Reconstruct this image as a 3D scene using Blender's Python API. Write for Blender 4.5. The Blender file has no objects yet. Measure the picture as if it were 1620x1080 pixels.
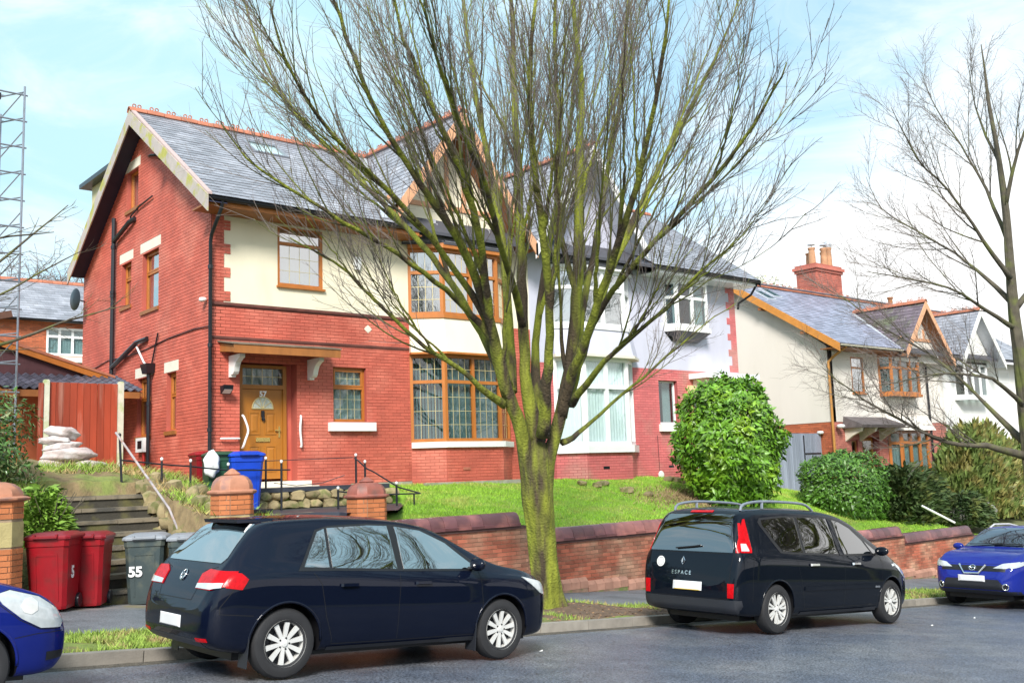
import bpy, bmesh, math, random
from mathutils import Vector, Matrix
from mathutils.bvhtree import BVHTree
random.seed(7)
R = math.radians
sc = bpy.context.scene
COL = sc.collection

# ------------------------------------------------------------------ camera, sky, sun, exposure
cam_d = bpy.data.cameras.new('camera'); cam = bpy.data.objects.new('camera', cam_d); COL.objects.link(cam)
YAW, PITCH, ROLL = 0.70242369, 0.12893616, -0.03426405
_F = Vector((math.sin(YAW)*math.cos(PITCH), math.cos(YAW)*math.cos(PITCH), math.sin(PITCH)))
_r = Vector((math.cos(YAW), -math.sin(YAW), 0)); _u = _r.cross(_F)
_r2 = _r*math.cos(ROLL)+_u*math.sin(ROLL); _u2 = -_r*math.sin(ROLL)+_u*math.cos(ROLL)
cam.matrix_world = Matrix(((_r2.x,_u2.x,-_F.x,0),(_r2.y,_u2.y,-_F.y,0),(_r2.z,_u2.z,-_F.z,0),(0,0,0,1)))
cam_d.sensor_width = 36; cam_d.lens = 36*1594.4/1620; cam_d.clip_start = .1; cam_d.clip_end = 3000
sc.camera = cam

SUN_EL, SUN_AZ = 38.0, 222.0        # degrees; azimuth clockwise from +Y: behind the camera, to its left
sd = Vector((math.sin(R(SUN_AZ))*math.cos(R(SUN_EL)), math.cos(R(SUN_AZ))*math.cos(R(SUN_EL)), math.sin(R(SUN_EL))))
sun_d = bpy.data.lights.new('sun', 'SUN'); sun = bpy.data.objects.new('sun', sun_d); COL.objects.link(sun)
sun_d.energy = 2.8; sun_d.angle = R(16); sun_d.color = (1, .96, .9)
sun.rotation_euler = sd.to_track_quat('Z', 'Y').to_euler()
sun.location = sd*60

world = bpy.data.worlds.new('World'); sc.world = world; world.use_nodes = True
wn, wl = world.node_tree.nodes, world.node_tree.links
for n in list(wn): wn.remove(n)
def N(t, **k):
    n = wn.new(t)
    for a, b in k.items(): setattr(n, a, b)
    return n
out = N('ShaderNodeOutputWorld'); bg = N('ShaderNodeBackground'); wl.new(bg.outputs[0], out.inputs[0])
sky = N('ShaderNodeTexSky', sky_type='NISHITA'); sky.sun_disc = False
sky.sun_elevation = R(SUN_EL); sky.sun_rotation = R(SUN_AZ); sky.dust_density = 1.2; sky.ozone_density = 1.0
bg.inputs['Strength'].default_value = 0.12
tc = N('ShaderNodeTexCoord'); sep = N('ShaderNodeSeparateXYZ'); wl.new(tc.outputs['Generated'], sep.inputs[0])
mp = N('ShaderNodeMapping'); mp.inputs['Scale'].default_value = (1, 1, 2.6); wl.new(tc.outputs['Generated'], mp.inputs[0])
nz = N('ShaderNodeTexNoise'); nz.inputs['Scale'].default_value = 2.1; nz.inputs['Detail'].default_value = 7; nz.inputs['Roughness'].default_value = .52
wl.new(mp.outputs[0], nz.inputs['Vector'])
nz2 = N('ShaderNodeTexNoise'); nz2.inputs['Scale'].default_value = 1.1; nz2.inputs['Detail'].default_value = 3; wl.new(tc.outputs['Generated'], nz2.inputs['Vector'])
def M(op, a, b, clamp=False):
    m = N('ShaderNodeMath', operation=op); m.use_clamp = clamp
    for i, v in enumerate((a, b)):
        if isinstance(v, (int, float)): m.inputs[i].default_value = v
        else: wl.new(v, m.inputs[i])
    return m.outputs[0]
# a broad bank of bright cloud low in the east (the right of the view), thin veil elsewhere
azi = M('ADD', M('MULTIPLY', sep.outputs['X'], .24), M('MULTIPLY', sep.outputs['Y'], -.16))
bank = M('ADD', azi, M('MULTIPLY', sep.outputs['Z'], -1.0))
bank = M('ADD', bank, M('MULTIPLY', M('SUBTRACT', nz.outputs['Fac'], .5), .30))
mr = N('ShaderNodeMapRange'); mr.interpolation_type = 'SMOOTHSTEP'; wl.new(bank, mr.inputs[0])
mr.inputs[1].default_value = -.205; mr.inputs[2].default_value = -.085
veil = N('ShaderNodeMapRange'); veil.interpolation_type = 'SMOOTHSTEP'; wl.new(nz2.outputs['Fac'], veil.inputs[0])
veil.inputs[1].default_value = .35; veil.inputs[2].default_value = .75; veil.inputs[3].default_value = .55; veil.inputs[4].default_value = .95
hs = N('ShaderNodeHueSaturation'); hs.inputs['Saturation'].default_value = 1.1; wl.new(sky.outputs[0], hs.inputs['Color'])
mix = N('ShaderNodeMixRGB'); wl.new(veil.outputs[0], mix.inputs[0]); wl.new(hs.outputs[0], mix.inputs[1]); mix.inputs[2].default_value = (2.7, 4.15, 4.7, 1)
mix2 = N('ShaderNodeMixRGB'); wl.new(mr.outputs[0], mix2.inputs[0]); wl.new(mix.outputs[0], mix2.inputs[1]); mix2.inputs[2].default_value = (5.6, 5.6, 5.6, 1)
nz3 = N('ShaderNodeTexNoise'); nz3.inputs['Scale'].default_value = 4.2; nz3.inputs['Detail'].default_value = 8; nz3.inputs['Roughness'].default_value = .6; nz3.inputs['Distortion'].default_value = .6; wl.new(mp.outputs[0], nz3.inputs['Vector'])
wsp = N('ShaderNodeMapRange'); wsp.interpolation_type = 'SMOOTHSTEP'; wl.new(nz3.outputs['Fac'], wsp.inputs[0]); wsp.inputs[1].default_value = .46; wsp.inputs[2].default_value = .74; wsp.inputs[4].default_value = .62
mix3 = N('ShaderNodeMixRGB'); wl.new(wsp.outputs[0], mix3.inputs[0]); wl.new(mix2.outputs[0], mix3.inputs[1]); mix3.inputs[2].default_value = (5.0, 5.2, 5.3, 1)
wl.new(mix3.outputs[0], bg.inputs['Color'])

vs = sc.view_settings; vs.view_transform = 'Standard'; vs.look = 'None'; vs.gamma = 1; vs.use_curve_mapping = False
vs.exposure = 1.0
sc.cycles.max_bounces = 6; sc.cycles.transparent_max_bounces = 12

# ------------------------------------------------------------------ mesh builder
class MB:
    def __init__(s): s.v = []; s.f = []; s.m = []
    def add(s, vs, fs, mi=0):
        b = len(s.v); s.v.extend([tuple(p) for p in vs]); s.f.extend([tuple(i+b for i in f) for f in fs]); s.m.extend([mi]*len(fs)); return s
    def hexa(s, p, mi=0):   # p: 4 bottom, 4 top, ccw
        return s.add(p, [(3,2,1,0),(4,5,6,7),(0,1,5,4),(1,2,6,5),(2,3,7,6),(3,0,4,7)], mi)
    def box(s, x0, x1, y0, y1, z0, z1, mi=0):
        return s.hexa([(x0,y0,z0),(x1,y0,z0),(x1,y1,z0),(x0,y1,z0),(x0,y0,z1),(x1,y0,z1),(x1,y1,z1),(x0,y1,z1)], mi)
    def obox(s, o, ux, un, u0, u1, d0, d1, z0, z1, mi=0):   # oriented box: o origin, ux along, un outward
        o = Vector(o); ux = Vector(ux); un = Vector(un); Z = Vector((0,0,1))
        P = lambda u, d, z: o+ux*u+un*d+Z*z
        return s.hexa([P(u0,d1,z0),P(u1,d1,z0),P(u1,d0,z0),P(u0,d0,z0),P(u0,d1,z1),P(u1,d1,z1),P(u1,d0,z1),P(u0,d0,z1)], mi)
    def prism(s, poly, vec, mi=0):   # poly: 3D points, extruded by vec
        n = len(poly); v = Vector(vec); a = [Vector(p) for p in poly]
        s.add(a+[p+v for p in a], [tuple(range(n-1,-1,-1)), tuple(range(n,2*n))]+[(i,(i+1)%n,n+(i+1)%n,n+i) for i in range(n)], mi); return s
    def bar(s, p0, p1, w, h, up=(0,0,1), mi=0):   # rectangular bar
        p0 = Vector(p0); p1 = Vector(p1); d = (p1-p0).normalized(); up = Vector(up)
        a = d.cross(up); 
        if a.length < 1e-4: a = d.cross(Vector((1,0,0)))
        a.normalize(); b = a.cross(d).normalized(); a = a*w/2; b = b*h/2
        return s.hexa([p0-a-b,p0+a-b,p1+a-b,p1-a-b,p0-a+b,p0+a+b,p1+a+b,p1-a+b], mi)
    def tube(s, pts, rad, n=6, cap=True, mi=0):
        pts = [Vector(p) for p in pts]
        if isinstance(rad, (int, float)): rad = [rad]*len(pts)
        b = len(s.v); t = (pts[1]-pts[0]).normalized()
        ref = Vector((0,0,1)) if abs(t.z) < .9 else Vector((1,0,0)); a = t.cross(ref).normalized()
        cs = [(math.cos(2*math.pi*k/n), math.sin(2*math.pi*k/n)) for k in range(n)]
        for i, p in enumerate(pts):
            if i < len(pts)-1: t2 = (pts[i+1]-p)
            else: t2 = p-pts[i-1]
            if i: t2 = t2.normalized()+(p-pts[i-1]).normalized()
            if t2.length > 1e-9: t = t2.normalized()
            a = a-t*a.dot(t)
            if a.length < 1e-6: a = t.orthogonal()
            a.normalize(); c = t.cross(a); r = rad[i]
            for x, y in cs: q = p+(a*x+c*y)*r; s.v.append((q.x,q.y,q.z))
        for i in range(len(pts)-1):
            o = b+i*n
            for k in range(n): s.f.append((o+k,o+(k+1)%n,o+n+(k+1)%n,o+n+k)); s.m.append(mi)
        if cap:
            s.f.append(tuple(b+k for k in range(n-1,-1,-1))); e = b+(len(pts)-1)*n; s.f.append(tuple(e+k for k in range(n))); s.m += [mi,mi]
        return s
    def lathe(s, prof, o=(0,0,0), axis='z', n=16, mi=0, sy=1.0, cap=True):   # prof: (r, h) list
        b = len(s.v); o = Vector(o)
        for r, h in prof:
            for k in range(n):
                c, d = math.cos(2*math.pi*k/n)*r, math.sin(2*math.pi*k/n)*r*sy
                if axis == 'z': q = (o.x+c, o.y+d, o.z+h)
                elif axis == 'y': q = (o.x+c, o.y+h, o.z-d)
                else: q = (o.x+h, o.y+c, o.z+d)
                s.v.append(q)
        for i in range(len(prof)-1):
            for k in range(n): s.f.append((b+i*n+k,b+i*n+(k+1)%n,b+(i+1)*n+(k+1)%n,b+(i+1)*n+k)); s.m.append(mi)
        if not cap: return s
        if prof[0][0] > 1e-4: s.f.append(tuple(b+k for k in range(n-1,-1,-1))); s.m.append(mi)
        if prof[-1][0] > 1e-4: e = b+(len(prof)-1)*n; s.f.append(tuple(e+k for k in range(n))); s.m.append(mi)
        return s
    def mesh(s, name, mats, smooth=False, off=(0,0,0)):
        me = bpy.data.meshes.new(name); ox, oy, oz = off
        me.from_pydata([(x-ox,y-oy,z-oz) for x, y, z in s.v] if any(off) else s.v, [], s.f)
        for m in (mats if isinstance(mats, (list, tuple)) else [mats]): me.materials.append(m)
        if isinstance(mats, (list, tuple)) and len(mats) > 1: me.polygons.foreach_set('material_index', s.m)
        if smooth:
            me.shade_smooth()
            if smooth is not True: me.set_sharp_from_angle(angle=R(smooth))
        me.update(); return me

ORG = {}
def reg(o, parent, org):
    COL.objects.link(o); ORG[o.name] = Vector(org)
    if parent is not None:
        o.parent = parent; o.location = Vector(org)-ORG[parent.name]
    else: o.location = org
    return o
def centre(v):
    xs = [p[0] for p in v]; ys = [p[1] for p in v]; zs = [p[2] for p in v]
    return ((min(xs)+max(xs))/2, (min(ys)+max(ys))/2, (min(zs)+max(zs))/2)
def obj(name, mb, mats, parent=None, smooth=False, kind=None, label=None):
    if not mb.v: return None
    c = centre(mb.v); o = bpy.data.objects.new(name, mb.mesh(name, mats, smooth, c)); reg(o, parent, c)
    if kind: o['kind'] = kind
    if label: o['label'] = label
    return o
def inst(name, me, parent, loc, rot=None, scale=None):
    o = bpy.data.objects.new(name, me); reg(o, parent, loc)
    if rot: o.rotation_euler = rot
    if scale: o.scale = scale
    return o
def tag(o, label, cat, group=None):
    o['label'] = label; o['category'] = cat
    if group: o['group'] = group
    return o
def thing(name, label, cat, loc=(0,0,0), rot=(0,0,0), group=None, local=False):
    o = bpy.data.objects.new(name, None); COL.objects.link(o); o.location = loc; o.rotation_euler = rot
    o.empty_display_size = .2
    ORG[o.name] = Vector((0,0,0)) if local else Vector(loc)
    return tag(o, label, cat, group)
def copy_tree(o, parent=None):
    c = o.copy(); COL.objects.link(c); c.parent = parent
    for ch in o.children: copy_tree(ch, c)
    return c
def L3(a, b, t): return a+(b-a)*t
def interp(x, tab):
    if x <= tab[0][0]: return tab[0][1]
    for (a, b), (c, d) in zip(tab, tab[1:]):
        if x <= c: return b+(d-b)*(x-a)/(c-a)
    return tab[-1][1]

def smooth_path(pts):   # Catmull-Rom through (x,y,z,r)
    P = [Vector(p[:3]) for p in pts]; Rr = [p[3] for p in pts]; o = []; rr = []
    for i in range(len(P)-1):
        a = P[max(0,i-1)]; b_ = P[i]; c = P[i+1]; d = P[min(len(P)-1,i+2)]
        for k in range(3):
            t = k/3; o.append(.5*((2*b_)+(c-a)*t+(2*a-5*b_+4*c-d)*t*t+(3*b_-a-3*c+d)*t**3)); rr.append(L3(Rr[i],Rr[i+1],t))
    o.append(P[-1]); rr.append(Rr[-1]); return o, rr

# ------------------------------------------------------------------ materials
def mat(name, base, rough=.7, var=.12, scale=3., bump=0., bscale=40., metal=0., coat=0., piece=0., spec=.5,
        tint=None, tscale=1.2, tlo=.5, thi=.65, streak=0., detail=4., crough=.05, speck=0., sscale=70.):
    """base colour + noise variation in world space, per-piece variation, optional second tint in patches, bump"""
    m = bpy.data.materials.new(name); m.use_nodes = True; nt = m.node_tree; n = nt.nodes; l = nt.links
    p = n['Principled BSDF']; p.inputs['Roughness'].default_value = rough; p.inputs['Metallic'].default_value = metal
    p.inputs['Specular IOR Level'].default_value = spec
    p.inputs['Coat Weight'].default_value = coat; p.inputs['Coat Roughness'].default_value = crough
    geo = n.new('ShaderNodeNewGeometry'); pos = geo.outputs['Position']
    if streak:
        mpn = n.new('ShaderNodeMapping'); mpn.inputs['Scale'].default_value = (1,1,streak); l.new(pos, mpn.inputs[0]); pos2 = mpn.outputs[0]
    else: pos2 = pos
    col = None
    def rgb(c):
        r = n.new('ShaderNodeRGB'); r.outputs[0].default_value = (*c, 1); return r.outputs[0]
    col = rgb(base)
    if tint:
        tn = n.new('ShaderNodeTexNoise'); tn.inputs['Scale'].default_value = tscale; tn.inputs['Detail'].default_value = 5; l.new(pos2, tn.inputs['Vector'])
        r = n.new('ShaderNodeMapRange'); r.inputs[1].default_value = tlo; r.inputs[2].default_value = thi; l.new(tn.outputs['Fac'], r.inputs[0])
        mx = n.new('ShaderNodeMixRGB'); l.new(r.outputs[0], mx.inputs[0]); l.new(col, mx.inputs[1]); mx.inputs[2].default_value = (*tint, 1); col = mx.outputs[0]
    fac = None
    if var:
        t = n.new('ShaderNodeTexNoise'); t.inputs['Scale'].default_value = scale; t.inputs['Detail'].default_value = detail; l.new(pos2, t.inputs['Vector'])
        r = n.new('ShaderNodeMapRange'); r.inputs[1].default_value = .28; r.inputs[2].default_value = .72
        r.inputs[3].default_value = 1-var; r.inputs[4].default_value = 1+var; l.new(t.outputs['Fac'], r.inputs[0]); fac = r.outputs[0]
    if piece:
        oi = n.new('ShaderNodeObjectInfo'); ad = n.new('ShaderNodeMath'); ad.operation = 'ADD'; l.new(oi.outputs['Random'], ad.inputs[0]); l.new(geo.outputs['Random Per Island'], ad.inputs[1])
        fr = n.new('ShaderNodeMath'); fr.operation = 'FRACT'; l.new(ad.outputs[0], fr.inputs[0])
        r = n.new('ShaderNodeMapRange'); r.inputs[3].default_value = 1-piece; r.inputs[4].default_value = 1+piece; l.new(fr.outputs[0], r.inputs[0])
        if fac is None: fac = r.outputs[0]
        else:
            mu = n.new('ShaderNodeMath'); mu.operation = 'MULTIPLY'; l.new(fac, mu.inputs[0]); l.new(r.outputs[0], mu.inputs[1]); fac = mu.outputs[0]
    if speck:
        t = n.new('ShaderNodeTexNoise'); t.inputs['Scale'].default_value = sscale; t.inputs['Detail'].default_value = 1; l.new(pos, t.inputs['Vector'])
        r = n.new('ShaderNodeMapRange'); r.inputs[1].default_value = .36; r.inputs[2].default_value = .64; r.inputs[3].default_value = 1-speck; r.inputs[4].default_value = 1+speck; l.new(t.outputs['Fac'], r.inputs[0])
        if fac is None: fac = r.outputs[0]
        else:
            mu = n.new('ShaderNodeMath'); mu.operation = 'MULTIPLY'; l.new(fac, mu.inputs[0]); l.new(r.outputs[0], mu.inputs[1]); fac = mu.outputs[0]
    if fac is not None:
        vm = n.new('ShaderNodeVectorMath'); vm.operation = 'SCALE'; l.new(col, vm.inputs[0]); l.new(fac, vm.inputs['Scale']); col = vm.outputs[0]
    l.new(col, p.inputs['Base Color'])
    if bump:
        b = n.new('ShaderNodeBump'); b.inputs['Strength'].default_value = 1; b.inputs['Distance'].default_value = bump
        t = n.new('ShaderNodeTexNoise'); t.inputs['Scale'].default_value = bscale; t.inputs['Detail'].default_value = 3; l.new(pos, t.inputs['Vector'])
        l.new(t.outputs['Fac'], b.inputs['Height']); l.new(b.outputs[0], p.inputs['Normal'])
    return m
def glassmat(name, tintc=(.55,.62,.62), dark=.0, bumpd=.003):
    m = bpy.data.materials.new(name); m.use_nodes = True; nt = m.node_tree; n = nt.nodes; l = nt.links
    for x in list(n): n.remove(x)
    o = n.new('ShaderNodeOutputMaterial'); tr = n.new('ShaderNodeBsdfTransparent'); tr.inputs[0].default_value = (*tintc, 1)
    gl = n.new('ShaderNodeBsdfGlossy'); gl.inputs['Roughness'].default_value = .015; gl.inputs[0].default_value = (1,1,1,1)
    fr = n.new('ShaderNodeLayerWeight'); fr.inputs[0].default_value = .5
    pw = n.new('ShaderNodeMath'); pw.operation = 'POWER'; pw.inputs[1].default_value = 4.0; l.new(fr.outputs['Facing'], pw.inputs[0])
    mr_ = n.new('ShaderNodeMapRange'); mr_.inputs[3].default_value = .07+dark; mr_.inputs[4].default_value = 1.0; l.new(pw.outputs[0], mr_.inputs[0])
    gb = n.new('ShaderNodeNewGeometry'); iv = n.new('ShaderNodeMath'); iv.operation = 'SUBTRACT'; iv.inputs[0].default_value = 1; l.new(gb.outputs['Backfacing'], iv.inputs[1])
    ml = n.new('ShaderNodeMath'); ml.operation = 'MULTIPLY'; l.new(mr_.outputs[0], ml.inputs[0]); l.new(iv.outputs[0], ml.inputs[1])
    mx = n.new('ShaderNodeMixShader'); l.new(ml.outputs[0], mx.inputs[0]); l.new(tr.outputs[0], mx.inputs[1]); l.new(gl.outputs[0], mx.inputs[2]); l.new(mx.outputs[0], o.inputs[0])
    nz_ = n.new('ShaderNodeTexNoise'); nz_.inputs['Scale'].default_value = 1.6; ge = n.new('ShaderNodeNewGeometry'); l.new(ge.outputs['Position'], nz_.inputs['Vector'])
    bp = n.new('ShaderNodeBump'); bp.inputs['Distance'].default_value = bumpd; l.new(nz_.outputs['Fac'], bp.inputs['Height']); l.new(bp.outputs[0], gl.inputs['Normal'])
    return m
MT = {}
MT['brick1'] = mat('red_painted_brick', (.54,.118,.078), .62, .14, 1.6, .0015, 60, piece=.10, tint=(.57,.16,.11), tscale=.8)
MT['mortar1'] = mat('painted_joint', (.38,.085,.06), .8, .12, 2)
MT['brick2'] = mat('pink_painted_brick', (.60,.15,.15), .6, .12, 1.2, .0015, 60, piece=.09, tint=(.52,.22,.19), tscale=.9)
MT['mortar2'] = mat('pink_joint', (.36,.08,.08), .8, .1, 2)
MT['brick3'] = mat('orange_brick', (.46,.125,.055), .8, .14, 2, .002, 60, piece=.22)
MT['mortar3'] = mat('brown_mortar', (.24,.15,.10), .9, .15, 3)
MT['brickw'] = mat('weathered_red_brick', (.36,.105,.06), .85, .2, 2.2, .003, 50, piece=.3, tint=(.42,.27,.18), tscale=1.3, tlo=.42, thi=.7)
MT['mortarw'] = mat('grey_brown_mortar', (.30,.22,.15), .95, .2, 5, .003, 60)
MT['cream'] = mat('cream_render', (.80,.73,.56), .85, .06, 1.4, .002, 45, tint=(.66,.60,.46), tscale=1.1, tlo=.55, thi=.85, streak=.3)
MT['greyr'] = mat('pale_grey_render', (.54,.54,.64), .85, .05, 1.2, .003, 45, tint=(.46,.46,.53), tscale=1.0, tlo=.5, thi=.8, streak=.3)
MT['whiter'] = mat('off_white_render', (.72,.67,.61), .85, .04, .9, .002, 45, tint=(.62,.57,.50), tscale=.8, tlo=.5, thi=.8, streak=.3)
MT['wood'] = mat('orange_oak_frame', (.44,.145,.024), .42, .14, 6, streak=.2)
MT['wooddoor'] = mat('golden_oak_door', (.38,.145,.018), .4, .1, 7, streak=.15)
MT['brownw'] = mat('brown_stained_timber', (.30,.11,.03), .5, .15, 6)
MT['upvc'] = mat('white_plastic', (.82,.82,.82), .3, .03, 2)
MT['stonew'] = mat('white_painted_stone', (.80,.79,.76), .6, .04, 3)
MT['stonec'] = mat('cream_stone', (.72,.67,.56), .7, .07, 4)
MT['slate'] = mat('slate', (.27,.272,.305), .42, .15, 2.5, .002, 30, piece=.2, tint=(.36,.36,.395), tscale=.7)
MT['slated'] = mat('purple_brown_tile', (.15,.115,.135), .55, .15, 2.5, .002, 30, piece=.25, tint=(.13,.14,.08), tscale=1.5)
MT['underlay'] = mat('roof_boarding', (.07,.07,.085), .8, .1, 3)
MT['ridge'] = mat('terracotta_ridge', (.42,.15,.085), .75, .16, 4, .003, 40, piece=.12)
MT['black'] = mat('black_plastic', (.012,.013,.018), .3, .1, 4)
MT['iron'] = mat('black_painted_iron', (.014,.015,.02), .35, .2, 12)
MT['soffit'] = mat('dark_navy_soffit', (.02,.022,.05), .6, .1, 3)
MT['barge'] = mat('mossy_white_bargeboard', (.45,.39,.36), .7, .1, 4, tint=(.40,.38,.09), tscale=2.6, tlo=.48, thi=.6)
MT['bargew'] = mat('white_bargeboard', (.74,.72,.72), .6, .06, 3)
MT['bargeo'] = mat('faded_orange_bargeboard', (.66,.34,.19), .6, .14, 5)
MT['lead'] = mat('lead_flashing', (.55,.57,.62), .4, .1, 6, metal=.3)
MT['brass'] = mat('brass', (.75,.55,.2), .25, .06, 8, metal=.9)
MT['curtain'] = mat('white_net_curtain', (.86,.88,.88), .9, .06, 6)
MT['blind'] = mat('pale_vertical_blind', (.42,.52,.54), .8, .06, 6)
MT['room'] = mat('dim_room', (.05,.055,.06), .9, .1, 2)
MT['glass'] = glassmat('window_glass', (.62,.70,.70), .05)
MT['glassm'] = glassmat('mirror_bright_glass', (.55,.6,.6), .42)
MT['glassn'] = glassmat('clear_window_glass', (.88,.93,.93), .06)
MT['leadbar'] = mat('gold_glazing_bar', (.62,.52,.26), .35, .06, 8, metal=.2)
# ------------------------------------------------------------------ ground, road, pavement
def rz(x): return -1.5-.0717*max(-45, min(70, x))
BASE = [(-60,.9),(3,.42),(6.5,.40),(8.6,.05),(9,-.17),(13,-.22),(22,-.27),(26,-.5),(29,-.9),(31.5,-1.45),(40,-1.9),(50,-2.5),(80,-4.5)]
FRONT = [(-60,1.2),(3.4,-.30),(6.9,-.60),(9.4,-.87),(12.4,-.89),(12.8,-1.2),(17.7,-1.23),(18.2,-1.56),(20.8,-1.59),(21.3,-1.92),(26,-1.94),(26.4,-2.14),(30,-2.16),(30.4,-2.46),(35.4,-2.5),(36,-2.88),(40,-3.0),(80,-5.8)]
def gz(x, y):
    t = max(0, min(1, (y-14.85)/5.4)); t = t*t*(3-2*t)*.5+t*.5
    z = L3(interp(x, FRONT), interp(x, BASE), t)
    if 4.7 < x < 6.55 and y < 18.15:        # trench of the stair to the left garden
        z = min(z, L3(-2.0, -.5, max(0, min(1, (y-15.3)/2.7))))
    elif 3.55 < x < 5.3 and y < 16.3: z = min(z, L3(-2.1, z, max(0, (y-15.5)/.8)))
    if 7.85 < x < 9.9+(y-15)*.72 and y < 19.0: z = -.60 if x > 9.2 or y > 16.2 else L3(-2.2, -.62, max(0,(y-15)/1.2))     # sunken asphalt path behind the piers
    elif x < 12.3 and x > 8.2 and y >= 19.0: z = -.17
    z += .03*math.sin(x*1.7+y)*math.sin(y*2.3) if x > 12.3 and y < 20 else 0
    return z
MT['asphalt'] = mat('wet_asphalt', (.10,.115,.15), .34, .2, 3, .016, 60, tint=(.17,.175,.19), tscale=.8, tlo=.42, thi=.7, detail=9, speck=.5, sscale=42)
MT['pave'] = mat('footway_asphalt', (.15,.16,.175), .6, .14, 3, .006, 60, tint=(.10,.11,.12), tscale=1.2, speck=.3, sscale=50)
MT['path'] = mat('dark_path', (.035,.04,.055), .45, .2, 3, .002, 80)
MT['kerb'] = mat('kerb_stone', (.27,.245,.21), .8, .2, 6, .004, 60, piece=.14)
MT['soil'] = mat('bare_soil', (.13,.085,.055), .95, .3, 6, .02, 25)
MT['turf'] = mat('mown_turf', (.20,.36,.030), .9, .2, 5, .02, 40, tint=(.30,.36,.07), tscale=1.4, tlo=.48, thi=.68)
MT['vturf'] = mat('rough_verge_turf', (.17,.22,.045), .95, .25, 9, .02, 40, tint=(.16,.11,.06), tscale=2.2, tlo=.45, thi=.6)
MT['blade'] = mat('grass_blade', (.27,.47,.035), .7, .2, 2, piece=.4, tint=(.40,.44,.09), tscale=1.1, tlo=.5, thi=.62)
MT['bladed'] = mat('dry_grass_blade', (.42,.30,.13), .8, .2, 3, piece=.35, tint=(.24,.36,.05), tscale=1.5, tlo=.46, thi=.52)
MT['earth'] = mat('rough_ground', (.16,.17,.07), .95, .2, .5, .02, 8)

def sheet(name, xs, ys, zf, m, smooth=True):
    b = MB(); nx, ny = len(xs), len(ys)
    b.v = [(x, y, zf(x, y)) for y in ys for x in xs]
    b.f = [(j*nx+i, j*nx+i+1, (j+1)*nx+i+1, (j+1)*nx+i) for j in range(ny-1) for i in range(nx-1)]; b.m = [0]*len(b.f)
    o = obj(name, b, m, smooth=smooth); o['kind'] = 'structure'; return o
def rng(a, b, s):
    n = max(1, round((b-a)/s)); return [a+(b-a)*i/n for i in range(n+1)]
XF = [-1500,-600,-250,-120,-70]+rng(-50,-5,5)+rng(-4,40,.5)+rng(42,70,3)+[90,130,250,600,1500]
def ground_z(x, y):
    if y < 14.7: return rz(x)-.06
    z = gz(x, min(y, 20.5))-(.6 if 2 < x < 31.5 and y < 20.6 else 0)
    if y > 20.5:
        t = min(1, (y-20.5)/6); z = L3(z, max(z, interp(x, [(-60,1.0),(8,.45),(28,-.2),(34,-1.0),(60,-3.4)])), t) if (x < 8.9 or 27 < x < 32.4 or y > 30) else z-.05
    return z
sheet('ground', XF, [-1500,-500,-150,-60,-30]+rng(-20,14,2)+[14.68,14.7001]+rng(14.85,20.6,.23)+rng(21,34,1)+[40,60,100,250,600,1500], ground_z, MT['earth'])
sheet('road', [-300,-100]+rng(-46,70,4)+[100,300], [1.2]+rng(2,10.6,.8), lambda x, y: rz(x)-.012+.03*(1-((y-5.8)/4.8)**2)*1.0, MT['asphalt'])
# kerb stones: one object each near the camera
kb = MB().box(-.445,.445,-.075,.075,-.16,.0); 
kme = kb.mesh('kerb_stone', MT['kerb'])
kroot = thing('kerb', 'weathered stone kerb along the far side of the road', 'kerb', (2,10.66,rz(2)))
for i in range(72):
    x = -6+i*.9+.45
    inst('kerb_stone', kme, kroot, (x, 10.66+random.uniform(-.004,.004), rz(x)+.115+random.uniform(-.006,.004)), rot=(0, math.atan(.0717), random.uniform(-.006,.006)))
kroot2 = None
pv = lambda x, y: rz(x)+.105+.02*(y-12.4)
sheet('pavement', rng(-46,70,2), [12.35,13.4,14.72], pv, MT['pave'])
def verge_z(x, y): return rz(x)+.10+.022*math.sin(x*3.1+y*5)*math.sin(y*4.3+x)+(.10*math.exp(-((x-11.35)**2+(y-12.0)**2)/.5))
sheet('verge', rng(-10,55,.22), rng(10.73,12.4,.16), lambda x, y: verge_z(x, y) if 10.8<y<12.3 else rz(x)+.095, MT['vturf'])
# entrance paving in front of the left stair
sheet('entrance_paving', rng(3.9,7.1,.4), rng(14.6,15.4,.2), lambda x, y: rz(x)+.15+.0*(y), mat('worn_flags', (.20,.19,.19), .6, .2, 3, .004, 30, tint=(.22,.19,.11), tscale=2))
# lawn, garden bank and paths
def lz(x, y): return gz(x, y) if x > 9.9+(y-15)*.72 or y > 19 else -.75
sheet('lawn', rng(9.5,32,.2), rng(14.8,20.45,.19), lambda x, y: lz(x, y)+.012, MT['turf'])
MT['bank'] = mat('dry_bank_earth', (.21,.15,.075), .95, .3, 5, .03, 20, tint=(.17,.20,.05), tscale=1.6, tlo=.45, thi=.58)
sheet('garden_bank', rng(1.5,9.5,.1), rng(14.86,20.6,.11), lambda x, y: gz(x, y)+(.03*math.sin(x*9+y*4)*math.sin(y*7-x*3) if x < 7.8 else 0), MT['bank'])
PB = lambda y: 9.95+(y-15)*.72
gp_ = MB(); ysn = [15.0,15.6,16.15,17,18,18.98]
for y in ysn: gp_.v += [(L3(7.9,PB(y),u/6), y, -.585 if y > 16 or u > 2 else -2.3) for u in range(7)]
gp_.f = [(j*7+i, j*7+i+1, (j+1)*7+i+1, (j+1)*7+i) for j in range(5) for i in range(6)]; gp_.m = [0]*len(gp_.f)
obj('garden_path', gp_, MT['path'], kind='structure')
sheet('landing_path', rng(8.0,12.3,.5), [19.0,19.6,20.45], lambda x, y: -.150, MT['path'])

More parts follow.
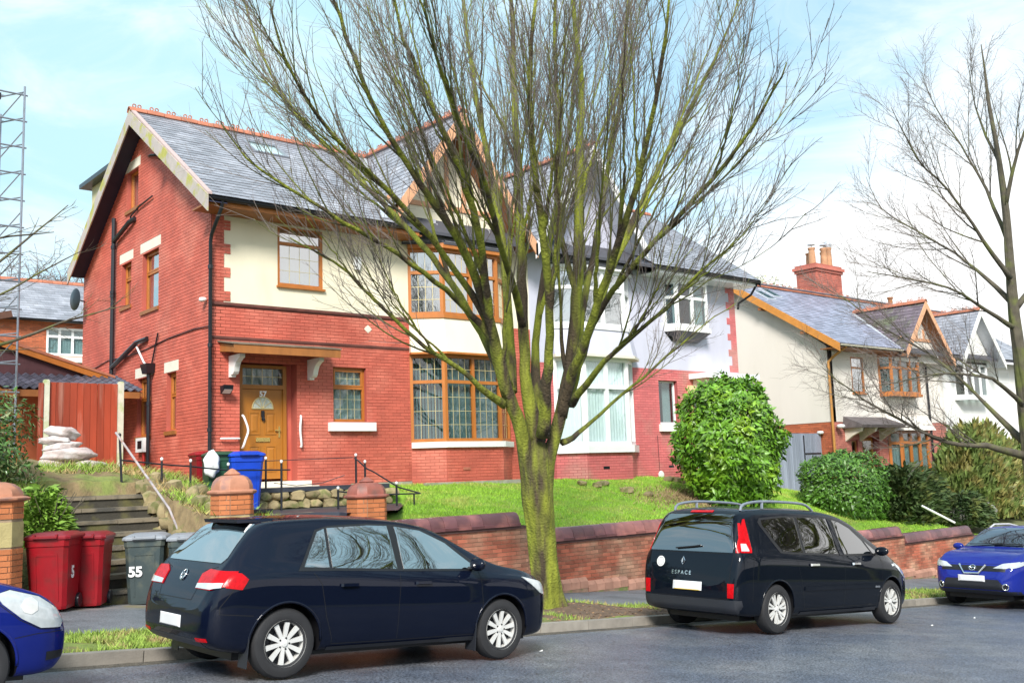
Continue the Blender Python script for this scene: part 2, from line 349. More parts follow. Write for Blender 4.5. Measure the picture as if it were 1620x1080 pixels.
def blades(name, n, region, zf, h, m, w=.008, lean=.5, parent=None):
    b = MB()
    for _ in range(n):
        x, y = region()
        z = zf(x, y); a = random.uniform(0, 6.283); hh = h*random.uniform(.5, 1.4); lw = w*random.uniform(.7,1.5)
        dx, dy = math.cos(a)*lw, math.sin(a)*lw; lx_, ly_ = random.gauss(0,lean)*hh, random.gauss(0,lean)*hh
        k = len(b.v)
        b.v += [(x-dx,y-dy,z-.01),(x+dx,y+dy,z-.01),(x+lx_,y+ly_,z+hh)]; b.f.append((k,k+1,k+2)); b.m.append(0)
    o = obj(name, b, m, parent); o['kind'] = 'stuff'; return o
def lreg():
    while True:
        x, y = 9.6+21*random.random()**1.2, random.uniform(14.9,20.4)
        if x > 10+(min(y,19)-15)*.72 and not (y > 18.9 and x < 12.35): return x, y
tag(blades('lawn_grass', 60000, lreg, gz, .055, MT['blade'], .011), 'short bright green grass growing over the sloping front lawn', 'grass')
def vreg():
    while True:
        x = random.choice([random.uniform(1.2,5.5), random.uniform(10.2,18), random.uniform(13,26)]); y = random.uniform(10.76,12.3)
        if math.sin(x*2.3+y*1.7)*math.cos(x*.9-y*2.2) > -.35 and not (abs(x-11.5) < 1.1 and y < 11.9): return x, y
tag(blades('verge_grass', 22000, vreg, verge_z, .06, mat('verge_blade', (.25,.36,.06), .8, .2, 3, piece=.35, tint=(.36,.28,.12), tscale=2.5, tlo=.5, thi=.6), .009), 'patchy green and brown grass in the verge between kerb and footway', 'grass')
def breg():
    while True:
        x, y = random.uniform(1.8,8.7), random.uniform(14.95,20.4)
        if 4.65 < x < 6.6 and y < 19 or 3.5 < x < 5 and y < 16.2 or x > 7.8 and y < 19 or x > 8.15: continue
        return x, y
tag(blades('bank_grass', 9000, breg, gz, .13, MT['bladed'], .010, lean=.8), 'straggly dry and green grass covering the bank beside the steps', 'grass')

sheet('gutter_grit', rng(-6,45,.5), [10.33,10.45,10.58], lambda x, y: rz(x)-.012+.03*(1-((y-5.8)/4.8)**2)+(.006 if y > 10.4+.05*math.sin(x*1.9) else -.004), mat('gutter_grit', (.10,.085,.065), .9, .4, 12, .01, 50, tint=(.055,.05,.045), tscale=3, speck=.5))
# ------------------------------------------------------------------ building helpers
def sub_iv(ivs, a, b):
    o = []
    for x0, x1 in ivs:
        if b <= x0 or a >= x1: o.append((x0, x1)); continue
        if a > x0: o.append((x0, a))
        if b < x1: o.append((b, x1))
    return o
CAMP = Vector((0,0,0))
def pieces(parent, name, stuffname, frame, rows, rowh, plen, gap, thick, proud, m, nmax=300, stagger=.5, jitter=0, tilt=0, hide=None):
    """frame(u, v, n) -> world point; rows: list of (v0, [(u0,u1)...]). Whole pieces share one mesh; the first nmax nearest
    the camera are objects, all others join one part."""
    whole, cut = [], []
    for k, (v0, ivs) in enumerate(rows):
        off = (k % 2)*stagger*plen
        for a, b in ivs:
            i = math.floor((a-off)/plen)
            while True:
                u0 = i*plen+off; u1 = u0+plen; i += 1
                if u0 >= b: break
                c0, c1 = max(u0, a), min(u1, b)
                if c1-c0 < .03: continue
                (whole if (c0 == u0 and c1 == u1) else cut).append((c0, c1, v0))
    O = frame(0,0,0); U = (frame(1,0,0)-O); V = (frame(0,1,0)-O); Nn = (frame(0,0,1)-O)
    def verts(u0, u1, v0, dn):
        a, b, c, d = u0+gap/2, u1-gap/2, v0+gap/2, v0+rowh-gap/2
        n0, n1 = -thick, proud
        t0 = tilt  # lower edge lifted
        return [(a,c,n0+t0),(b,c,n0+t0),(b,c,n1+t0+dn),(a,c,n1+t0+dn),(a,d,n0),(b,d,n0),(b,d,n1+dn),(a,d,n1+dn)]
    whole.sort(key=lambda w: (frame((w[0]+w[1])/2, w[2], 0)-CAMP).length + (1000 if hide and hide((w[0]+w[1])/2, w[2]) else 0))
    one, rest = whole[:nmax], whole[nmax:]+cut
    if one:
        b = MB(); pts = verts(-plen/2, plen/2, -rowh/2, 0)
        b.hexa([U*u+V*v+Nn*n for u, v, n in pts]); me = b.mesh(name, m)
        for u0, u1, v0 in one:
            inst(name, me, parent, frame((u0+u1)/2, v0+rowh/2, random.uniform(0, jitter)))
    if rest:
        b = MB()
        for u0, u1, v0 in rest:
            b.hexa([frame(u, v, n) for u, v, n in verts(u0, u1, v0, random.uniform(0, jitter))])
        obj(stuffname, b, m, parent, kind='stuff')
def brickwall(parent, frame, z0, z1, region, holes, m, nmax=300, L=.225, H=.075, name='brick', hide=None, proud=.007):
    rows = []; k = 0; z = z0
    while z < z1-.02:
        ivs = region(z+H/2)
        for a, b, c, d in holes:
            if z+H/2 > c and z+H/2 < d: ivs = sub_iv(ivs, a, b)
        rows.append((z, ivs)); z += H
    pieces(parent, name, 'brickwork', frame, rows, H, L, .011, .012, proud, m, nmax, jitter=.003, hide=hide)
def slab(b, x0, x1, z0, z1, holes, mk, mi=0):   # rectangles around the holes; mk(x0,x1,z0,z1)
    xs = sorted({x0, x1, *[h[0] for h in holes], *[h[1] for h in holes]}); xs = [x for x in xs if x0 <= x <= x1]
    for a, c in zip(xs, xs[1:]):
        ivs = [(z0, z1)]
        for h in holes:
            if h[0] < (a+c)/2 < h[1]: ivs = sub_iv(ivs, h[2], h[3])
        for p, q in ivs: mk(b, a, c, p, q)
def front(Y): return lambda u, v, n: Vector((u, Y-n, v))
def left(X): return lambda u, v, n: Vector((X-n, u, v))
GOLD = 'leadbar'
def window(parent, P, ux, un, w, z0, z1, m, cols=(1,), tr=None, leads=None, fw=.06, inset=.0, depth=.07, glass=None,
           curtain=None, sill=None, sashes=(), label=None, name='window', room=True):
    """glazed window: frame (with mullions), panes, bars, curtain; P = bottom left corner on the outer plane, un outward"""
    P = Vector(P); P = Vector((P.x, P.y, 0)); ux = Vector(ux).normalized(); un = Vector(un).normalized()
    glass = glass or MT['glass']; d0, d1 = -inset-depth, -inset
    b = MB(); ob = lambda u0,u1,c,d,e0=d0,e1=d1: b.obox(P, ux, un, u0, u1, e0, e1, c, d)
    ob(0,fw,z0,z1); ob(w-fw,w,z0,z1); ob(fw,w-fw,z0,z0+fw*1.1); ob(fw,w-fw,z1-fw,z1)
    s = sum(cols); xs = [0]
    for c in cols: xs.append(xs[-1]+c/s*w)
    for x in xs[1:-1]: ob(x-fw*.55, x+fw*.55, z0+fw*1.1, z1-fw, d0, d1+.004)
    lights = []
    for i in range(len(cols)):
        a = xs[i]+(fw if i == 0 else fw*.55); c = xs[i+1]-(fw if i == len(cols)-1 else fw*.55)
        t = tr[i] if isinstance(tr, (list, tuple)) else tr
        if t:
            ob(a, c, t-fw*.55, t+fw*.55, d0, d1+.002); lights += [(a,c,z0+fw*1.1,t-fw*.55),(a,c,t+fw*.55,z1-fw)]
        else: lights.append((a,c,z0+fw*1.1,z1-fw))
    for k, (a,c,p,q) in enumerate(lights):      # opening sash rails
        if k in sashes:
            f = .035
            for (u0,u1,v0,v1) in ((a,a+f,p,q),(c-f,c,p,q),(a+f,c-f,p,p+f),(a+f,c-f,q-f,q)): b.obox(P,ux,un,u0,u1,d1-.03,d1+.012,v0,v1)
    fr = obj(name, b, m, parent, label=label)
    for a,c,p,q in lights:
        g = MB(); g.obox(P,ux,un,a-.01,c+.01,d0+.025,d0+.033,p-.01,q+.01); obj('pane', g, glass, fr)
        if leads:
            nx = max(1, round((c-a)/leads[0])); nzz = max(1, round((q-p)/leads[1])); l_ = MB(); t = leads[2] if len(leads) > 2 else .007
            for i in range(1, nx): x = a+(c-a)*i/nx; l_.obox(P,ux,un,x-t,x+t,d0+.033,d0+.039,p,q)
            for j in range(1, nzz): z = p+(q-p)*j/nzz; l_.obox(P,ux,un,a,c,d0+.033,d0+.041,z-t,z+t)
            obj('glazing_bars', l_, MT[leads[3]] if len(leads) > 3 else MT[GOLD], fr)
    if curtain == 'net':
        c_ = MB(); n = max(6, int(w/.035)); vs = []
        for i in range(n+1):
            u = .02+(w-.04)*i/n; d = d0-.04+.012*math.sin(i*1.9)
            p0 = P+ux*u+un*d; vs += [(p0.x,p0.y,z0+.03),(p0.x,p0.y,z1-.03)]
        c_.add(vs, [(2*i,2*i+2,2*i+3,2*i+1) for i in range(n)]); obj('net_curtain', c_, MT['curtain'], fr)
    if curtain == 'blind':
        c_ = MB(); n = int(w/.085)
        for i in range(n):
            u = .04+(w-.08)*(i+.5)/n; q = P+ux*u+un*(d0-.12); dv = (ux*.75+un*.65)*.036
            c_.prism([(q-dv)+Vector((0,0,z0+.03)),(q+dv)+Vector((0,0,z0+.03)),(q+dv)+Vector((0,0,z1-.04)),(q-dv)+Vector((0,0,z1-.04))], un*.003)
        obj('vertical_blind', c_, MT['blind'], fr)
    if curtain == 'half':
        c_ = MB(); c_.obox(P,ux,un,w*.55,w-.05,d0-.12,d0-.10,z0,z1-.03); obj('curtain', c_, MT['curtain'], fr)
    if sill:
        s_ = MB(); sm, so, sh, over = sill
        s_.obox(P,ux,un,-over,w+over,-.02-inset*0,so,z0-sh,z0-.002); obj('sill', s_, sm, fr, smooth=False)
    return fr
def lintel(parent, b0, b1, z, h, frame, m, name='lintel'):
    b = MB(); pts = [frame(u, v, n) for u, v, n in [(b0,z,-.05),(b1,z,-.05),(b1,z,.012),(b0,z,.012),(b0,z+h,-.05),(b1,z+h,-.05),(b1,z+h,.012),(b0,z+h,.012)]]
    b.hexa(pts); return obj(name, b, m, parent)

def slate_plane(parent, frame, vmax, region, m=None, holes=(), row=.19, plen=.27, nmax=300, hide=None):
    rows = []; v = 0
    while v < vmax-.03:
        ivs = region(v+row/2)
        for a,b,c,d in holes:
            if v+row/2 > c and v+row/2 < d: ivs = sub_iv(ivs, a, b)
        rows.append((v, ivs)); v += row
    pieces(parent, 'slate', 'slates', frame, rows, row, plen, .008, .004, .006, m or MT['slate'], nmax, jitter=.005, tilt=.010, hide=hide)
def roofframe(p0, along, up):
    p0 = Vector(p0); a = Vector(along).normalized(); u = Vector(up).normalized(); n = a.cross(u)
    if n.z < 0: n = -n
    return lambda s, t, d: p0+a*s+u*t+n*d
def ridge_tiles(parent, p0, p1, crest=True, r=.12, L=.45, name='ridge_tile', m=None):
    p0, p1 = Vector(p0), Vector(p1); d = p1-p0; n = max(1, round(d.length/L)); d.normalize(); st = (p1-p0).length/n
    side = d.cross(Vector((0,0,1))).normalized(); upv = side.cross(d).normalized()
    b = MB(); prof = [(-1.0,-.75),(-.8,-.2),(-.38,.2),(0,.34),(.38,.2),(.8,-.2),(1.0,-.75)]
    lo = [(-.85,-.9),(-.68,-.35),(-.3,.02),(0,.14),(.3,.02),(.68,-.35),(.85,-.9)]
    ring = lambda t, pr: [side*(x*r)+upv*(z*r)+d*t for x, z in pr]
    A = ring(-st/2+.006, prof)+ring(st/2-.006, prof)+ring(-st/2+.006, lo)+ring(st/2-.006, lo); k = 7
    f = [(i,i+1,k+i+1,k+i) for i in range(6)]+[(2*k+i+1,2*k+i,3*k+i,3*k+i+1) for i in range(6)]
    f += [(i+1,i,2*k+i,2*k+i+1) for i in range(6)]+[(k+i,k+i+1,3*k+i+1,3*k+i) for i in range(6)]+[(0,k,3*k,2*k),(6,2*k+6,3*k+6,k+6)]
    b.add(A, f)
    if crest:
        for q in (-.07, .06):
            c = d*q+upv*(r*.30+.042)
            pts = [c+(d*math.cos(t)+upv*math.sin(t))*.042 for t in [math.pi*2*j/10 for j in range(11)]]
            b.tube(pts, .015, 5, False)
    me = b.mesh(name, m or MT['ridge'], smooth=40)
    for i in range(n):
        inst(name, me, parent, p0+d*st*(i+.5)+upv*r*.35+Vector((0,0,random.uniform(-.006,.006))))
def gutter(parent, p0, p1, r=.06, m=None, name='gutter'):
    p0, p1 = Vector(p0), Vector(p1); d = (p1-p0).normalized(); side = d.cross(Vector((0,0,1))).normalized(); b = MB()
    pr = [(math.cos(math.pi*(1+j/8)), math.sin(math.pi*(1+j/8))) for j in range(9)]
    A = []
    for p in (p0, p1):
        for rr in (r, r*.88):
            A += [p+side*(x*rr)+Vector((0,0,1))*(z*rr) for x, z in pr]
    f = [(i,i+1,18+i+1,18+i) for i in range(8)]+[(9+i+1,9+i,27+i,27+i+1) for i in range(8)]+[(0,9,27,18),(8,26,35,17)]
    b.add(A, f); return obj(name, b, m or MT['black'], parent)
def pipe(parent, pts, r=.04, name='downpipe', m=None, n=8, collars=()):
    b = MB(); b.tube(smooth_path([(*p,r) for p in pts])[0] if name == 'grab_rail' else pts, r, n)
    for c in collars: b.lathe([(r*1.3,-.04),(r*1.3,.04)], c, n=10)
    return obj(name, b, m or MT['black'], parent, smooth=40)

FY = 20.5
# ------------------------------------------------------------------ HOUSE 1 (number 57)
EZ, RZT, YR, TANR = 6.0, 9.2, 24.4, .69       # eaves, ridge, ridge Y, pitch
h1 = thing('brick_house', 'red painted brick semi with cream upper wall, oak door numbered 57 and mossy white bargeboard', 'house', (13.4, 24.8, -.3), group='houses along the street')
XP = 18.0
holes1 = [(10.47,11.63,4.37,5.75),(9.56,10.93,-.25,2.60),(11.87,12.76,1.30,2.57),(14.02,17.2,.80,5.78)]
b = MB(); slab(b, 8.9, XP, -.8, 3.83, holes1, lambda b,a,c,p,q: b.box(a,c,FY,FY+.28,p,q))
wf = obj('front_wall', b, MT['mortar1'], h1)
brickwall(wf, front(FY), -.5, 3.83, lambda z: [(8.9, XP)] if z>-.13 or True else [], [(a,b_,c,d) for a,b_,c,d in holes1], MT['brick1'], 300, hide=lambda u,v: u>14 and v>.7 or v<-.2)
b = MB(); slab(b, 8.9, XP, 3.83, 5.95, holes1, lambda b,a,c,p,q: b.box(a,c,FY,FY+.28,p,q))
wu = obj('render_panel', b, MT['cream'], h1)
# quoin blocks: alternating widths of three and four courses
qz = 3.90; k = 0; qrows = []
while qz < 5.83:
    nck = 3 if k % 2 == 0 else 4; wq = .44 if k % 2 == 0 else .29
    for j in range(nck): qrows.append((qz, [(8.9, 8.9+wq)])); qz += .075
    k += 1
pieces(wu, 'brick', 'quoin_bricks', front(FY-.006), qrows, .075, .225, .011, .02, .009, MT['brick1'], 120, jitter=.003)
b = MB(); b.box(8.903,9.18,FY-.003,FY+.02,3.84,5.9); obj('quoin_backing', b, MT['mortar1'], wu)
for zz, hh, dd in ((3.83,.06,.05),(3.10,.05,.03)):
    b = MB(); b.box(8.88,14.0,FY-dd,FY+.02,zz-.02,zz-.02+hh); b.box(8.9,14.0,FY-dd*.5,FY+.02,zz-.05,zz-.021); obj('string_course', b, mat('string_course_%d'%(zz*10), (.13,.04,.03), .7, .3, 4), h1)
# gable wall
GX = 8.9; YB = 29.15
gtop = lambda y: min(EZ-.1+TANR*(y-19.75), EZ-.1+TANR*(29.05-y))
holesg = [(24.92,25.76,7.02,8.0),(23.45,24.55,4.25,5.72),(25.35,26.02,4.55,5.68),(23.93,24.86,1.2,2.55),(22.38,22.96,1.22,2.52)]
holesg = [(24.95,25.75,7.0,8.02),(23.52,24.58,4.22,5.68),(25.36,26.06,4.53,5.68),(23.93,24.82,1.16,2.58),(22.37,22.94,1.20,2.54)]
b = MB(); slab(b, FY, YB, -.8, 5.4, holesg, lambda b,a,c,p,q: b.box(GX,GX+.28,a,c,p,q))
ys = [FY]+[h for hh in holesg[:1] for h in hh[:2]]+[23.52,24.4,24.58,25.36,26.06,YB]; ys = sorted(set(ys))
for a, c in zip(ys, ys[1:]):
    zt0, zt1 = gtop(a), gtop(c); m_ = (a+c)/2; ivs = [(5.4, 99)]
    for h in holesg[:3]:
        if h[0] < m_ < h[1]: ivs = sub_iv(ivs, h[2], h[3])
    segs = [(p, None if q == 99 else q) for p, q in ivs]
    for p, q in segs:
        t0, t1 = (zt0, zt1) if q is None else (q, q)
        b.hexa([(GX,a,p),(GX+.28,a,p),(GX+.28,c,p),(GX,c,p),(GX,a,t0),(GX+.28,a,t0),(GX+.28,c,t1),(GX,c,t1)])
wg = obj('gable_wall', b, MT['mortar1'], h1)
def gregion(z):
    lo, hi = FY, YB
    if z > 5.9: d = (z-5.9)/TANR; lo = max(FY, 19.75+d+.02); hi = min(YB, 29.05-d-.02)
    return [(lo, hi)] if hi > lo+.1 else []
brickwall(wg, left(GX), -.5, 9.0, gregion, holesg, MT['brick1'], 300, hide=lambda u,v: v<.3)
b = MB(); b.box(GX,XP,YB-.28,YB,-.8,5.9); obj('rear_wall', b, MT['mortar1'], h1)
# plinth along the base
b = MB(); b.box(12.3,14.0,FY-.045,FY+.02,-.6,-.13); b.box(14.0,17.25,FY-.56,FY-.5,-.6,-.18); obj('plinth', b, mat('mossy_plinth', (.36,.34,.27), .9, .2, 5, .004, 40, tint=(.2,.22,.1), tscale=3), h1)
# gable lintels, sills, windows
UXG, UNG = (0,-1,0), (-1,0,0)
def gwin(y0, y1, z0, z1, tr, sill_m, cur='net', lin=True, gl='glassm'):
    w = y1-y0
    f = window(h1, (GX, y1, 0), UXG, UNG, w, z0, z1, MT['wood'], (1,), tr, fw=.055, inset=.10, glass=MT[gl], curtain=cur, sashes=(1,) if tr else ())
    if lin: lintel(h1, y0-.13, y1+.15, z1+.02, .24, left(GX), MT['stonec'])
    s = MB(); s.box(GX-.05, GX+.10, y0-.05, y1+.05, z0-.09, z0-.002); obj('sill', s, sill_m, f)
gwin(24.95,25.75,7.0,8.02,None,MT['brownw'])
gwin(23.52,24.58,4.22,5.68,5.15,MT['brownw'])
gwin(25.36,26.06,4.53,5.68,5.25,MT['brownw'])
gwin(23.93,24.82,1.16,2.58,2.05,MT['brownw'])
gwin(22.37,22.94,1.20,2.54,2.02,MT['brownw'])
# roof
U = Vector((0, 1, TANR)).normalized(); LS = (YR-19.72)/U.y
roof = MB()
roof.prism([(8.48,19.76,EZ-.03),(8.48,YR,RZT+.02),(8.48,29.05,EZ-.03),(8.48,29.05,EZ-.11),(8.48,YR,RZT-.08),(8.48,19.76,EZ-.11)], (XP-8.48,0,0))
rf = obj('roof', roof, MT['underlay'], h1)
GC1, GC2, GT, GR = 15.28, 20.0, 1.345, 9.2
def valley1(v):   # main-roof slates stop at the gablet's left slope
    z = EZ+U.z*v; return max(GC1-(GR-z)/GT, GC1-2.0)
f1 = roofframe((0,19.72,EZ), (1,0,0), U)
slate_plane(rf, f1, LS, lambda v: [(8.5, max(8.6, min(valley1(v)-.03, XP)))], holes=[(11.13,12.10,(22.99-19.72)/U.y,(23.76-19.72)/U.y)])
f1b = roofframe((0,29.08,EZ), (1,0,0), (0,-1,TANR)); slate_plane(rf, f1b, LS, lambda v: [(8.5, XP)], nmax=0)
ridge_tiles(rf, (8.42,YR,RZT+.06), (15.4,YR,RZT+.06))
# skylight
sk = MB(); v0, v1 = (22.99-19.72)/U.y, (23.76-19.72)/U.y
def skbox(mb, u0,u1,a,c,n0,n1): mb.hexa([f1(u,v,n) for u,v,n in [(u0,a,n0),(u1,a,n0),(u1,a,n1),(u0,a,n1),(u0,c,n0),(u1,c,n0),(u1,c,n1),(u0,c,n1)]])
for q in ((11.13,11.2,v0,v1),(12.03,12.10,v0,v1),(11.2,12.03,v0,v0+.07),(11.2,12.03,v1-.07,v1)): skbox(sk, *q, -.02, .06)
so = obj('skylight', sk, mat('skylight_frame', (.22,.23,.26), .4, .1, 5), rf); g = MB(); skbox(g, 11.2,12.03,v0+.07,v1-.07,.02,.035); obj('pane', g, MT['glassn'], so); g = MB(); skbox(g, 11.2,12.03,v0+.07,v1-.07,.0,.008); obj('sky_reflection_sheet', g, MT['curtain'], so)  # white sheet under the pane stands in for bright sky reflection
# bargeboards on the left gable, verge mortar, soffit
def barge(parent, X, ye, ze, yr, zr, h, t, m, name='bargeboard', drop=0):
    b = MB(); d = Vector((0, yr-ye, zr-ze)).normalized(); nrm = Vector((0,-d.z,d.y)) if d.y > 0 else Vector((0,d.z,-d.y))
    a = Vector((X,ye,ze)); c = Vector((X,yr,zr)); hz = Vector((0,0,h))
    b.prism([a-hz, c-hz, c, a], (t,0,0)); return obj(name, b, m, parent)
barge(h1, 8.44, 19.66, EZ-.02, YR, RZT+.03, .36, .03, MT['barge'], )
barge(h1, 8.44, 29.14, EZ-.02, YR+.0, RZT+.03, .36, .03, MT['barge'], )
for (ya,yb) in ((19.70,YR),(29.1,YR)):
    b = MB(); b.prism([(8.46,ya,EZ+.0),(8.46,yb,RZT+.05),(8.46,yb,RZT+.10),(8.46,ya,EZ+.05)], (.11,0,0)); obj('verge_mortar', b, mat('pink_verge_mortar', (.46,.35,.33), .8, .1, 6, .004, 40), rf)
    b = MB(); b.prism([(8.475,ya,EZ-.14),(8.475,yb,RZT-.09),(8.475,yb,RZT-.11),(8.475,ya,EZ-.16)], (.43,0,0)); obj('gable_soffit', b, MT['soffit'], h1)
b = MB(); b.box(8.47,14.0,19.82,20.5,5.80,5.835); b.box(13.2,17.5,19.82,20.5,5.80,5.83) if False else None; obj('eaves_soffit', b, MT['brownw'], h1)
b = MB(); b.box(8.47,13.9,19.79,19.82,5.80,5.97); obj('fascia', b, MT['wood'], h1)
gutter(h1, (8.5,19.715,5.955), (13.6,19.715,5.955), .068)
pipe(h1, [(8.80,19.72,5.90),(8.80,19.76,5.75),(8.82,20.3,5.30),(8.83,20.38,5.15),(8.83,20.38,-.1)], .042, collars=[(8.83,20.38,z) for z in (4.6,2.9,1.1)])
# soil pipe and waste pipes on the gable
def gp(y, z, n=.10): return (GX-n, y, z)
pipe(h1, [gp(26.45,6.98),gp(26.45,1.6)], .055, 'soil_pipe', collars=[gp(26.45,6.2),gp(26.45,5.0),gp(26.45,4.9),gp(26.45,2.7)])
pipe(h1, [gp(26.45,6.35),gp(25.3,6.62,.11),gp(25.05,6.68,.04)], .06, 'waste_pipe')
pipe(h1, [gp(25.4,7.0-.35,.03),gp(25.35,6.80,.05),gp(24.75,6.92,.06),gp(23.85,6.98,.06)], .022, 'overflow_pipe')
pipe(h1, [gp(26.45,3.02),gp(24.6,3.46,.12),gp(24.1,3.5,.05)], .06, 'waste_pipe')
pipe(h1, [gp(24.65,3.36,.10),gp(24.1,2.92,.12),gp(23.85,2.80,.12)], .024, 'waste_pipe', MT['upvc'])
b = MB(); b.hexa([(8.70,23.68,2.62),(8.88,23.68,2.62),(8.88,23.98,2.62),(8.70,23.98,2.62),(8.66,23.62,2.85),(8.88,23.62,2.85),(8.88,24.04,2.85),(8.66,24.04,2.85)]); obj('rainwater_hopper', b, MT['black'], h1)
pipe(h1, [gp(23.82,2.7),gp(23.82,.4)], .045, 'downpipe', collars=[gp(23.82,1.9)])
pipe(h1, [gp(23.75,2.84,.06),gp(23.4,3.55,.05)], .02, 'waste_pipe')
cb = [gp(29.1,3.30,.02),gp(28,3.17,.03),gp(26.9,3.27,.03),gp(25.6,3.22,.03),gp(24.3,3.25,.03),gp(22.8,3.35,.03),gp(21.3,3.37,.03),(8.86,20.47,3.33)]
pipe(h1, cb, .014, 'cable', n=5)
b = MB(); b.box(8.77,8.9,24.05,24.55,.78,1.12); mb_ = obj('meter_box', b, MT['upvc'], h1); b = MB(); b.box(8.765,8.77,24.15,24.42,.86,1.05); obj('meter_window', b, MT['black'], mb_)
pipe(h1, [gp(24.2,.76,.06),gp(24.2,.45,.06),gp(24.1,.2,.06)], .03, 'supply_pipe', mat('red_pipe', (.55,.03,.02), .4, .05))
b = MB(); b.tube([(8.9,29.0,5.15),(8.55,28.9,5.2)], .02, 6); b.lathe([(.0,-.02),(.2,.02),(.30,.09),(.31,.10),(.29,.10),(.19,.03),(.0,0)], (0,0,0), 'x', 20)
for i in range(len(b.v)):
    if i >= 12: x,y,z = b.v[i]; b.v[i] = (8.5+x*.5-y*.15, 28.75+y, 5.15+z)
obj('satellite_dish', b, MT['black'], h1, smooth=40)
b = MB(); b.tube([(8.9,22.85,7.55),(8.62,22.8,7.62)], .05, 8); b.lathe([(0,-.04),(.13,-.03),(.16,0),(.13,.03),(0,.04)], (8.5,22.8,7.63), 'z', 12); obj('security_lamp', b, MT['black'], h1, smooth=40)
# front windows
window(h1, (10.47,FY,0), (1,0,0), (0,-1,0), 1.16, 4.37, 5.76, MT['wood'], (1,), 5.36, fw=.065, inset=.02, glass=MT['glassm'], curtain='net', sill=(MT['wood'],.07,.05,.03), leads=(.28,.33,.004))
window(h1, (11.87,FY,0), (1,0,0), (0,-1,0), .89, 1.30, 2.57, MT['wood'], (1,), 2.10, leads=(.19,.21,.0045), inset=.09, sashes=(1,), curtain='net')
b = MB(); b.box(11.72,12.95,FY-.13,FY+.05,1.08,1.28); sl = obj('sill', b, MT['stonew'], h1)
# bays
def bay(parent, pts, z0, z1, tr, m, segcols, leads=None, glass=None, curtain=None, sashes=(), fw=.075):
    for (p, q), cols in zip(zip(pts, pts[1:]), segcols):
        p = Vector((*p,0)); q = Vector((*q,0)); d = (q-p); w = d.length; d.normalize(); n = Vector((d.y,-d.x,0))
        window(parent, p, d, n, w, z0, z1, m, cols, tr, leads=leads, glass=glass, curtain=curtain, fw=fw, sashes=sashes, depth=.09, name='bay_window')
def ring(parent, pts, off0, off1, z0, z1, m, name, ztop_in=None, smooth=False):   # band following a bay plan
    b = MB(); P = [Vector((*p,0)) for p in pts]; ns = []
    for i in range(len(P)):
        if i == 0: d = P[1]-P[0]
        elif i == len(P)-1: d = P[-1]-P[-2]
        else: d = (P[i+1]-P[i]).normalized()+(P[i]-P[i-1]).normalized()
        d.normalize(); ns.append(Vector((d.y,-d.x,0)))
    ns[0] = Vector((ns[0].x*.0-.35,-.9,0)).normalized(); ns[-1] = Vector((.35,-.9,0)).normalized()
    for i in range(len(P)-1):
        a, c, na, nc = P[i], P[i+1], ns[i], ns[i+1]
        zt = z1
        b.hexa([(*(a+na*off1[0])[:2],z0),(*(c+nc*off1[0])[:2],z0),(*(c+nc*off0[0])[:2],z0),(*(a+na*off0[0])[:2],z0),
                (*(a+na*off1[1])[:2],zt),(*(c+nc*off1[1])[:2],zt),(*(c+nc*off0[1])[:2],zt),(*(a+na*off0[1])[:2],zt)])
    return obj(name, b, m, parent)
BP1 = [(14.02,20.5),(14.72,20.0),(16.5,20.0),(17.2,20.5)]
SC = [(1,),(1,1),(1,)]
def bay_bricks(parent, pts, z0, z1, mm, mb, nmax=80):
    w = ring(parent, pts, (-.2,-.2), (0,0), z0, z1, mm, 'bay_wall')
    for p, q in zip(pts, pts[1:]):
        p = Vector((*p,0)); q = Vector((*q,0)); d = (q-p); L = d.length; d.normalize(); n = Vector((d.y,-d.x,0))
        fr = lambda u, v, k, p=p, d=d, n=n: p+d*u+n*k+Vector((0,0,v))
        brickwall(w, fr, z0, z1, lambda z: [(0,L)], [], mb, nmax if L > 1 else 40)
    return w
bay_bricks(h1, BP1, -.6, .66, MT['mortar1'], MT['brick1'])
b = MB(); b.box(15.2,15.42,19.975,20.0,.1,.17); obj('air_brick', b, mat('air_brick_terracotta', (.40,.13,.08), .8, .2, 20), h1)
ring(h1, BP1, (-.1,-.1), (.09,.09), .66, .80, MT['stonew'], 'bay_sill')
bay(h1, BP1, .80, 2.95, 2.28, MT['wood'], SC, leads=(.20,.36,.005), curtain='blind', sashes=())
ring(h1, BP1, (-.1,-.1), (.22,.22), 2.95, 3.0, MT['wood'], 'bay_head')
ring(h1, BP1, (-.1,-.1), (.20,.02), 3.0, 3.86, MT['cream'], 'render_apron')
ring(h1, BP1, (-.1,-.1), (.06,.06), 3.86, 3.94, MT['wood'], 'bay_sill')
bay(h1, BP1, 3.94, 5.62, 5.02, MT['wood'], SC, leads=(.20,.36,.006), curtain='blind', glass=MT['glassm'])
ring(h1, BP1, (-.1,-.1), (.13,.13), 5.62, 5.74, MT['wood'], 'bay_head')
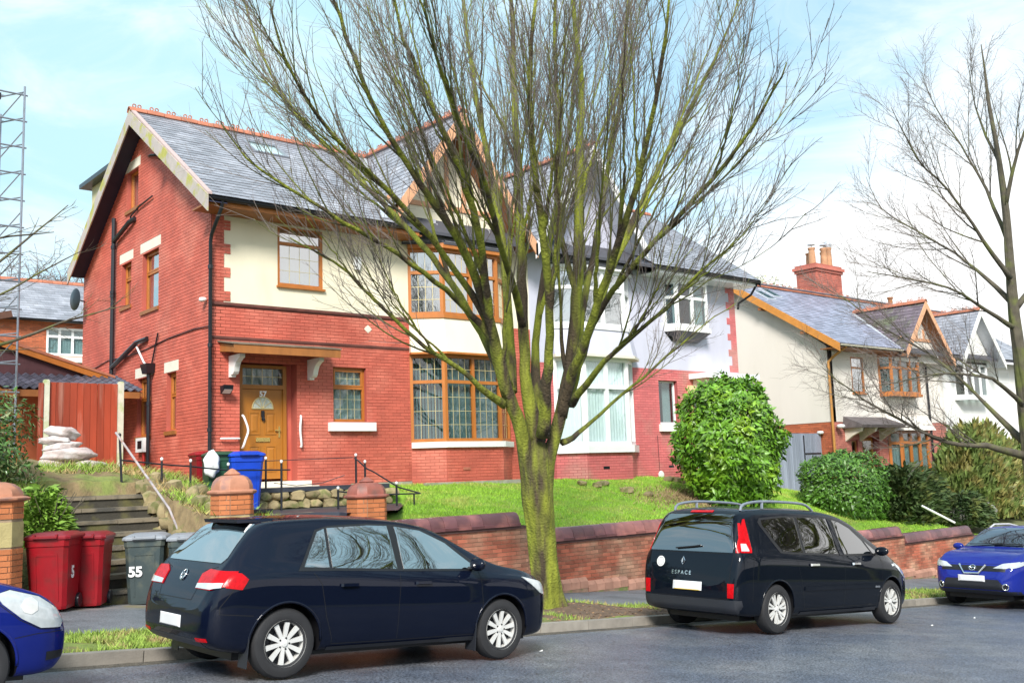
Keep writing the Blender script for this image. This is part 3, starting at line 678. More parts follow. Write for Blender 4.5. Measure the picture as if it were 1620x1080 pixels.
def skirt(parent, pts, z0, z1, m, over=.2, inner=20.42):
    w = MB(); P = [Vector((p[0],p[1],z0)) for p in pts]; P[0].x -= over; P[-1].x += over; P = [Vector((p.x,p.y-over*.7,p.z)) for p in P]
    P[0].y = 20.45; P[-1].y = 20.45; Q = [Vector((pts[0][0]+.1,20.45,z1)),Vector((pts[1][0]+.15,inner,z1)),Vector((pts[2][0]-.15,inner,z1)),Vector((pts[3][0]-.1,20.45,z1))]
    for i in range(3): w.add([P[i],P[i+1],Q[i+1],Q[i],P[i]-Vector((0,0,.05)),P[i+1]-Vector((0,0,.05))], [(0,1,2,3),(5,4,0,1)][:1]+[(4,5,1,0)])
    s = obj('bay_roof', w, MT['underlay'], parent)
    for i in range(3):
        d = (P[i+1]-P[i]); L = d.length; d.normalize(); mid = (Q[i]+Q[i+1])/2-(P[i]+P[i+1])/2; upv = (mid-d*mid.dot(d)); H = upv.length; upv.normalize()
        if i == 1 or True:
            fr = roofframe(P[i], d, upv); a0 = (Q[i]-P[i]).dot(d); a1 = (Q[i+1]-P[i]).dot(d)
            slate_plane(s, fr, H, lambda v: [(L3(0,a0,v/H), L3(L,a1,v/H))], m, row=.16, plen=.24, nmax=20)
skirt(h1, BP1, 5.76, 6.35, MT['slate'])
# gablet over the bay
def gablet(parent, xc, ye, half, mw, mb_, roofm, zr, tan, ymain, zfoot, wallY=FY-.02, timber=None, front=19.70, hr=.26, nm=120, sides=(1,1), halfs=None):
    zb = zr-half*tan
    b = MB(); b.prism([(xc-half+.12,wallY,zb-.1),(xc+half-.12,wallY,zb-.1),(xc,wallY,zr-.18)], (0,.2,0)); gw = obj('gablet_wall', b, mw, parent)
    if timber:
        t = MB(); t.box(xc-half+.5,xc+half-.5,wallY-.04,wallY,zb+.75,zb+.87)
        for dx in (-.55,0,.55): t.box(xc+dx-.06,xc+dx+.06,wallY-.035,wallY,zb+.87,zr-.35-abs(dx)*tan)
        obj('gablet_timber', t, timber, parent)
    for s, on in ((-1,sides[0]),(1,sides[1])):
        if not on: continue
        hh = half if not halfs else halfs[0 if s < 0 else 1]
        # deck from ridge to foot, back to the main roof
        dk = MB(); A = Vector((xc,front+.03,zr)); Bf = Vector((xc+s*hh,front+.03,zr-hh*tan)); yb = ymain(zr-hh*tan)
        dk.add([A,Bf,(Bf.x,max(yb,front+.1),Bf.z),(xc,ymain(zr),zr),(A.x,A.y,A.z-.06),(Bf.x,Bf.y,Bf.z-.06)], [(0,1,2,3),(4,5,1,0)])
        d_ = obj('gablet_roof', dk, MT['underlay'], parent)
        up = Vector((-s,0,tan)).normalized(); Lh = hh/abs(up.x); fr = roofframe((xc+s*hh,0,zr-hh*tan), (0,1,0), up)
        slate_plane(d_, fr, Lh, lambda v: [(front, max(front+.1, ymain(zr-hh*tan+up.z*v)))], roofm, nmax=nm if s < 0 else 20)
        bb = MB(); d = Vector((s*hh,0,-hh*tan)); hz = Vector((0,0,hr*1.5)); a = Vector((xc,front,zr+.06)); c = a+d*1.02
        bb.prism([a, c, c-hz, a-hz], (0,-.035,0)); obj('bargeboard', bb, mb_, parent)
        sf = MB(); a2 = Vector((xc,front,zr-.16)); sf.prism([a2, a2+d, a2+d-Vector((0,0,.03)), a2-Vector((0,0,.03))], (0,wallY-front,0)); obj('gablet_soffit', sf, MT['brownw'] if timber else MT['lead'], parent)
    ridge_tiles(parent, (xc,front-.04,zr+.06), (xc,ymain(zr)-.05,zr+.06))
    return gw
ym = lambda z: 19.72+(z-EZ)/TANR
gablet(h1, GC1, FY, 2.35, MT['cream'], MT['bargeo'], MT['slate'], GR, GT, ym, EZ, timber=MT["bargeo"], halfs=(2.0,2.35))
# lead valley strip
b = MB(); va = Vector((GC1-(GR-EZ-.1)/GT, 19.9, EZ+.15)); vb = Vector((GC1-.05, YR-.1, RZT)); b.bar(va, vb, .16, .012); obj('lead_valley', b, MT['lead'], rf)
b = MB(); b.box(13.3,14.02,FY-.01,FY,5.5,6.1); obj('render_cheek', b, MT['cream'], h1)
# doorway recess, door, fanlight, canopy
b = MB(); b.box(9.56,10.93,FY+.62,FY+.66,-.3,2.6); b.box(10.72,10.93,FY+.27,FY+.62,-.3,2.6); b.box(9.50,9.56,FY+.27,FY+.66,-.3,2.6); b.box(9.56,10.72,FY+.27,FY+.62,2.6,2.66); obj('porch_reveal', b, MT['brick1'], h1)
DX0, DX1, DY = 9.72, 10.70, FY+.20
b = MB()
for q in ((DX0-.08,DX0,0,2.55),(DX1,DX1+.08,0,2.55),(DX0,DX1,2.03,2.12),(DX0,DX1,2.49,2.56)): b.box(q[0],q[1],DY,DY+.10,q[2],q[3])
df = obj('door_frame', b, MT['wooddoor'], h1)
b = MB(); b.box(DX0,DX1,DY+.05,DY+.06,2.12,2.49); obj('pane', b, MT['glass'], df)
b = MB(); b.box(DX0+.02,DX1-.02,DY+.2,DY+.21,2.1,2.5); obj('net_curtain', b, MT['curtain'], df)
b = MB(); 
for i in range(1,4): x = L3(DX0,DX1,i/4); b.box(x-.006,x+.006,DY+.045,DY+.05,2.12,2.49)
b.box(DX0,DX1,DY+.044,DY+.049,2.30,2.312); obj('glazing_bars', b, MT['leadbar'], df)
b = MB(); b.box(DX0+.005,DX1-.005,DY+.04,DY+.085,.04,2.025)
door = obj('door', b, MT['wooddoor'], h1)
def panel(x0,x1,z0,z1):
    p = MB(); y = DY+.04
    for q in ((x0,x1,z0,z0+.03),(x0,x1,z1-.03,z1),(x0,x0+.03,z0+.03,z1-.03),(x1-.03,x1,z0+.03,z1-.03)): p.box(q[0],q[1],y-.014,y,q[2],q[3])
    p.add([(x0+.05,y-.001,z0+.05),(x1-.05,y-.001,z0+.05),(x1-.05,y-.001,z1-.05),(x0+.05,y-.001,z1-.05),(x0+.09,y-.014,z0+.09),(x1-.09,y-.014,z0+.09),(x1-.09,y-.014,z1-.09),(x0+.09,y-.014,z1-.09)], [(0,1,5,4),(1,2,6,5),(2,3,7,6),(3,0,4,7),(4,5,6,7)])
    obj('door_panel', p, MT['wooddoor'], door)
cxd = (DX0+DX1)/2
panel(DX0+.16,cxd-.06,1.02,1.52); panel(cxd+.06,DX1-.16,1.02,1.52); panel(DX0+.16,cxd-.06,.2,.78); panel(cxd+.06,DX1-.16,.2,.78)
fan = MB(); pts = [(cxd+.25*math.cos(t), DY+.03, 1.60+.25*math.sin(t)) for t in [math.pi*j/12 for j in range(13)]]
fan.prism(pts[::-1], (0,.012,0)); obj('fan_glazing', fan, mat('obscured_glass', (.45,.48,.42), .15, .2, 20), door)
fr_ = MB(); fr_.tube([(p[0],p[1]-.004,p[2]) for p in pts], .014, 5); fr_.box(cxd-.26,cxd+.26,DY+.02,DY+.035,1.585,1.605)
for t in (36,72,108,144): fr_.tube([(cxd,DY+.024,1.60),(cxd+.24*math.cos(R(t)),DY+.024,1.6+.24*math.sin(R(t)))], .008, 4)
obj('fan_frame', fr_, MT['leadbar'], door)
b = MB(); b.box(cxd-.17,cxd+.17,DY+.015,DY+.04,.86,.95); obj('letterbox', b, MT['brass'], door)
b = MB(); b.box(cxd-.035,cxd+.035,DY+.01,DY+.04,1.40,1.55); b.lathe([(.0,-.02),(.04,-.015),(.04,.015),(0,.02)], (cxd,DY+.0,1.36), 'y', 12); obj('knocker', b, MT['black'], door)
b = MB(); b.box(DX1-.11,DX1-.07,DY+.025,DY+.04,.95,1.2); b.box(DX1-.21,DX1-.07,DY-.01,DY+.008,1.1,1.125); b.tube([(DX1-.09,DY+.04,1.11),(DX1-.09,DY-.005,1.11)], .012, 6); obj('handle', b, MT['brass'], door)
def text(parent, s, loc, size, m, rot=(math.pi/2,0,0), ext=.003, name='lettering', bold=0):
    c = bpy.data.curves.new(name, 'FONT'); c.body = s; c.size = size; c.extrude = ext; c.align_x = 'CENTER'; c.align_y = 'CENTER'; c.offset = bold
    t = bpy.data.objects.new(name, c); COL.objects.link(t); dg = bpy.context.evaluated_depsgraph_get(); me = bpy.data.meshes.new_from_object(t.evaluated_get(dg))
    bpy.data.objects.remove(t); me.materials.clear(); me.materials.append(m)
    return inst(name, me, parent, loc, rot=rot)
text(door, '57', (cxd+.01,DY+.036,1.915), .17, MT['upvc'], name='house_number', bold=.006)
b = MB(); b.box(9.30,11.75,FY-.06,FY+.25,-.30,-.17) if False else b.box(9.5,11.1,FY-.35,FY+.25,-.22,-.02); b.box(9.5,11.15,FY-.6,FY-.35,-.35,-.13); obj('door_step', b, MT['stonec'], h1)
cn = MB(); cn.hexa([(9.10,20.51,2.79),(9.10,19.72,2.70),(11.55,19.72,2.70),(11.55,20.51,2.79),(9.10,20.51,2.98),(9.10,19.72,2.84),(11.55,19.72,2.84),(11.55,20.51,2.98)])
cn.box(9.06,11.60,19.68,19.72,2.68,2.87)
can = obj('canopy', cn, mat('brown_canopy_timber', (.34,.125,.03), .5, .2, 5, streak=.3), h1); b = MB(); b.hexa([(9.04,20.5,3.0),(9.04,19.66,2.86),(11.62,19.66,2.86),(11.62,20.5,3.0),(9.04,20.5,3.03),(9.04,19.66,2.89),(11.62,19.66,2.89),(11.62,20.5,3.03)]); obj('canopy_flashing', b, mat('weathered_felt', (.20,.15,.11), .8, .25, 5), can)
for x in (9.30,11.20):
    b = MB(); pr = [(20.5,2.70),(19.80,2.70),(19.80,2.58),(19.92,2.54),(20.05,2.44),(20.12,2.30),(20.16,2.16),(20.22,2.08),(20.36,2.06),(20.36,2.0),(20.5,2.0)]
    b.prism([(x,20.5-(20.5-p)*.8,2.7-(2.7-z)*.66) for p,z in pr], (.12,0,0)); obj('canopy_bracket', b, MT['stonew'], can)
# grab rails, bulkhead lamp, alarm box, soil
wr = MT['upvc']
pipe(h1, [(9.10,20.42,1.0-.08),(9.13,20.40,.92),(9.48,20.40,.92),(9.5,20.46,.92)], .022, 'grab_rail', wr)
pipe(h1, [(9.6,20.45,1.42),(9.62,20.40,1.36),(9.70,20.38,1.1),(9.64,20.38,.9),(9.60,20.40,.76),(9.6,20.46,.72)], .024, 'grab_rail', wr)
pipe(h1, [(11.0,20.45,1.42),(10.98,20.40,1.38),(10.95,20.38,1.1),(10.99,20.40,.76),(11.0,20.46,.74)], .024, 'grab_rail', wr)
b = MB(); b.tube([(9.17,20.5,2.03),(9.17,20.3,2.0)], .03, 6); b.hexa([(9.06,20.36,1.86),(9.28,20.36,1.86),(9.28,20.22,1.95),(9.06,20.22,1.95),(9.06,20.4,2.02),(9.28,20.4,2.02),(9.28,20.2,2.05),(9.06,20.2,2.05)]); bl = obj('flood_lamp', b, MT['black'], h1)
b = MB(); b.hexa([(9.08,20.345,1.87),(9.26,20.345,1.87),(9.26,20.21,1.95),(9.08,20.21,1.95),(9.08,20.34,1.88),(9.26,20.34,1.88),(9.26,20.205,1.955),(9.08,20.205,1.955)]); obj('lamp_glass', b, MT['upvc'], bl)
b = MB(); b.box(12.45,12.62,20.40,20.5,5.02,5.24); b.hexa([(12.47,20.42,4.93),(12.60,20.42,4.93),(12.60,20.5,4.93),(12.47,20.5,4.93),(12.47,20.40,5.02),(12.60,20.40,5.02),(12.60,20.5,5.02),(12.47,20.5,5.02)]); obj('alarm_box', b, MT['upvc'], h1)
b = MB(); b.lathe([(0,-.05),(.07,-.04),(.09,0),(.07,.04),(0,.05)], (8.8,20.7,3.93), 'z', 12); obj('sensor', b, MT['upvc'], h1, smooth=True)
b = MB(); b.prism([(12.83,20.485,3.42),(12.72,20.485,3.52),(12.83,20.485,3.62),(12.94,20.485,3.52)], (0,.015,0)); b.box(12.77,12.89,20.48,20.486,3.46,3.58); obj('wall_tie_plate', b, MT['stonec'], h1)
# small rear dormer that shows beyond the verge
b = MB(); b.box(8.9,10.6,26.9,28.6,7.1,8.35); dr = obj('rear_dormer', b, mat('yellowed_cladding', (.55,.5,.3), .7, .12, 5), rf)
b = MB(); b.box(8.65,10.8,26.2,28.95,8.35,8.47); obj('dormer_roof', b, MT['black'], dr)
# dark inner floor and partitions so that panes look into dim rooms
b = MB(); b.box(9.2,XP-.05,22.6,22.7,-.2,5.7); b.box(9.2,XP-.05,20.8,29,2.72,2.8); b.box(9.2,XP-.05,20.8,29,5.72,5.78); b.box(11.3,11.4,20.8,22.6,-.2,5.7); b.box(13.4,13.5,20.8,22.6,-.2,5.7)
obj('interior', b, MT['room'], h1)

# ------------------------------------------------------------------ HOUSE 2 (right half of the pair)
h2 = thing('brick_house', 'pink painted brick semi with pale grey render, white bay windows and a white oriel', 'house', (22.6, 24.8, -.5), group='houses along the street')
X2 = 27.08; BP2 = [(18.8,20.5),(19.5,20.0),(21.28,20.0),(22.0,20.5)]
holes2 = [(18.8,22.0,.62,5.78),(23.12,23.98,1.30,2.62),(24.75,26.6,-.4,2.45),(23.7,25.3,4.25,5.72)]
b = MB(); slab(b, XP, X2, -1.6, 2.97, holes2, lambda b,a,c,p,q: b.box(a,c,FY,FY+.28,p,q)); wf = obj('front_wall', b, MT['mortar2'], h2)
brickwall(wf, front(FY), -.9, 2.97, lambda z: [(XP, X2)], holes2, MT['brick2'], 300, hide=lambda u,v: v<-.35 or (19<u<22))
b = MB(); slab(b, XP, X2, 2.97, 5.95, holes2, lambda b,a,c,p,q: b.box(a,c,FY-.012,FY+.28,p,q)); wu = obj('render_panel', b, MT['greyr'], h2)
qz = 3.0; k = 0; qrows = []
while qz < 5.83:
    nck = 3 if k % 2 == 0 else 4; wq = .46 if k % 2 == 0 else .30
    for j in range(nck): qrows.append((qz, [(X2-wq, X2)])); qz += .075
    k += 1
pieces(wu, 'brick', 'quoin_bricks', front(FY-.014), qrows, .075, .225, .008, .01, .008, MT['brick2'], 100, jitter=.002)
b = MB(); b.box(X2-.28,X2,YB-8.3,YB,-1.6,5.9); obj('side_wall', b, MT['whiter'], h2)
b = MB(); b.prism([(X2-.28,FY+.3,5.9),(X2-.28,YR,RZT-.2),(X2-.28,28.6,5.9)], (.27,0,0)); b.box(XP,X2,YB-.28,YB,-1.6,5.9); obj('gable_wall', b, MT['whiter'], h2)
bay_bricks(h2, BP2, -.9, .48, MT['mortar2'], MT['brick2'])
ring(h2, BP2, (-.1,-.1), (.10,.10), .46, .66, MT['upvc'], 'bay_sill')
bay(h2, BP2, .66, 3.12, 2.30, MT['upvc'], SC, curtain='net', fw=.10, glass=MT['glassn'])
ring(h2, BP2, (-.1,-.1), (.24,.24), 3.12, 3.20, MT['stonec'], 'bay_head')
ring(h2, BP2, (-.1,-.1), (.20,.04), 3.20, 3.92, MT['greyr'], 'render_apron')
ring(h2, BP2, (-.1,-.1), (.08,.08), 3.92, 4.02, MT['upvc'], 'bay_sill')
bay(h2, BP2, 4.02, 5.66, 5.1, MT['upvc'], SC, curtain='net', fw=.09, glass=MT['glassm'])
ring(h2, BP2, (-.1,-.1), (.13,.13), 5.66, 5.76, MT['upvc'], 'bay_head')
skirt(h2, BP2, 5.78, 6.35, MT['slate'])
rf2 = obj('roof', MB().prism([(XP+.01,19.76,EZ-.03),(XP+.01,YR,RZT+.02),(XP+.01,29.05,EZ-.03),(XP+.01,29.05,EZ-.11),(XP+.01,YR,RZT-.08),(XP+.01,19.76,EZ-.11)], (27.5-XP,0,0)), MT['underlay'], h2)
slate_plane(rf2, f1, LS, lambda v: [(min(GC2+(GR-(EZ+U.z*v))/GT+.03,27.3), 27.5)])
slate_plane(rf2, f1b, LS, lambda v: [(XP, 27.5)], nmax=0)
ridge_tiles(rf2, (GC2+.2,YR,RZT+.06), (27.5,YR,RZT+.06), crest=False)
gablet(h2, GC2, FY, 2.35, MT['greyr'], MT['bargew'], MT['slate'], GR-.02, GT, ym, EZ, halfs=(2.35,2.0))
b = MB(); b.box(22.5,27.45,19.82,20.5,5.80,5.83); obj('eaves_soffit', b, MT['upvc'], h2)
b = MB(); b.box(22.5,27.45,19.79,19.82,5.80,5.97); obj('fascia', b, MT['upvc'], h2)
gutter(h2, (22.3,19.715,5.955), (27.5,19.715,5.955), .068)
pipe(h2, [(27.4,19.75,5.9),(27.36,20.0,5.55),(27.14,20.35,5.3),(27.14,20.4,5.1)], .04)
b = MB(); b.prism([(27.5,19.7,EZ),(27.5,YR,RZT+.05),(27.5,YR,RZT-.15),(27.5,19.7,EZ-.2)], (.03,0,0)); obj('bargeboard', b, MT['black'], h2)
window(h2, (23.12,FY,0), (1,0,0), (0,-1,0), .86, 1.30, 2.62, MT['upvc'], (1,), None, inset=.12, fw=.05, curtain='half')
b = MB(); b.box(23.05,24.15,FY-.12,FY+.05,1.07,1.29); obj('sill', b, MT['stonew'], h2)
# oriel
OP = [(23.52,20.49),(23.72,20.1),(25.2,20.1),(25.42,20.49)]
bay(h2, OP, 4.28, 5.70, 5.2, MT['upvc'], [(1,),(1,1),(1,)], fw=.085, curtain='half', glass=MT['glass'])
ring(h2, OP, (-.3,-.3), (.07,.07), 4.14, 4.28, MT['stonew'], 'oriel_sill'); ring(h2, OP, (-.1,-.1), (.05,.05), 5.70, 5.80, MT['upvc'], 'oriel_head')
b = MB(); b.add([(23.5,20.5,4.14),(23.7,20.06,4.14),(25.25,20.06,4.14),(25.45,20.5,4.14),(23.8,20.5,3.86),(24.0,20.35,3.86),(24.9,20.35,3.86),(25.1,20.5,3.86)], [(0,1,5,4),(1,2,6,5),(2,3,7,6),(4,5,6,7),(3,2,1,0)]); obj('oriel_corbel', b, MT['black'], h2)
# canopy and porch
b = MB(); b.box(24.55,27.2,19.75,20.5,2.70,2.86); c2 = obj('canopy', b, MT['upvc'], h2)
for x in (24.75,26.8):
    b = MB(); b.prism([(x,20.5,2.7),(x,19.85,2.7),(x,19.9,2.55),(x,20.2,2.4),(x,20.35,2.1),(x,20.5,2.05)], (.14,0,0)); obj('canopy_bracket', b, MT['stonec'], c2)
b = MB(); b.box(24.45,24.72,20.36,20.5,2.28,2.50); obj('lamp', b, mat('yellowed_plastic', (.72,.60,.32), .4, .05), h2)
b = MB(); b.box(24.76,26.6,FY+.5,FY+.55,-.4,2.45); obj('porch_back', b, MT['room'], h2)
b = MB(); b.box(25.2,26.1,FY+.42,FY+.48,-.35,2.0); obj('door', b, MT['upvc'], h2)
b = MB(); b.box(23.40,23.62,FY-.01,FY,-.02,.05); obj('air_brick', b, MT['black'], h2); b = MB(); b.box(20.1,20.34,19.985,20.0,.0,.08); obj('air_brick', b, MT['black'], h2)
pipe(h2, [(22.93,20.47,.95),(22.96,20.47,-.45)], .008, 'cable', n=4)
b = MB(); b.lathe([(0,-.02),(.10,-.01),(.12,.02),(.0,.1)], (22.95,20.40,-.22), 'y', 12); obj('flue_cap', b, MT['stonew'], h2, smooth=40)
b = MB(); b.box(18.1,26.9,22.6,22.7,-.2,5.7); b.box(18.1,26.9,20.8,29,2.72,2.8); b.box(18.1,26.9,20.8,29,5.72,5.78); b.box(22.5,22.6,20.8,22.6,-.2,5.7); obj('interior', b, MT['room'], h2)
# ------------------------------------------------------------------ HOUSES 3 and 4 (next pair, lower down the hill)
X3, XP3, X4 = 32.35, 40.75, 49.1
EZ3, RZ3, Y3 = 4.18, 7.15, 20.5
TN3 = (RZ3-EZ3)/(24.4-19.72); U3 = Vector((0,1,TN3)).normalized(); LS3 = (24.4-19.72)/U3.y
ym3 = lambda z: 19.72+(z-EZ3)/TN3
h3 = thing('rendered_house', 'off white rendered semi with orange bargeboard, oak windows and tall red chimney stack', 'house', (36.5,24.8,-1.9), group='houses along the street')
h4 = thing('rendered_house', 'white rendered semi with white bargeboard, furthest house along the street', 'house', (45,24.8,-2.4), group='houses along the street')
holes3 = [(33.86,34.72,2.5,3.86),(34.25,35.45,-1.7,.85),(33.55,33.95,-.6,.75),(35.75,38.4,2.42,4.0),(36.1,38.7,-.62,1.10)]
b = MB(); slab(b, X3, XP3, -2.6, 1.42, holes3, lambda b,a,c,p,q: b.box(a,c,Y3,Y3+.28,p,q)); wf = obj('front_wall', b, MT['mortar2'], h3)
brickwall(wf, front(Y3), -1.7, 1.42, lambda z: [(X3,XP3)], holes3, mat('rose_brick', (.45,.16,.12), .75, .12, 2, .002, 60, piece=.15), 200, hide=lambda u,v: v<-.8)
b = MB(); slab(b, X3, XP3, 1.42, EZ3-.05, holes3, lambda b,a,c,p,q: b.box(a,c,Y3-.02,Y3+.28,p,q)); obj('render_panel', b, MT['whiter'], h3)
b = MB(); b.box(X3,X3+.28,Y3+.28,29.1,-2.6,1.42); ws = obj('side_wall', b, MT['mortar3'], h3)
brickwall(ws, left(X3), -1.6, 1.42, lambda z: [(Y3,29.1)], [], MT['brick3'], 160, hide=lambda u,v: v<-1 or u>25)
pieces(ws, 'brick', 'corner_bricks', front(Y3-.002), [(-1.6+.075*i, [(X3, X3+.22)]) for i in range(40)], .075, .225, .011, .012, .0, MT['brick3'], 0)
b = MB(); b.prism([(X3-.02,Y3-.02,1.42),(X3-.02,Y3-.02,EZ3),(X3-.02,24.4,RZ3-.15),(X3-.02,29.1,EZ3),(X3-.02,29.1,1.42)], (.3,0,0)); obj('render_gable', b, MT['whiter'], h3)
pf = lambda s, x0, x1, par: obj('roof', MB().prism([(x0,19.76,EZ3-.03),(x0,24.4,RZ3),(x0,29.05,EZ3-.03),(x0,29.05,EZ3-.11),(x0,24.4,RZ3-.1),(x0,19.76,EZ3-.11)], (x1-x0,0,0)), MT['underlay'], par)
rf3 = pf(0, X3-.4, XP3, h3); rf4 = pf(0, XP3+.01, X4+.4, h4)
G3, G4 = 38.1, 42.75; G3T, G3R = 1.15, 6.12
f3 = roofframe((0,19.72,EZ3), (1,0,0), U3)
def main3(v):
    z = EZ3+U3.z*v
    if z > G3R: return [(X3-.4, XP3)]
    return [(X3-.4, max(G3-1.9, G3-(G3R-z)/G3T)), (min(G3+2.2, G3+(G3R-z)/G3T), XP3)]
slate_plane(rf3, f3, LS3, main3, mat('pale_blue_slate', (.27,.28,.36), .4, .14, 2.5, .002, 30, piece=.25), row=.2, plen=.3)
slate_plane(rf4, f3, LS3, lambda v: [(XP3, max(XP3+.1, G4-max(0,(G3R-EZ3-U3.z*v))/G3T)), (G4+max(0,(G3R-EZ3-U3.z*v))/G3T, X4+.4)], row=.2, plen=.3, nmax=120)
f3b = roofframe((0,29.08,EZ3), (1,0,0), (0,-1,TN3)); slate_plane(rf3, f3b, LS3, lambda v: [(X3-.4, X4+.4)], nmax=0, row=.25, plen=.4)
ridge_tiles(rf3, (X3-.4,24.4,RZ3+.05), (XP3,24.4,RZ3+.05), crest=True, r=.13); ridge_tiles(rf4, (XP3,24.4,RZ3+.05), (X4+.4,24.4,RZ3+.05), crest=False, r=.13)
tile = MT['slated']
gablet(h3, G3, Y3, 1.95, MT['whiter'], MT['bargeo'], tile, G3R, G3T, ym3, EZ3, wallY=20.05, timber=MT['bargeo'], front=19.55, halfs=(1.75,1.95), hr=.2)
gablet(h4, G4, Y3, 1.95, MT['stonew'], MT['stonew'], MT['slate'], G3R+.05, G3T, ym3, EZ3, wallY=20.05, front=19.55, halfs=(1.9,1.9), hr=.2)
b = MB(); b.bar((G3-1.75, 19.9, EZ3+.10), (G3-.1, ym3(G3R)-.05, G3R+.02), .16, .02); obj('lead_valley', b, MT['lead'], rf3)
barge(h3, X3-.44, 19.68, EZ3, 24.4, RZ3, .30, .035, mat('orange_bargeboard', (.58,.24,.05), .5, .12, 5)); barge(h3, X3-.44, 29.12, EZ3, 24.4, RZ3, .30, .035, MT['wood'])
b = MB(); 
for y in (21.2,23.0): z = EZ3+TN3*(y-19.72)-.33; b.box(X3-.4,X3,y-.08,y+.08,z-.1,z)
obj('purlin_end', b, MT['brownw'], h3)
b = MB(); b.box(X3-.4,36.1,19.80,Y3,EZ3-.16,EZ3-.13); b.box(X3-.4,36.1,19.78,19.80,EZ3-.16,EZ3); obj('eaves_soffit', b, MT['brownw'], h3)
gutter(h3, (X3-.4,19.71,EZ3-.03), (36.3,19.71,EZ3-.03), .065, MT['stonec'])
pipe(h3, [(X3+.1,19.75,EZ3-.1),(X3+.02,20.3,EZ3-.45),(X3-.06,20.42,EZ3-.6),(X3-.06,20.42,-1.7)], .05, m=mat('orange_downpipe', (.5,.23,.05), .5, .1))
pipe(h3, [(X3-.07,23.4,2.95),(X3-.12,23.5,2.95),(X3-.12,24.35,1.9),(X3-.12,24.4,.4)], .055, 'soil_pipe')
for i, (x, y) in enumerate(((32.6,23.05),(33.5,23.4))):
    v0, v1 = (y-19.72)/U3.y, (y+.75-19.72)/U3.y; s_ = MB()
    s_.hexa([f3(u,v,n) for u,v,n in [(x,v0,.0),(x+.6,v0,.0),(x+.6,v0,.06),(x,v0,.06),(x,v1,.0),(x+.6,v1,.0),(x+.6,v1,.06),(x,v1,.06)]]); s1 = obj('skylight', s_, MT['lead'], rf3)
    s_ = MB(); s_.hexa([f3(u,v,n) for u,v,n in [(x+.08,v0+.08,.066),(x+.52,v0+.08,.066),(x+.52,v0+.08,.072),(x+.08,v0+.08,.072),(x+.08,v1-.08,.066),(x+.52,v1-.08,.066),(x+.52,v1-.08,.072),(x+.08,v1-.08,.072)]]); obj('pane', s_, MT['glassm'], s1)
    s_ = MB(); s_.hexa([f3(u,v,n) for u,v,n in [(x+.08,v0+.08,.061),(x+.52,v0+.08,.061),(x+.52,v0+.08,.064),(x+.08,v0+.08,.064),(x+.08,v1-.08,.061),(x+.52,v1-.08,.061),(x+.52,v1-.08,.064),(x+.08,v1-.08,.064)]]); obj('sky_reflection_sheet', s_, MT['curtain'], s1)  # white sheet again, painting the sky's reflection into this skylight
window(h3, (33.86,Y3-.02,0), (1,0,0), (0,-1,0), .86, 2.5, 3.86, MT['wood'], (1,), 3.45, curtain='net', glass=MT['glassm'], sill=(MT['wood'],.06,.05,.03))
UB3 = [(35.75,20.48),(36.0,20.05),(38.1,20.05),(38.4,20.48)]
bay(h3, UB3, 2.5, 4.0, 3.5, MT['wood'], [(1,),(1,1,1),(1,)], fw=.08, curtain='blind'); ring(h3, UB3, (-.1,-.1), (.06,.06), 2.40, 2.5, MT['wood'], 'bay_sill'); ring(h3, UB3, (-.1,-.1), (.12,.12), 4.0, 4.15, MT['wood'], 'bay_head')
LB3 = [(36.1,20.48),(36.35,20.05),(38.4,20.05),(38.7,20.48)]
bay(h3, LB3, -.55, 1.08, .62, MT['wood'], [(1,),(1,1,1),(1,)], fw=.10, curtain='net'); ring(h3, LB3, (-.1,-.1), (.08,.08), -.66, -.55, MT['wood'], 'bay_sill')
bay_bricks(h3, LB3, -2.2, -.66, MT['mortar2'], MT['brick2'], 40)
ring(h3, LB3, (-.1,-.1), (.30,.02), 1.08, 1.62, MT['whiter'], 'render_apron')
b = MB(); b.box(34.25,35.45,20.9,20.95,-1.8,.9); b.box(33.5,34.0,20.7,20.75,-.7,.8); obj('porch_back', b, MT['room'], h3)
b = MB(); b.box(34.4,35.3,20.68,20.74,-1.7,.85); d3 = obj('door', b, MT['wooddoor'], h3); b = MB(); b.box(34.55,35.15,20.66,20.68,.15,.72); obj('pane', b, MT['glass'], d3)
window(h3, (33.55,Y3,0), (1,0,0), (0,-1,0), .40, -.6, .75, MT['brownw'], (1,), .25, inset=.05)
b = MB(); b.hexa([(33.0,19.7,1.18),(36.0,19.7,1.18),(36.0,20.5,1.18),(33.0,20.5,1.18),(33.0,19.66,1.28),(36.05,19.66,1.28),(35.9,20.5,1.62),(33.1,20.5,1.62)]); c3 = obj('canopy', b, mat('dark_canopy_tile', (.12,.10,.10), .7, .3, 5), h3)
for x in (33.15,34.1,35.5):
    b = MB(); b.prism([(x,20.5,1.18),(x,19.8,1.18),(x,19.85,1.05),(x,20.2,.9),(x,20.5,.7)], (.13,0,0)); obj('canopy_bracket', b, MT['stonec'], c3)
b = MB(); b.lathe([(0,-.06),(.10,-.05),(.13,0),(.10,.05),(0,.06)], (32.2,20.9,1.05), 'z', 12); b.lathe([(0,-.08),(.12,-.06),(.16,0),(.12,.06),(0,.08)], (32.6,20.3,1.25), 'z', 12); obj('lamp', b, MT['upvc'], h3, smooth=True)
pipe(h3, [(39.3,20.4,EZ3),(39.35,20.4,-2)], .045)
b = MB(); b.box(X3+.3,XP3,22.3,22.4,-2,4); b.box(X3+.3,XP3,20.8,29,1.2,1.3); obj('interior', b, MT['room'], h3)
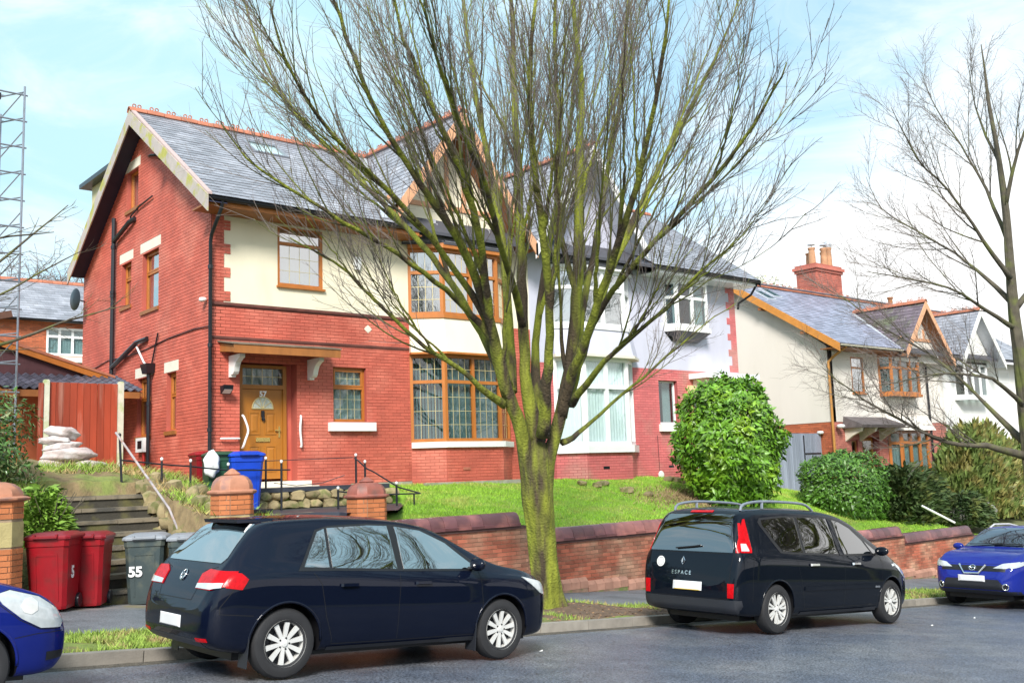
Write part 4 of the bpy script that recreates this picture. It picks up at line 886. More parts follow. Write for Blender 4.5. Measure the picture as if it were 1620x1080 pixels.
# chimney: stack of bricks, corbel and pots
b = MB(); CX0, CX1, CY0, CY1 = 38.3, 40.3, 24.5, 25.5
b.box(CX0,CX1,CY0,CY1,6.2,8.35); ch = obj('chimney', b, MT['mortar1'], h3)
cm = mat('red_stack_brick', (.42,.125,.09), .8, .14, 3, .003, 50, piece=.2)
brickwall(ch, front(CY0), 6.6, 8.3, lambda z: [(CX0,CX1)], [], cm, 120, H=.08, L=.25); brickwall(ch, left(CX0), 6.6, 8.3, lambda z: [(CY0,CY1)], [], cm, 80, H=.08, L=.25)
b = MB(); b.box(CX0-.06,CX1+.06,CY0-.06,CY1+.06,8.3,8.42); b.box(CX0-.12,CX1+.12,CY0-.12,CY1+.12,8.42,8.55); b.box(CX0-.03,CX1+.03,CY0-.03,CY1+.03,8.55,8.65); obj('chimney_corbel', b, cm, ch)
for x, y, hh, cap in ((38.55,24.8,.75,1),(38.95,25.2,.62,0),(39.5,24.8,.85,1),(39.85,24.8,.9,2),(40.1,25.2,.8,1)):
    b = MB(); b.lathe([(.16,0),(.15,hh*.5),(.13,hh*.85),(.16,hh*.9),(.16,hh),(.11,hh),(.11,hh-.1)], (x,y,8.65), 'z', 12); pt = obj('chimney_pot', b, mat('buff_pot', (.46,.24,.13), .8, .2, 5), ch, smooth=40)
    b = MB()
    if cap == 1: b.lathe([(.0,0),(.17,.02),(.17,.05),(.0,.12)], (x,y,8.65+hh+.1), 'z', 10); b.tube([(x,y,8.65+hh-.05),(x,y,8.65+hh+.12)], .02, 5)
    elif cap == 2: b.lathe([(.13,0),(.18,.12),(.14,.26),(.05,.32),(.0,.33)], (x,y,8.65+hh), 'z', 12)
    if cap: obj('cowl', b, MT['lead'], pt, smooth=40)
b = MB(); b.lathe([(.12,0),(.10,.35),(.14,.38),(.14,.45)], (44.2,24.4,RZ3), 'z', 10); obj('vent_pot', b, MT['brownw'], rf4)
# house 4
holes4 = [(41.7,44.2,2.42,4.05),(41.7,44.4,-.6,1.10)]
b = MB(); slab(b, XP3+.01, X4, -3, EZ3-.05, holes4, lambda b,a,c,p,q: b.box(a,c,Y3-.02,Y3+.28,p,q)); b.box(X4-.28,X4,Y3,29.1,-3,EZ3); b.box(X3+.3,X4,28.9,29.1,-3,EZ3); obj('front_wall', b, MT['stonew'], h4)
for z0, z1, t in ((2.5,4.0,3.5),(-.6,1.08,.6)):
    UB = [(41.7,20.48),(41.95,20.05),(43.95,20.05),(44.2,20.48)]
    bay(h4, UB, z0, z1, t, MT['upvc'], [(1,),(1,1,1),(1,)], fw=.09); ring(h4, UB, (-.1,-.1), (.08,.08), z0-.12, z0, MT['upvc'], 'bay_sill')
window(h4, (46.0,Y3-.03,0), (1,0,0), (0,-1,0), 1.0, 2.3, 3.8, MT['upvc'], (1,), 3.3)
b = MB(); b.box(XP3+.2,X4-.3,22.3,22.4,-2,4); obj('interior', b, MT['room'], h4)
b = MB(); b.box(X4-.02+.02,X4+.0,0,0,0,0) if False else b.box(X4+.01,X4+3.4,19.6,29,-3,3.1); h5 = thing('brick_outbuilding', 'red brick wing with slate roof beyond the white house, at the right edge', 'building', (X4+1.7,24,-3)); wl5 = obj('wall', b, MT['brick1'], h5)
b = MB(); b.prism([(X4+.0,19.3,3.1),(X4+.0,24,5.0),(X4+.0,29.2,3.1)], (3.6,0,0)); obj('roof', b, MT['slate'], h5)
# grey boarded side gate between the pairs
gt = thing('side_gate', 'grey vertical boarded gate beside the off white rendered house', 'gate', (30.9,20.95,-1.2))
y_ = 20.95; b = MB(); b.box(28.6,X3-.05,y_+.02,y_+.10,.95,1.03); b.box(28.6,X3-.05,y_+.02,y_+.07,-1.2,-1.1); obj('rail', b, mat('grey_rail', (.20,.22,.27), .6, .1), gt)
gm = mat('grey_gate_board', (.27,.30,.37), .6, .12, 3, piece=.12, streak=.2); bd = MB().box(-.045,.045,-.012,.012,-1.08,1.05).mesh('board', gm)
x = 28.65
while x < X3-.1: inst('board', bd, gt, (x, y_+random.uniform(-.004,.004), -.05)); x += .105
b = MB(); b.box(31.2,32.2,y_-.03,y_-.015,.28,.33); b.box(31.15,31.2,y_-.03,y_-.015,-1.1,.95); obj('hinge_strap', b, MT['iron'], gt)

# ------------------------------------------------------------------ FRONT GARDEN WALLS
def coping_mesh(L=.235):
    b = MB(); pr = [(-.19,.0),(-.19,.05),(-.165,.06),(-.155,.12),(-.13,.18),(-.075,.235),(0,.255),(.075,.235),(.13,.18),(.155,.12),(.165,.06),(.19,.05),(.19,.0)]
    A = [(-L/2+.003,y,z) for y,z in pr]+[(L/2-.003,y,z) for y,z in pr]; n = len(pr)
    b.add(A, [(i,i+1,n+i+1,n+i) for i in range(n-1)]+[(n-1,0,n,2*n-1)]+[tuple(range(n-1,-1,-1)),tuple(range(n,2*n))]); return b
MT['coping'] = mat('plum_glazed_coping', (.15,.06,.065), .33, .2, 3, .003, 30, piece=.3, tint=(.36,.14,.12), tscale=1.1, tlo=.5, thi=.62)
cpm = coping_mesh(.29).mesh('coping_tile', MT['coping'], smooth=35)
gw = thing('garden_wall', 'red brick retaining wall with plum rounded copings stepping down the hill', 'wall', (14,14.7,-2.3))
WY = 14.58
segs = [(9.45,12.55,-.75),(12.55,17.9,-1.10),(17.9,21.0,-1.46),(21.0,26.1,-1.82),(26.1,30.05,-2.03),(30.05,35.5,-2.35),(35.5,41,-2.75),(41,47,-3.15)]
for i, (a, c, zt) in enumerate(segs):
    zb = rz(c)-.1
    b = MB(); b.box(a,c,WY,WY+.24,zb,zt-.24); sg = obj('wall_section', b, MT['mortarw'], gw)
    off = zt-.25
    brickwall(sg, front(WY), off-.075*22, off, lambda z: [(a,c)] if z > rz(c)-.05 else [], [], MT['brickw'], [110,150,60,60,40,0,0,0][i], proud=.008)
    b = MB(); b.box(a-.01,c-.01,WY-.035,WY+.275,zt-.29,zt-.24); obj('oversail_course', b, mat('dark_oversail', (.10,.05,.045), .8, .3, 6, .004, 40), sg)
    x = a+.145
    while x < c-.1:
        if x > 36: inst('coping_tile', cpm, sg, (x, WY+.12, zt-.24), scale=(1,1,.9)); x += .29; continue
        inst('coping_tile', cpm, sg, (x+random.uniform(-.003,.003), WY+.12, zt-.24+random.uniform(-.004,.003)), rot=(0,random.uniform(-.008,.008),random.uniform(-.01,.01))); x += .29
# stepped plinth course at the foot of the wall
MT['cant'] = mat('weathered_plinth_brick', (.40,.21,.15), .85, .2, 4, .004, 40, piece=.2)
cb_ = MB(); cb_.prism([(-.108,-.06,-.16),(-.108,.05,-.16),(-.108,.05,.04),(-.108,.01,.04),(-.108,-.06,-.03)], (.216,0,0)); cbm = cb_.mesh('plinth_brick', MT['cant'])
x = 9.5; n_ = 0
while x < 30:
    k = math.floor((x-9.5)/1.12); inst('plinth_brick', cbm, gw, (x+.11, WY-.045, rz(9.5+k*1.12+.56)+.35)); x += .225
# lower strip of bricks below the plinth
b = MB(); b.box(9.5,30,WY-.095,WY,-4.5,-4.4) if False else None
for k in range(18):
    x0 = 9.5+k*1.12; b.box(x0,x0+1.12,WY-.098,WY-.001,rz(x0)-.1,rz(x0+.56)+.195)
obj('plinth_base', b, mat('dirty_plinth', (.27,.17,.12), .95, .25, 6, .006, 30, tint=(.14,.17,.05), tscale=4), gw)

MT['pierbrick'] = mat('orange_pier_brick', (.50,.165,.06), .8, .12, 3, .003, 40, piece=.16)
MT['terra'] = mat('terracotta_cap', (.45,.20,.12), .65, .16, 5, .003, 30, tint=(.30,.16,.13), tscale=4)
MT['terrad'] = mat('dark_terracotta_cap', (.34,.11,.08), .5, .2, 5, .003, 30, tint=(.22,.10,.08), tscale=4)
def pier(label, x, y, w, z0, zcap, capm, stone=None, dome=.30, nb=60):
    t = thing('gate_pier', label, 'pier', (x,y,z0), group='brick gate piers with domed caps')
    b = MB(); c = .13*w/.6; h = w/2
    pl = [(-h+c,-h),(h-c,-h),(h,-h+c),(h,h-c),(h-c,h),(-h+c,h),(-h,h-c),(-h,-h+c)]
    k_ = .985
    b.prism([(x+p*k_,y+q*k_,z0) for p, q in pl], (0,0,zcap-z0)); s = obj('shaft', b, MT['mortarw'], t)
    fr0 = lambda u, v, n: Vector((x+u, y-h-n, v)); rows = []
    for P, Q in ((pl[0],pl[1]),(pl[7],pl[0]),(pl[6],pl[7]),(pl[1],pl[2])):
        p = Vector((x+P[0],y+P[1],0)); q = Vector((x+Q[0],y+Q[1],0)); d = q-p; L = d.length; d.normalize(); nn = Vector((d.y,-d.x,0))
        if nn.dot(Vector((p.x-x,p.y-y,0))) < 0: nn = -nn
        fr = lambda u, v, k, p=p, d=d, nn=nn: p+d*u+nn*k+Vector((0,0,v))
        hl = [(0,L,*stone)] if stone else []
        brickwall(s, fr, zcap-.075*20, zcap, lambda z: [(0,L)] if z > z0 else [], hl, MT['pierbrick'], nb//3, proud=.006)
    if stone:
        sb = MB(); sb.prism([(x+p*1.012,y+q*1.012,stone[0]) for p, q in pl], (0,0,stone[1]-stone[0])); obj('stone_band', sb, mat('buff_stone_band', (.40,.33,.15), .9, .2, 5, .005, 40), s)
    cap = MB(); H = dome
    def oct_(r, z, rr=None): return [(x+p/h*r, y+q/h*r, z) for p, q in pl]
    prof = [(h*1.0,0),(h*1.16,.03),(h*1.18,.055),(h*1.10,.075),(h*.99,.085),(h*.98,.14),(h*.90,.21),(h*.74,.27),(h*.52,.30),(h*.34,.305),(h*.40,.32),(h*.36,.335),(h*.10,.40),(h*.0+.004,.41)]
    base = len(cap.v)
    for r, z in prof: cap.v += oct_(r, zcap+z*dome/.30)
    for i in range(len(prof)-1):
        for k in range(8): cap.f.append((base+i*8+k,base+i*8+(k+1)%8,base+(i+1)*8+(k+1)%8,base+(i+1)*8+k)); cap.m.append(0)
    cap.f.append(tuple(base+k for k in range(7,-1,-1))); cap.m.append(0)
    obj('cap', cap, capm, t, smooth=28); return t
pier('tall orange brick gate pier with stone band, at the left edge beside the red bins', 3.30, 14.78, .86, -1.8, -.16, MT['terra'], stone=(-.74,-.42), dome=.26, nb=90)
pier('orange brick gate pier with pale domed cap in front of the blue bin', 6.86, 14.98, .56, -1.8, -.20, MT['terra'], stone=(-.66,-.52), dome=.30)
pier('dark red brick gate pier with plum domed cap beside the sloping railing', 9.30, 14.98, .58, -1.8, -.36, MT['terrad'], dome=.27)
# low wall between the piers
lw = thing('low_wall', 'low brick wall with plum coping between the two middle gate piers', 'wall', (7.5,14.8,-1.8))
b = MB(); b.box(7.03,7.85,14.75,14.98,-1.8,-.82); ls_ = obj('wall_section', b, MT['mortarw'], lw); brickwall(ls_, front(14.75), -1.87, -.82, lambda z: [(7.03,7.85)], [], MT['brickw'], 40)
x = 7.03+.145
while x < 7.86: inst('coping_tile', cpm, ls_, (x,14.86,-.84)); x += .275
b = MB(); b.box(7.1,7.78,15.6,15.8,-1.2,-.52); l2 = obj('soldier_course', b, MT['brick3'], lw); b = MB(); b.box(7.08,7.84,15.55,15.85,-.52,-.46); obj('flat_coping', b, MT['black'], l2)
sm = MB().box(-.035,.035,-.01,.02,-.11,.11).mesh('soldier_brick', MT['brick3'])
for i in range(9): inst('soldier_brick', sm, l2, (7.14+i*.078,15.59,-.64))
# ------------------------------------------------------------------ stair, banks, walls of stone
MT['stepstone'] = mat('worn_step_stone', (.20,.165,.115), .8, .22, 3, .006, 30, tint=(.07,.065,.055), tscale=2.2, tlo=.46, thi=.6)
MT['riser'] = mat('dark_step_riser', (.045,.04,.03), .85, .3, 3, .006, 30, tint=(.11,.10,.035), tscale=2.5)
st = thing('stone_steps', 'worn mossy stone steps climbing between the red and the grey bins', 'steps', (5.6,16.7,-1.9))
for i in range(8):
    z = -1.72+.195*(i+1); y = 15.42+.325*i
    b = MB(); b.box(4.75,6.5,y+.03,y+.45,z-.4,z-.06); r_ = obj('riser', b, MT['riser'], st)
    x = 4.72
    for w in ((.9,.88),(1.1,.68),(.62,1.16),(.95,.83))[i % 4]:
        b = MB(); b.box(x+.004,x+w-.004,y,y+.37,z-.06+random.uniform(-.006,.004),z+random.uniform(-.006,.006)); obj('tread', b, MT['stepstone'], st); x += w
b = MB(); b.box(4.6,6.5,18.02,19.4,-.3,-.155); b.box(4.6,5.6,19.4,19.8,-.2,0); obj('landing_slab', b, MT['stepstone'], st)
fs = thing('stone_steps', 'short flight of steps between the low wall and the dark red gate pier', 'steps', (8.4,15.5,-2))
for i in range(6):
    b = MB(); b.box(7.87,9.0,15.0+i*.25,16.4,-2.4,-2.02+(i+1)*.24); obj('tread', b, MT['stepstone'], fs)
def rock(w, d, h, seed):
    rd = random.Random(seed); bm = bmesh.new(); bmesh.ops.create_icosphere(bm, subdivisions=2, radius=1)
    ph = [rd.uniform(0,6) for _ in range(6)]
    for v in bm.verts:
        c = v.co; k = 1+.16*math.sin(c.x*3+ph[0])+.14*math.sin(c.y*3.5+ph[1])+.12*math.sin(c.z*4+ph[2])
        q = Vector((max(-.75,min(.75,c.x)), max(-.75,min(.75,c.y)), max(-.7,min(.7,c.z))))*k*1.25; v.co = (q.x*w/2, q.y*d/2, q.z*h/2)
    me = bpy.data.meshes.new('stone'); bm.to_mesh(me); bm.free(); return me
MT['rubble'] = mat('buff_rubble_stone', (.33,.26,.14), .9, .25, 5, .012, 14, piece=.25, tint=(.14,.14,.05), tscale=5, tlo=.48, thi=.62)
RK = []
for i in range(6):
    me = rock(1,1,1,i); me.materials.append(MT['rubble']); me.shade_smooth(); me.set_sharp_from_angle(angle=R(38)); RK.append(me)
def stone(parent, x, y, z, w, d, h, a=0):
    return inst('stone', random.choice(RK), parent, (x,y,z), rot=(random.uniform(-.1,.1),random.uniform(-.1,.1),a), scale=(w,d,h))
rb = thing('rubble_edging', 'rough buff stones edging the right side of the steps and bank', 'stone edging', (6.7,17,-1))
for i in range(15):
    y = 15.35+i*.2; z = L3(-1.3,-.02,i/14); stone(rb, 6.62+random.uniform(-.06,.1), y, z, .34, .30, .26+random.uniform(0,.12), random.uniform(-.4,.4))
    if i < 11: stone(rb, 6.60+random.uniform(-.05,.05), y+.1, z-.24, .30, .28, .28, random.uniform(-.4,.4))
for x, y in ((6.9,16.3),(7.1,17.1),(7.0,17.7),(7.4,17.5),(6.85,15.7),(7.3,16.6),(6.95,18.3)): stone(rb, x, y, gz(x,y)+.05, .26, .2, .32, random.uniform(-1,1))
lb = thing('rubble_edging', 'mossy stones edging the left side of the steps below the shrub', 'stone edging', (4.6,17,-1))
for i in range(13):
    y = 15.4+i*.23; z = L3(-1.1,.05,i/12); stone(lb, 4.58+random.uniform(-.08,.05), y, z, .32, .32, .3, random.uniform(-.4,.4)); stone(lb, 4.55, y+.1, z-.25, .3, .3, .3)
stone(lb, 4.9,19.0,.28,.34,.3,.6); stone(lb, 4.86,18.6,.15,.3,.3,.5)
rw = thing('rubble_wall', 'low retaining wall of rough buff stone below the front path', 'wall', (10.5,19,-.6))
for x in rng(9.25,12.2,.34):
    for z in (-.50,-.32): stone(rw, x+random.uniform(-.04,.04)+(.15 if z > -.4 else 0), 18.98, z, .36, .25, .21, random.uniform(-.15,.15))
b = MB(); b.box(9.1,12.35,18.93,19.1,-.24,-.15); obj('path_edge', b, MT['path'], rw)
tu = thing('fallen_stones', 'loose pale stones scattered on the lawn in front of the white bay', 'stones', (19.5,19,-.4))
for x,y,s in ((18.6,19.3,.28),(18.95,19.1,.24),(19.3,19.25,.3),(19.5,18.6,.34),(19.9,18.2,.26),(22.3,19.6,.3),(22.6,19.5,.26)): stone(tu, x, y, gz(x,y)+.06, s, s*.8, s*.6, random.uniform(0,3))
sm_ = MB(); sm_.lathe([(.32,-.2),(.30,.05),(.26,.22),(.22,.25),(0,.24)], (0,0,0), 'z', 14); sp = obj('tree_stump', sm_, mat('stump_bark', (.20,.13,.08), .9, .3, 6, .02, 15), smooth=40); sp.location = (22.9,19.2,gz(22.9,19.2)); tag(sp, 'cut brown stump at the edge of the lawn by the pink wall', 'stump')
tag(blades('dead_grass', 5000, lambda: (random.gauss(21.3,.9), random.gauss(17.6,.55)), gz, .10, mat('dead_grass_blade', (.34,.24,.13), .9, .25, 3, piece=.3), .014, lean=.9), 'dead brown grass patch on the lawn left of the big laurel', 'grass')
# ------------------------------------------------------------------ railings
def railing(label, posts, rails, rp=.022, rr=.016, balls=True):
    t = thing('railing', label, 'railing', posts[0][0])
    for a, c in posts:
        b = MB(); b.tube([a,c], rp, 8); p = obj('post', b, MT['iron'], t, smooth=40)
        if balls: q = MB(); q.lathe([(0,0),(.022,.01),(.030,.035),(.022,.06),(0,.07)], c, 'z', 8); obj('finial', q, MT['upvc'] if random.random() < .6 else MT['iron'], p, smooth=True)
    for r in rails: b = MB(); b.tube(r, rr, 6); obj('rail', b, MT['iron'], t, smooth=40)
railing('black iron railing with ball finials in front of the side path bins', [((6.28,18.2,-.2),(6.22,18.2,.86)),((6.98,18.2,-.12),(6.98,18.2,.42)),((7.52,18.2,-.35),(7.52,18.2,.38)),((8.28,18.25,-.6),(8.28,18.25,.30)),((9.36,18.2,-.6),(9.36,18.2,.33))],
        [[(6.24,18.2,.45),(6.98,18.2,.36),(7.52,18.2,.31),(8.28,18.25,.22),(9.55,18.2,.20)]])
railing('black handrail curving down beside the plum capped pier', [((10.75,17.7,-.6),(10.75,17.7,.42)),((10.9,17.6,-.6),(10.9,17.6,.28)),((11.45,17.3,-.75),(11.45,17.3,-.17)),((10.1,17.3,-.6),(10.1,17.3,-.22))],
        [[(10.72,17.72,.40),(10.78,17.66,.34),(10.92,17.58,.18),(11.05,17.5,.10),(11.5,17.3,-.22),(11.9,17.1,-.36)],[(10.9,17.5,-.35),(11.9,17.1,-.36)],[(11.75,17.12,-.37),(11.75,17.12,-.78)],[(11.0,17.5,-.56),(11.75,17.12,-.74)],[(10.1,17.3,-.25),(10.75,17.3,-.34)]])
railing('thin black rail with hanging chain in front of the oak door', [((9.45,19.05,-.2),(9.45,19.05,.42))], [[(9.45,19.05,.40),(11.1,18.4,.42)],[(9.6,19.0,-.05),(10.0,18.8,-.12),(10.5,18.6,-.08),(10.9,18.4,.06)]], rr=.009)
# leaning pole
b = MB(); b.tube([(6.62,16.3,-.95),(6.5,16.6,-.4),(6.05,17.9,.92)], .02, 8); pl_ = obj('leaning_pole', b, mat('rusty_white_pole', (.36,.33,.34), .6, .25, 6, tint=(.34,.18,.12), tscale=9, tlo=.52, thi=.75), smooth=40); tag(pl_, 'rust streaked white pole leaning above the steps', 'pole')
# ------------------------------------------------------------------ wheelie bins
def bin_(label, x, y, z, rz_, body, lid, texts=(), s=1.0, lidopen=0):
    t = thing('wheelie_bin', label, 'bin', (x,y,z), (0,0,rz_), group='wheelie bins', local=True)
    b = MB(); n = 5
    def ringp(w, d, zz, y0=0): 
        c = .05
        return [(-w+c,-d+y0,zz),(w-c,-d+y0,zz),(w,-d+c+y0,zz),(w,d-c+y0,zz),(w-c,d+y0,zz),(-w+c,d+y0,zz),(-w,d-c+y0,zz),(-w,-d+c+y0,zz)]
    L = [(.225,.255,.03,.02),(.235,.265,.07,.02),(.275,.345,.86,0),(.285,.36,.87,0),(.29,.365,.96,0),(.285,.36,.965,0)]
    for w, d, zz, y0 in L: b.v += ringp(w, d, zz, y0)
    for i in range(len(L)-1):
        for k in range(8): b.f.append((i*8+k,i*8+(k+1)%8,(i+1)*8+(k+1)%8,(i+1)*8+k)); b.m.append(0)
    b.f.append(tuple(range(7,-1,-1))); b.m.append(0); b.f.append(tuple(len(b.v)-8+k for k in range(8))); b.m.append(0)
    bd = obj('bin_body', b, body, t)
    p = MB(); 
    for q in ((-.15,.15,.74,.77),(-.15,-.13,.14,.74),(.13,.15,.14,.74)): # embossed panel on the front
        yy = lambda zz: -(.265+(zz-.07)/.79*.08)+.02*(1-(zz-.07)/.79)
        p.hexa([(q[0],yy(q[2])-.008,q[2]),(q[1],yy(q[2])-.008,q[2]),(q[1],yy(q[2])+.02,q[2]),(q[0],yy(q[2])+.02,q[2]),(q[0],yy(q[3])-.008,q[3]),(q[1],yy(q[3])-.008,q[3]),(q[1],yy(q[3])+.02,q[3]),(q[0],yy(q[3])+.02,q[3])])
    obj('body_panel', p, body, bd)
    l = MB(); LL = [(.30,.375,.955,0),(.31,.385,.965,0),(.31,.385,.99,0),(.295,.37,1.01,0),(.22,.29,1.045,.01),(.20,.27,1.05,.01)]
    for w, d, zz, y0 in LL: l.v += ringp(w, d, zz, y0)
    for i in range(len(LL)-1):
        for k in range(8): l.f.append((i*8+k,i*8+(k+1)%8,(i+1)*8+(k+1)%8,(i+1)*8+k)); l.m.append(0)
    l.f.append(tuple(len(l.v)-8+k for k in range(8))); l.m.append(0); l.f.append(tuple(range(7,-1,-1))); l.m.append(0)
    l.box(-.16,-.13,-.40,-.36,.975,1.03); l.box(.13,.16,-.40,-.36,.975,1.03); l.box(-.16,.16,-.43,-.40,.98,1.005)
    obj('lid', l, lid, t, smooth=25)
    h = MB(); h.tube([(-.24,.36,.92),(-.24,.43,.985),(.24,.43,.985),(.24,.36,.92)], .017, 6); obj('handle', h, lid, t, smooth=40)
    for sx in (-1,1):
        w = MB(); w.lathe([(.04,-.03),(.095,-.028),(.10,0),(.095,.028),(.04,.03)], (sx*.25,.24,.10), 'x', 14); obj('wheel', w, MT['black'], t, smooth=40)
    for s_, loc, size, rot in texts: text(bd, s_, loc, size, MT['upvc'], rot=rot, name='painted_number', bold=.008)
    t.scale = (s,s,s); return t
MT['binred'] = mat('red_bin_plastic', (.27,.002,.008), .35, .12, 4, tint=(.20,.01,.012), tscale=5)
MT['binred2'] = mat('dark_red_bin_plastic', (.20,.003,.010), .4, .12, 4)
MT['bingrey'] = mat('grey_green_bin_plastic', (.045,.065,.068), .5, .15, 4, tint=(.09,.10,.08), tscale=4)
MT['binlid'] = mat('sun_bleached_grey_lid', (.25,.27,.30), .5, .12, 5)
MT['binblue'] = mat('blue_bin_plastic', (.010,.06,.50), .35, .1, 4)
MT['bingreen'] = mat('green_bin_plastic', (.02,.08,.045), .4, .1, 4)
FR = (math.pi/2,0,0)
bin_('red wheelie bin nearest the kerb with white paint mark on its side', 4.22,14.85,rz(4.1)+.15, R(-34), MT['binred'], MT['binred2'], texts=[('5',(.262,-.05,.5),.22,(math.pi/2,0,math.pi/2))])
bin_('red wheelie bin standing behind the other red bin at the foot of the steps', 4.78,15.22,rz(4.7)+.15, R(-30), MT['binred'], MT['binred2'])
bin_('grey wheelie bin numbered 55 in white paint, its lid bleached', 5.70,15.40,rz(5.8)+.15, R(-28), MT['bingrey'], MT['binlid'], texts=[('55',(-.12,-.318,.50),.20,(math.pi/2+.1,0,0))])
bin_('grey wheelie bin with a big white 5, half hidden behind the dark hatchback', 6.20,15.05,rz(6.2)+.15, R(-24), MT['bingrey'], MT['binlid'], texts=[('5',(-.08,-.345,.70),.34,(math.pi/2+.1,0,0))])
bin_('bright blue wheelie bin beside the front door path', 8.80,18.75,-.60, R(-8), MT['binblue'], MT['binblue'], s=1.13)
bin_('red wheelie bin against the house wall behind the green bin', 8.42,19.55,-.42, R(-10), MT['binred2'], MT['binred'])
bin_('green wheelie bin squeezed between the blue and the red bin', 8.42,18.98,-.45, R(-10), MT['bingreen'], MT['bingreen'])
def blob(name, c, r, m, seed, squash=(1,1,1), amp=.22, sub=3, parent=None, smooth=True, flat=False):
    rd = random.Random(seed); bm = bmesh.new(); bmesh.ops.create_icosphere(bm, subdivisions=sub, radius=1); ph = [rd.uniform(0,6.3) for _ in range(9)]
    for v in bm.verts:
        q = v.co.copy(); k = 1+amp*(math.sin(q.x*4+ph[0])*math.sin(q.y*5+ph[1])+.6*math.sin(q.z*7+ph[2]+q.x*3)+.35*math.sin(q.x*13+ph[3]+q.z*9)*math.sin(q.y*11+ph[4]))
        v.co = Vector((q.x*squash[0], q.y*squash[1], q.z*squash[2]))*r*k
    me = bpy.data.meshes.new(name); bm.to_mesh(me); bm.free(); me.materials.append(m)
    if smooth: me.shade_smooth()
    return inst(name, me, parent, c)
tag(blob('plastic_bag', (8.12,18.62,.36), .15, mat('white_polythene', (.80,.82,.83), .35, .05, 8), 3, (1,.8,1.6), .16), 'white plastic bag hanging over the green bin', 'bag')
# ------------------------------------------------------------------ rubble sacks
bags = [((5.72,20.6,.42),(.42,.28,.14),.2,'bottom left'),((6.22,20.35,.38),(.34,.26,.13),-.3,''),((5.95,20.5,.62),(.50,.30,.14),.1,''),((5.85,20.65,.79),(.36,.28,.10),.4,''),((5.72,20.7,.91),(.30,.26,.09),-.2,''),((5.86,20.75,1.06),(.33,.24,.13),.1,''),((5.50,20.3,.32),(.26,.2,.12),.5,'')]
bl = ['dirty white sack, broadest at the base of the pile by the red fence','white sack spilling to the right of the pile with a dark stripe','pinkish sack lying across the middle of the pile','flat white sack under the two topmost sacks','small folded grey white sack second from the top of the pile','topmost peaked white sack of the pile by the red fence','small sack slumped at the front left foot of the pile']
MT['sack'] = mat('dusty_white_sack', (.48,.40,.38), .8, .2, 6, .02, 16, tint=(.60,.57,.56), tscale=4)
for i, ((c, s, a, _), lb_) in enumerate(zip(bags, bl)):
    c = (c[0]+.12, c[1], c[2])
    o = blob('rubble_sack', c, 1, MT['sack'], 20+i, s, .13, 3); o.rotation_euler = (random.uniform(-.1,.1),random.uniform(-.15,.15),a); tag(o, lb_, 'sack', 'rubble sacks piled by the fence')
# ------------------------------------------------------------------ red fence with concrete posts
fc = thing('fence_panel', 'dark red stained fence panel between pale concrete posts beside the house', 'fence', (7,22.6,.3))
MT['redfence'] = mat('red_stained_board', (.30,.045,.018), .5, .2, 6, .002, 30, piece=.22, streak=.12, tint=(.48,.24,.18), tscale=5, tlo=.56, thi=.8)
fb = MB().box(-.068,.068,-.010,.010,-.90,.88).mesh('board', MT['redfence'])
x = 6.30
while x < 7.62: inst('board', fb, fc, (x,22.6+(.010 if int(x*100)%2 else -.006),1.35)); x += .143
b = MB(); b.box(6.2,7.7,22.62,22.68,2.10,2.20); b.box(6.2,7.7,22.62,22.68,.55,.65); obj('rail', b, MT['redfence'], fc)
for x in (6.17,7.72): b = MB(); b.box(x-.055,x+.055,22.52,22.64,.1,2.26); b.box(x-.045,x+.045,22.53,22.63,2.26,2.28); obj('post', b, mat('mossy_concrete_post', (.58,.57,.46), .85, .14, 4, .004, 40, tint=(.35,.42,.18), tscale=3), fc)
b = MB(); b.box(6.02,6.10,22.5,22.6,.2,2.2); obj('side_board', b, MT['redfence'], fc)
cs = MB(); cs.tube([(7.85,22.6,.2),(7.82,22.5,.85)], .06, 8); cs.box(7.78,7.95,22.8,23.0,2.0,2.25); 
# side path kerb
b = MB(); b.prism([(6.9,20.9,.05),(8.2,19.05,-.42),(8.35,19.2,-.42),(7.05,21.0,.05)], (0,0,.14)); ke = obj('path_edging', b, MT['kerb']); tag(ke, 'thin concrete edging between the grass bank and the side path', 'edging')
# ------------------------------------------------------------------ outbuilding with pantile roof
og = thing('garage', 'low brick outbuilding with dark pantiled roof and orange bargeboard behind the red fence', 'outbuilding', (6.2,27,.3))
b = MB(); b.box(3.0,8.6,26.2,31,.0,2.5); obj('wall', b, MT['brick3'], og)
b = MB(); b.prism([(2.5,26.0,3.75),(5.9,26.0,3.62),(8.5,26.0,2.62),(8.5,26.0,2.5),(2.5,26.0,2.4)], (0,.05,0)); obj('gable_boarding', b, mat('dark_plum_boards', (.08,.03,.035), .8, .2, 4), og)
b = MB(); b.bar((5.85,25.9,3.52),(8.6,25.9,2.66), .05, .17, up=(0,0,1)); obj('bargeboard', b, MT['wood'], og)
b = MB(); b.prism([(5.8,25.85,3.66),(8.7,25.85,2.76),(8.7,25.85,2.70),(5.8,25.85,3.58)], (0,4,0)); obj('roof', b, MT['ridge'], og)
tr_ = MB(); q = 0
MT['pantile'] = mat('dark_grey_pantile', (.09,.09,.12), .35, .2, 4, piece=.3)
pt = MB(); pr = [(-.10+.02*j, .028*math.cos(j*.63)) for j in range(11)]
pt.add([(x,-.17,z+.02) for x,z in pr]+[(x,.17,z) for x,z in pr], [(i,i+1,12+i,11+i) for i in range(10)]); pt.add([(x,-.17,z-.0) for x,z in pr]+[(x,-.17,z+.02) for x,z in pr], [(i,i+1,12+i,11+i) for i in range(10)])
ptm = pt.mesh('roof_tile', MT['pantile'], smooth=40)
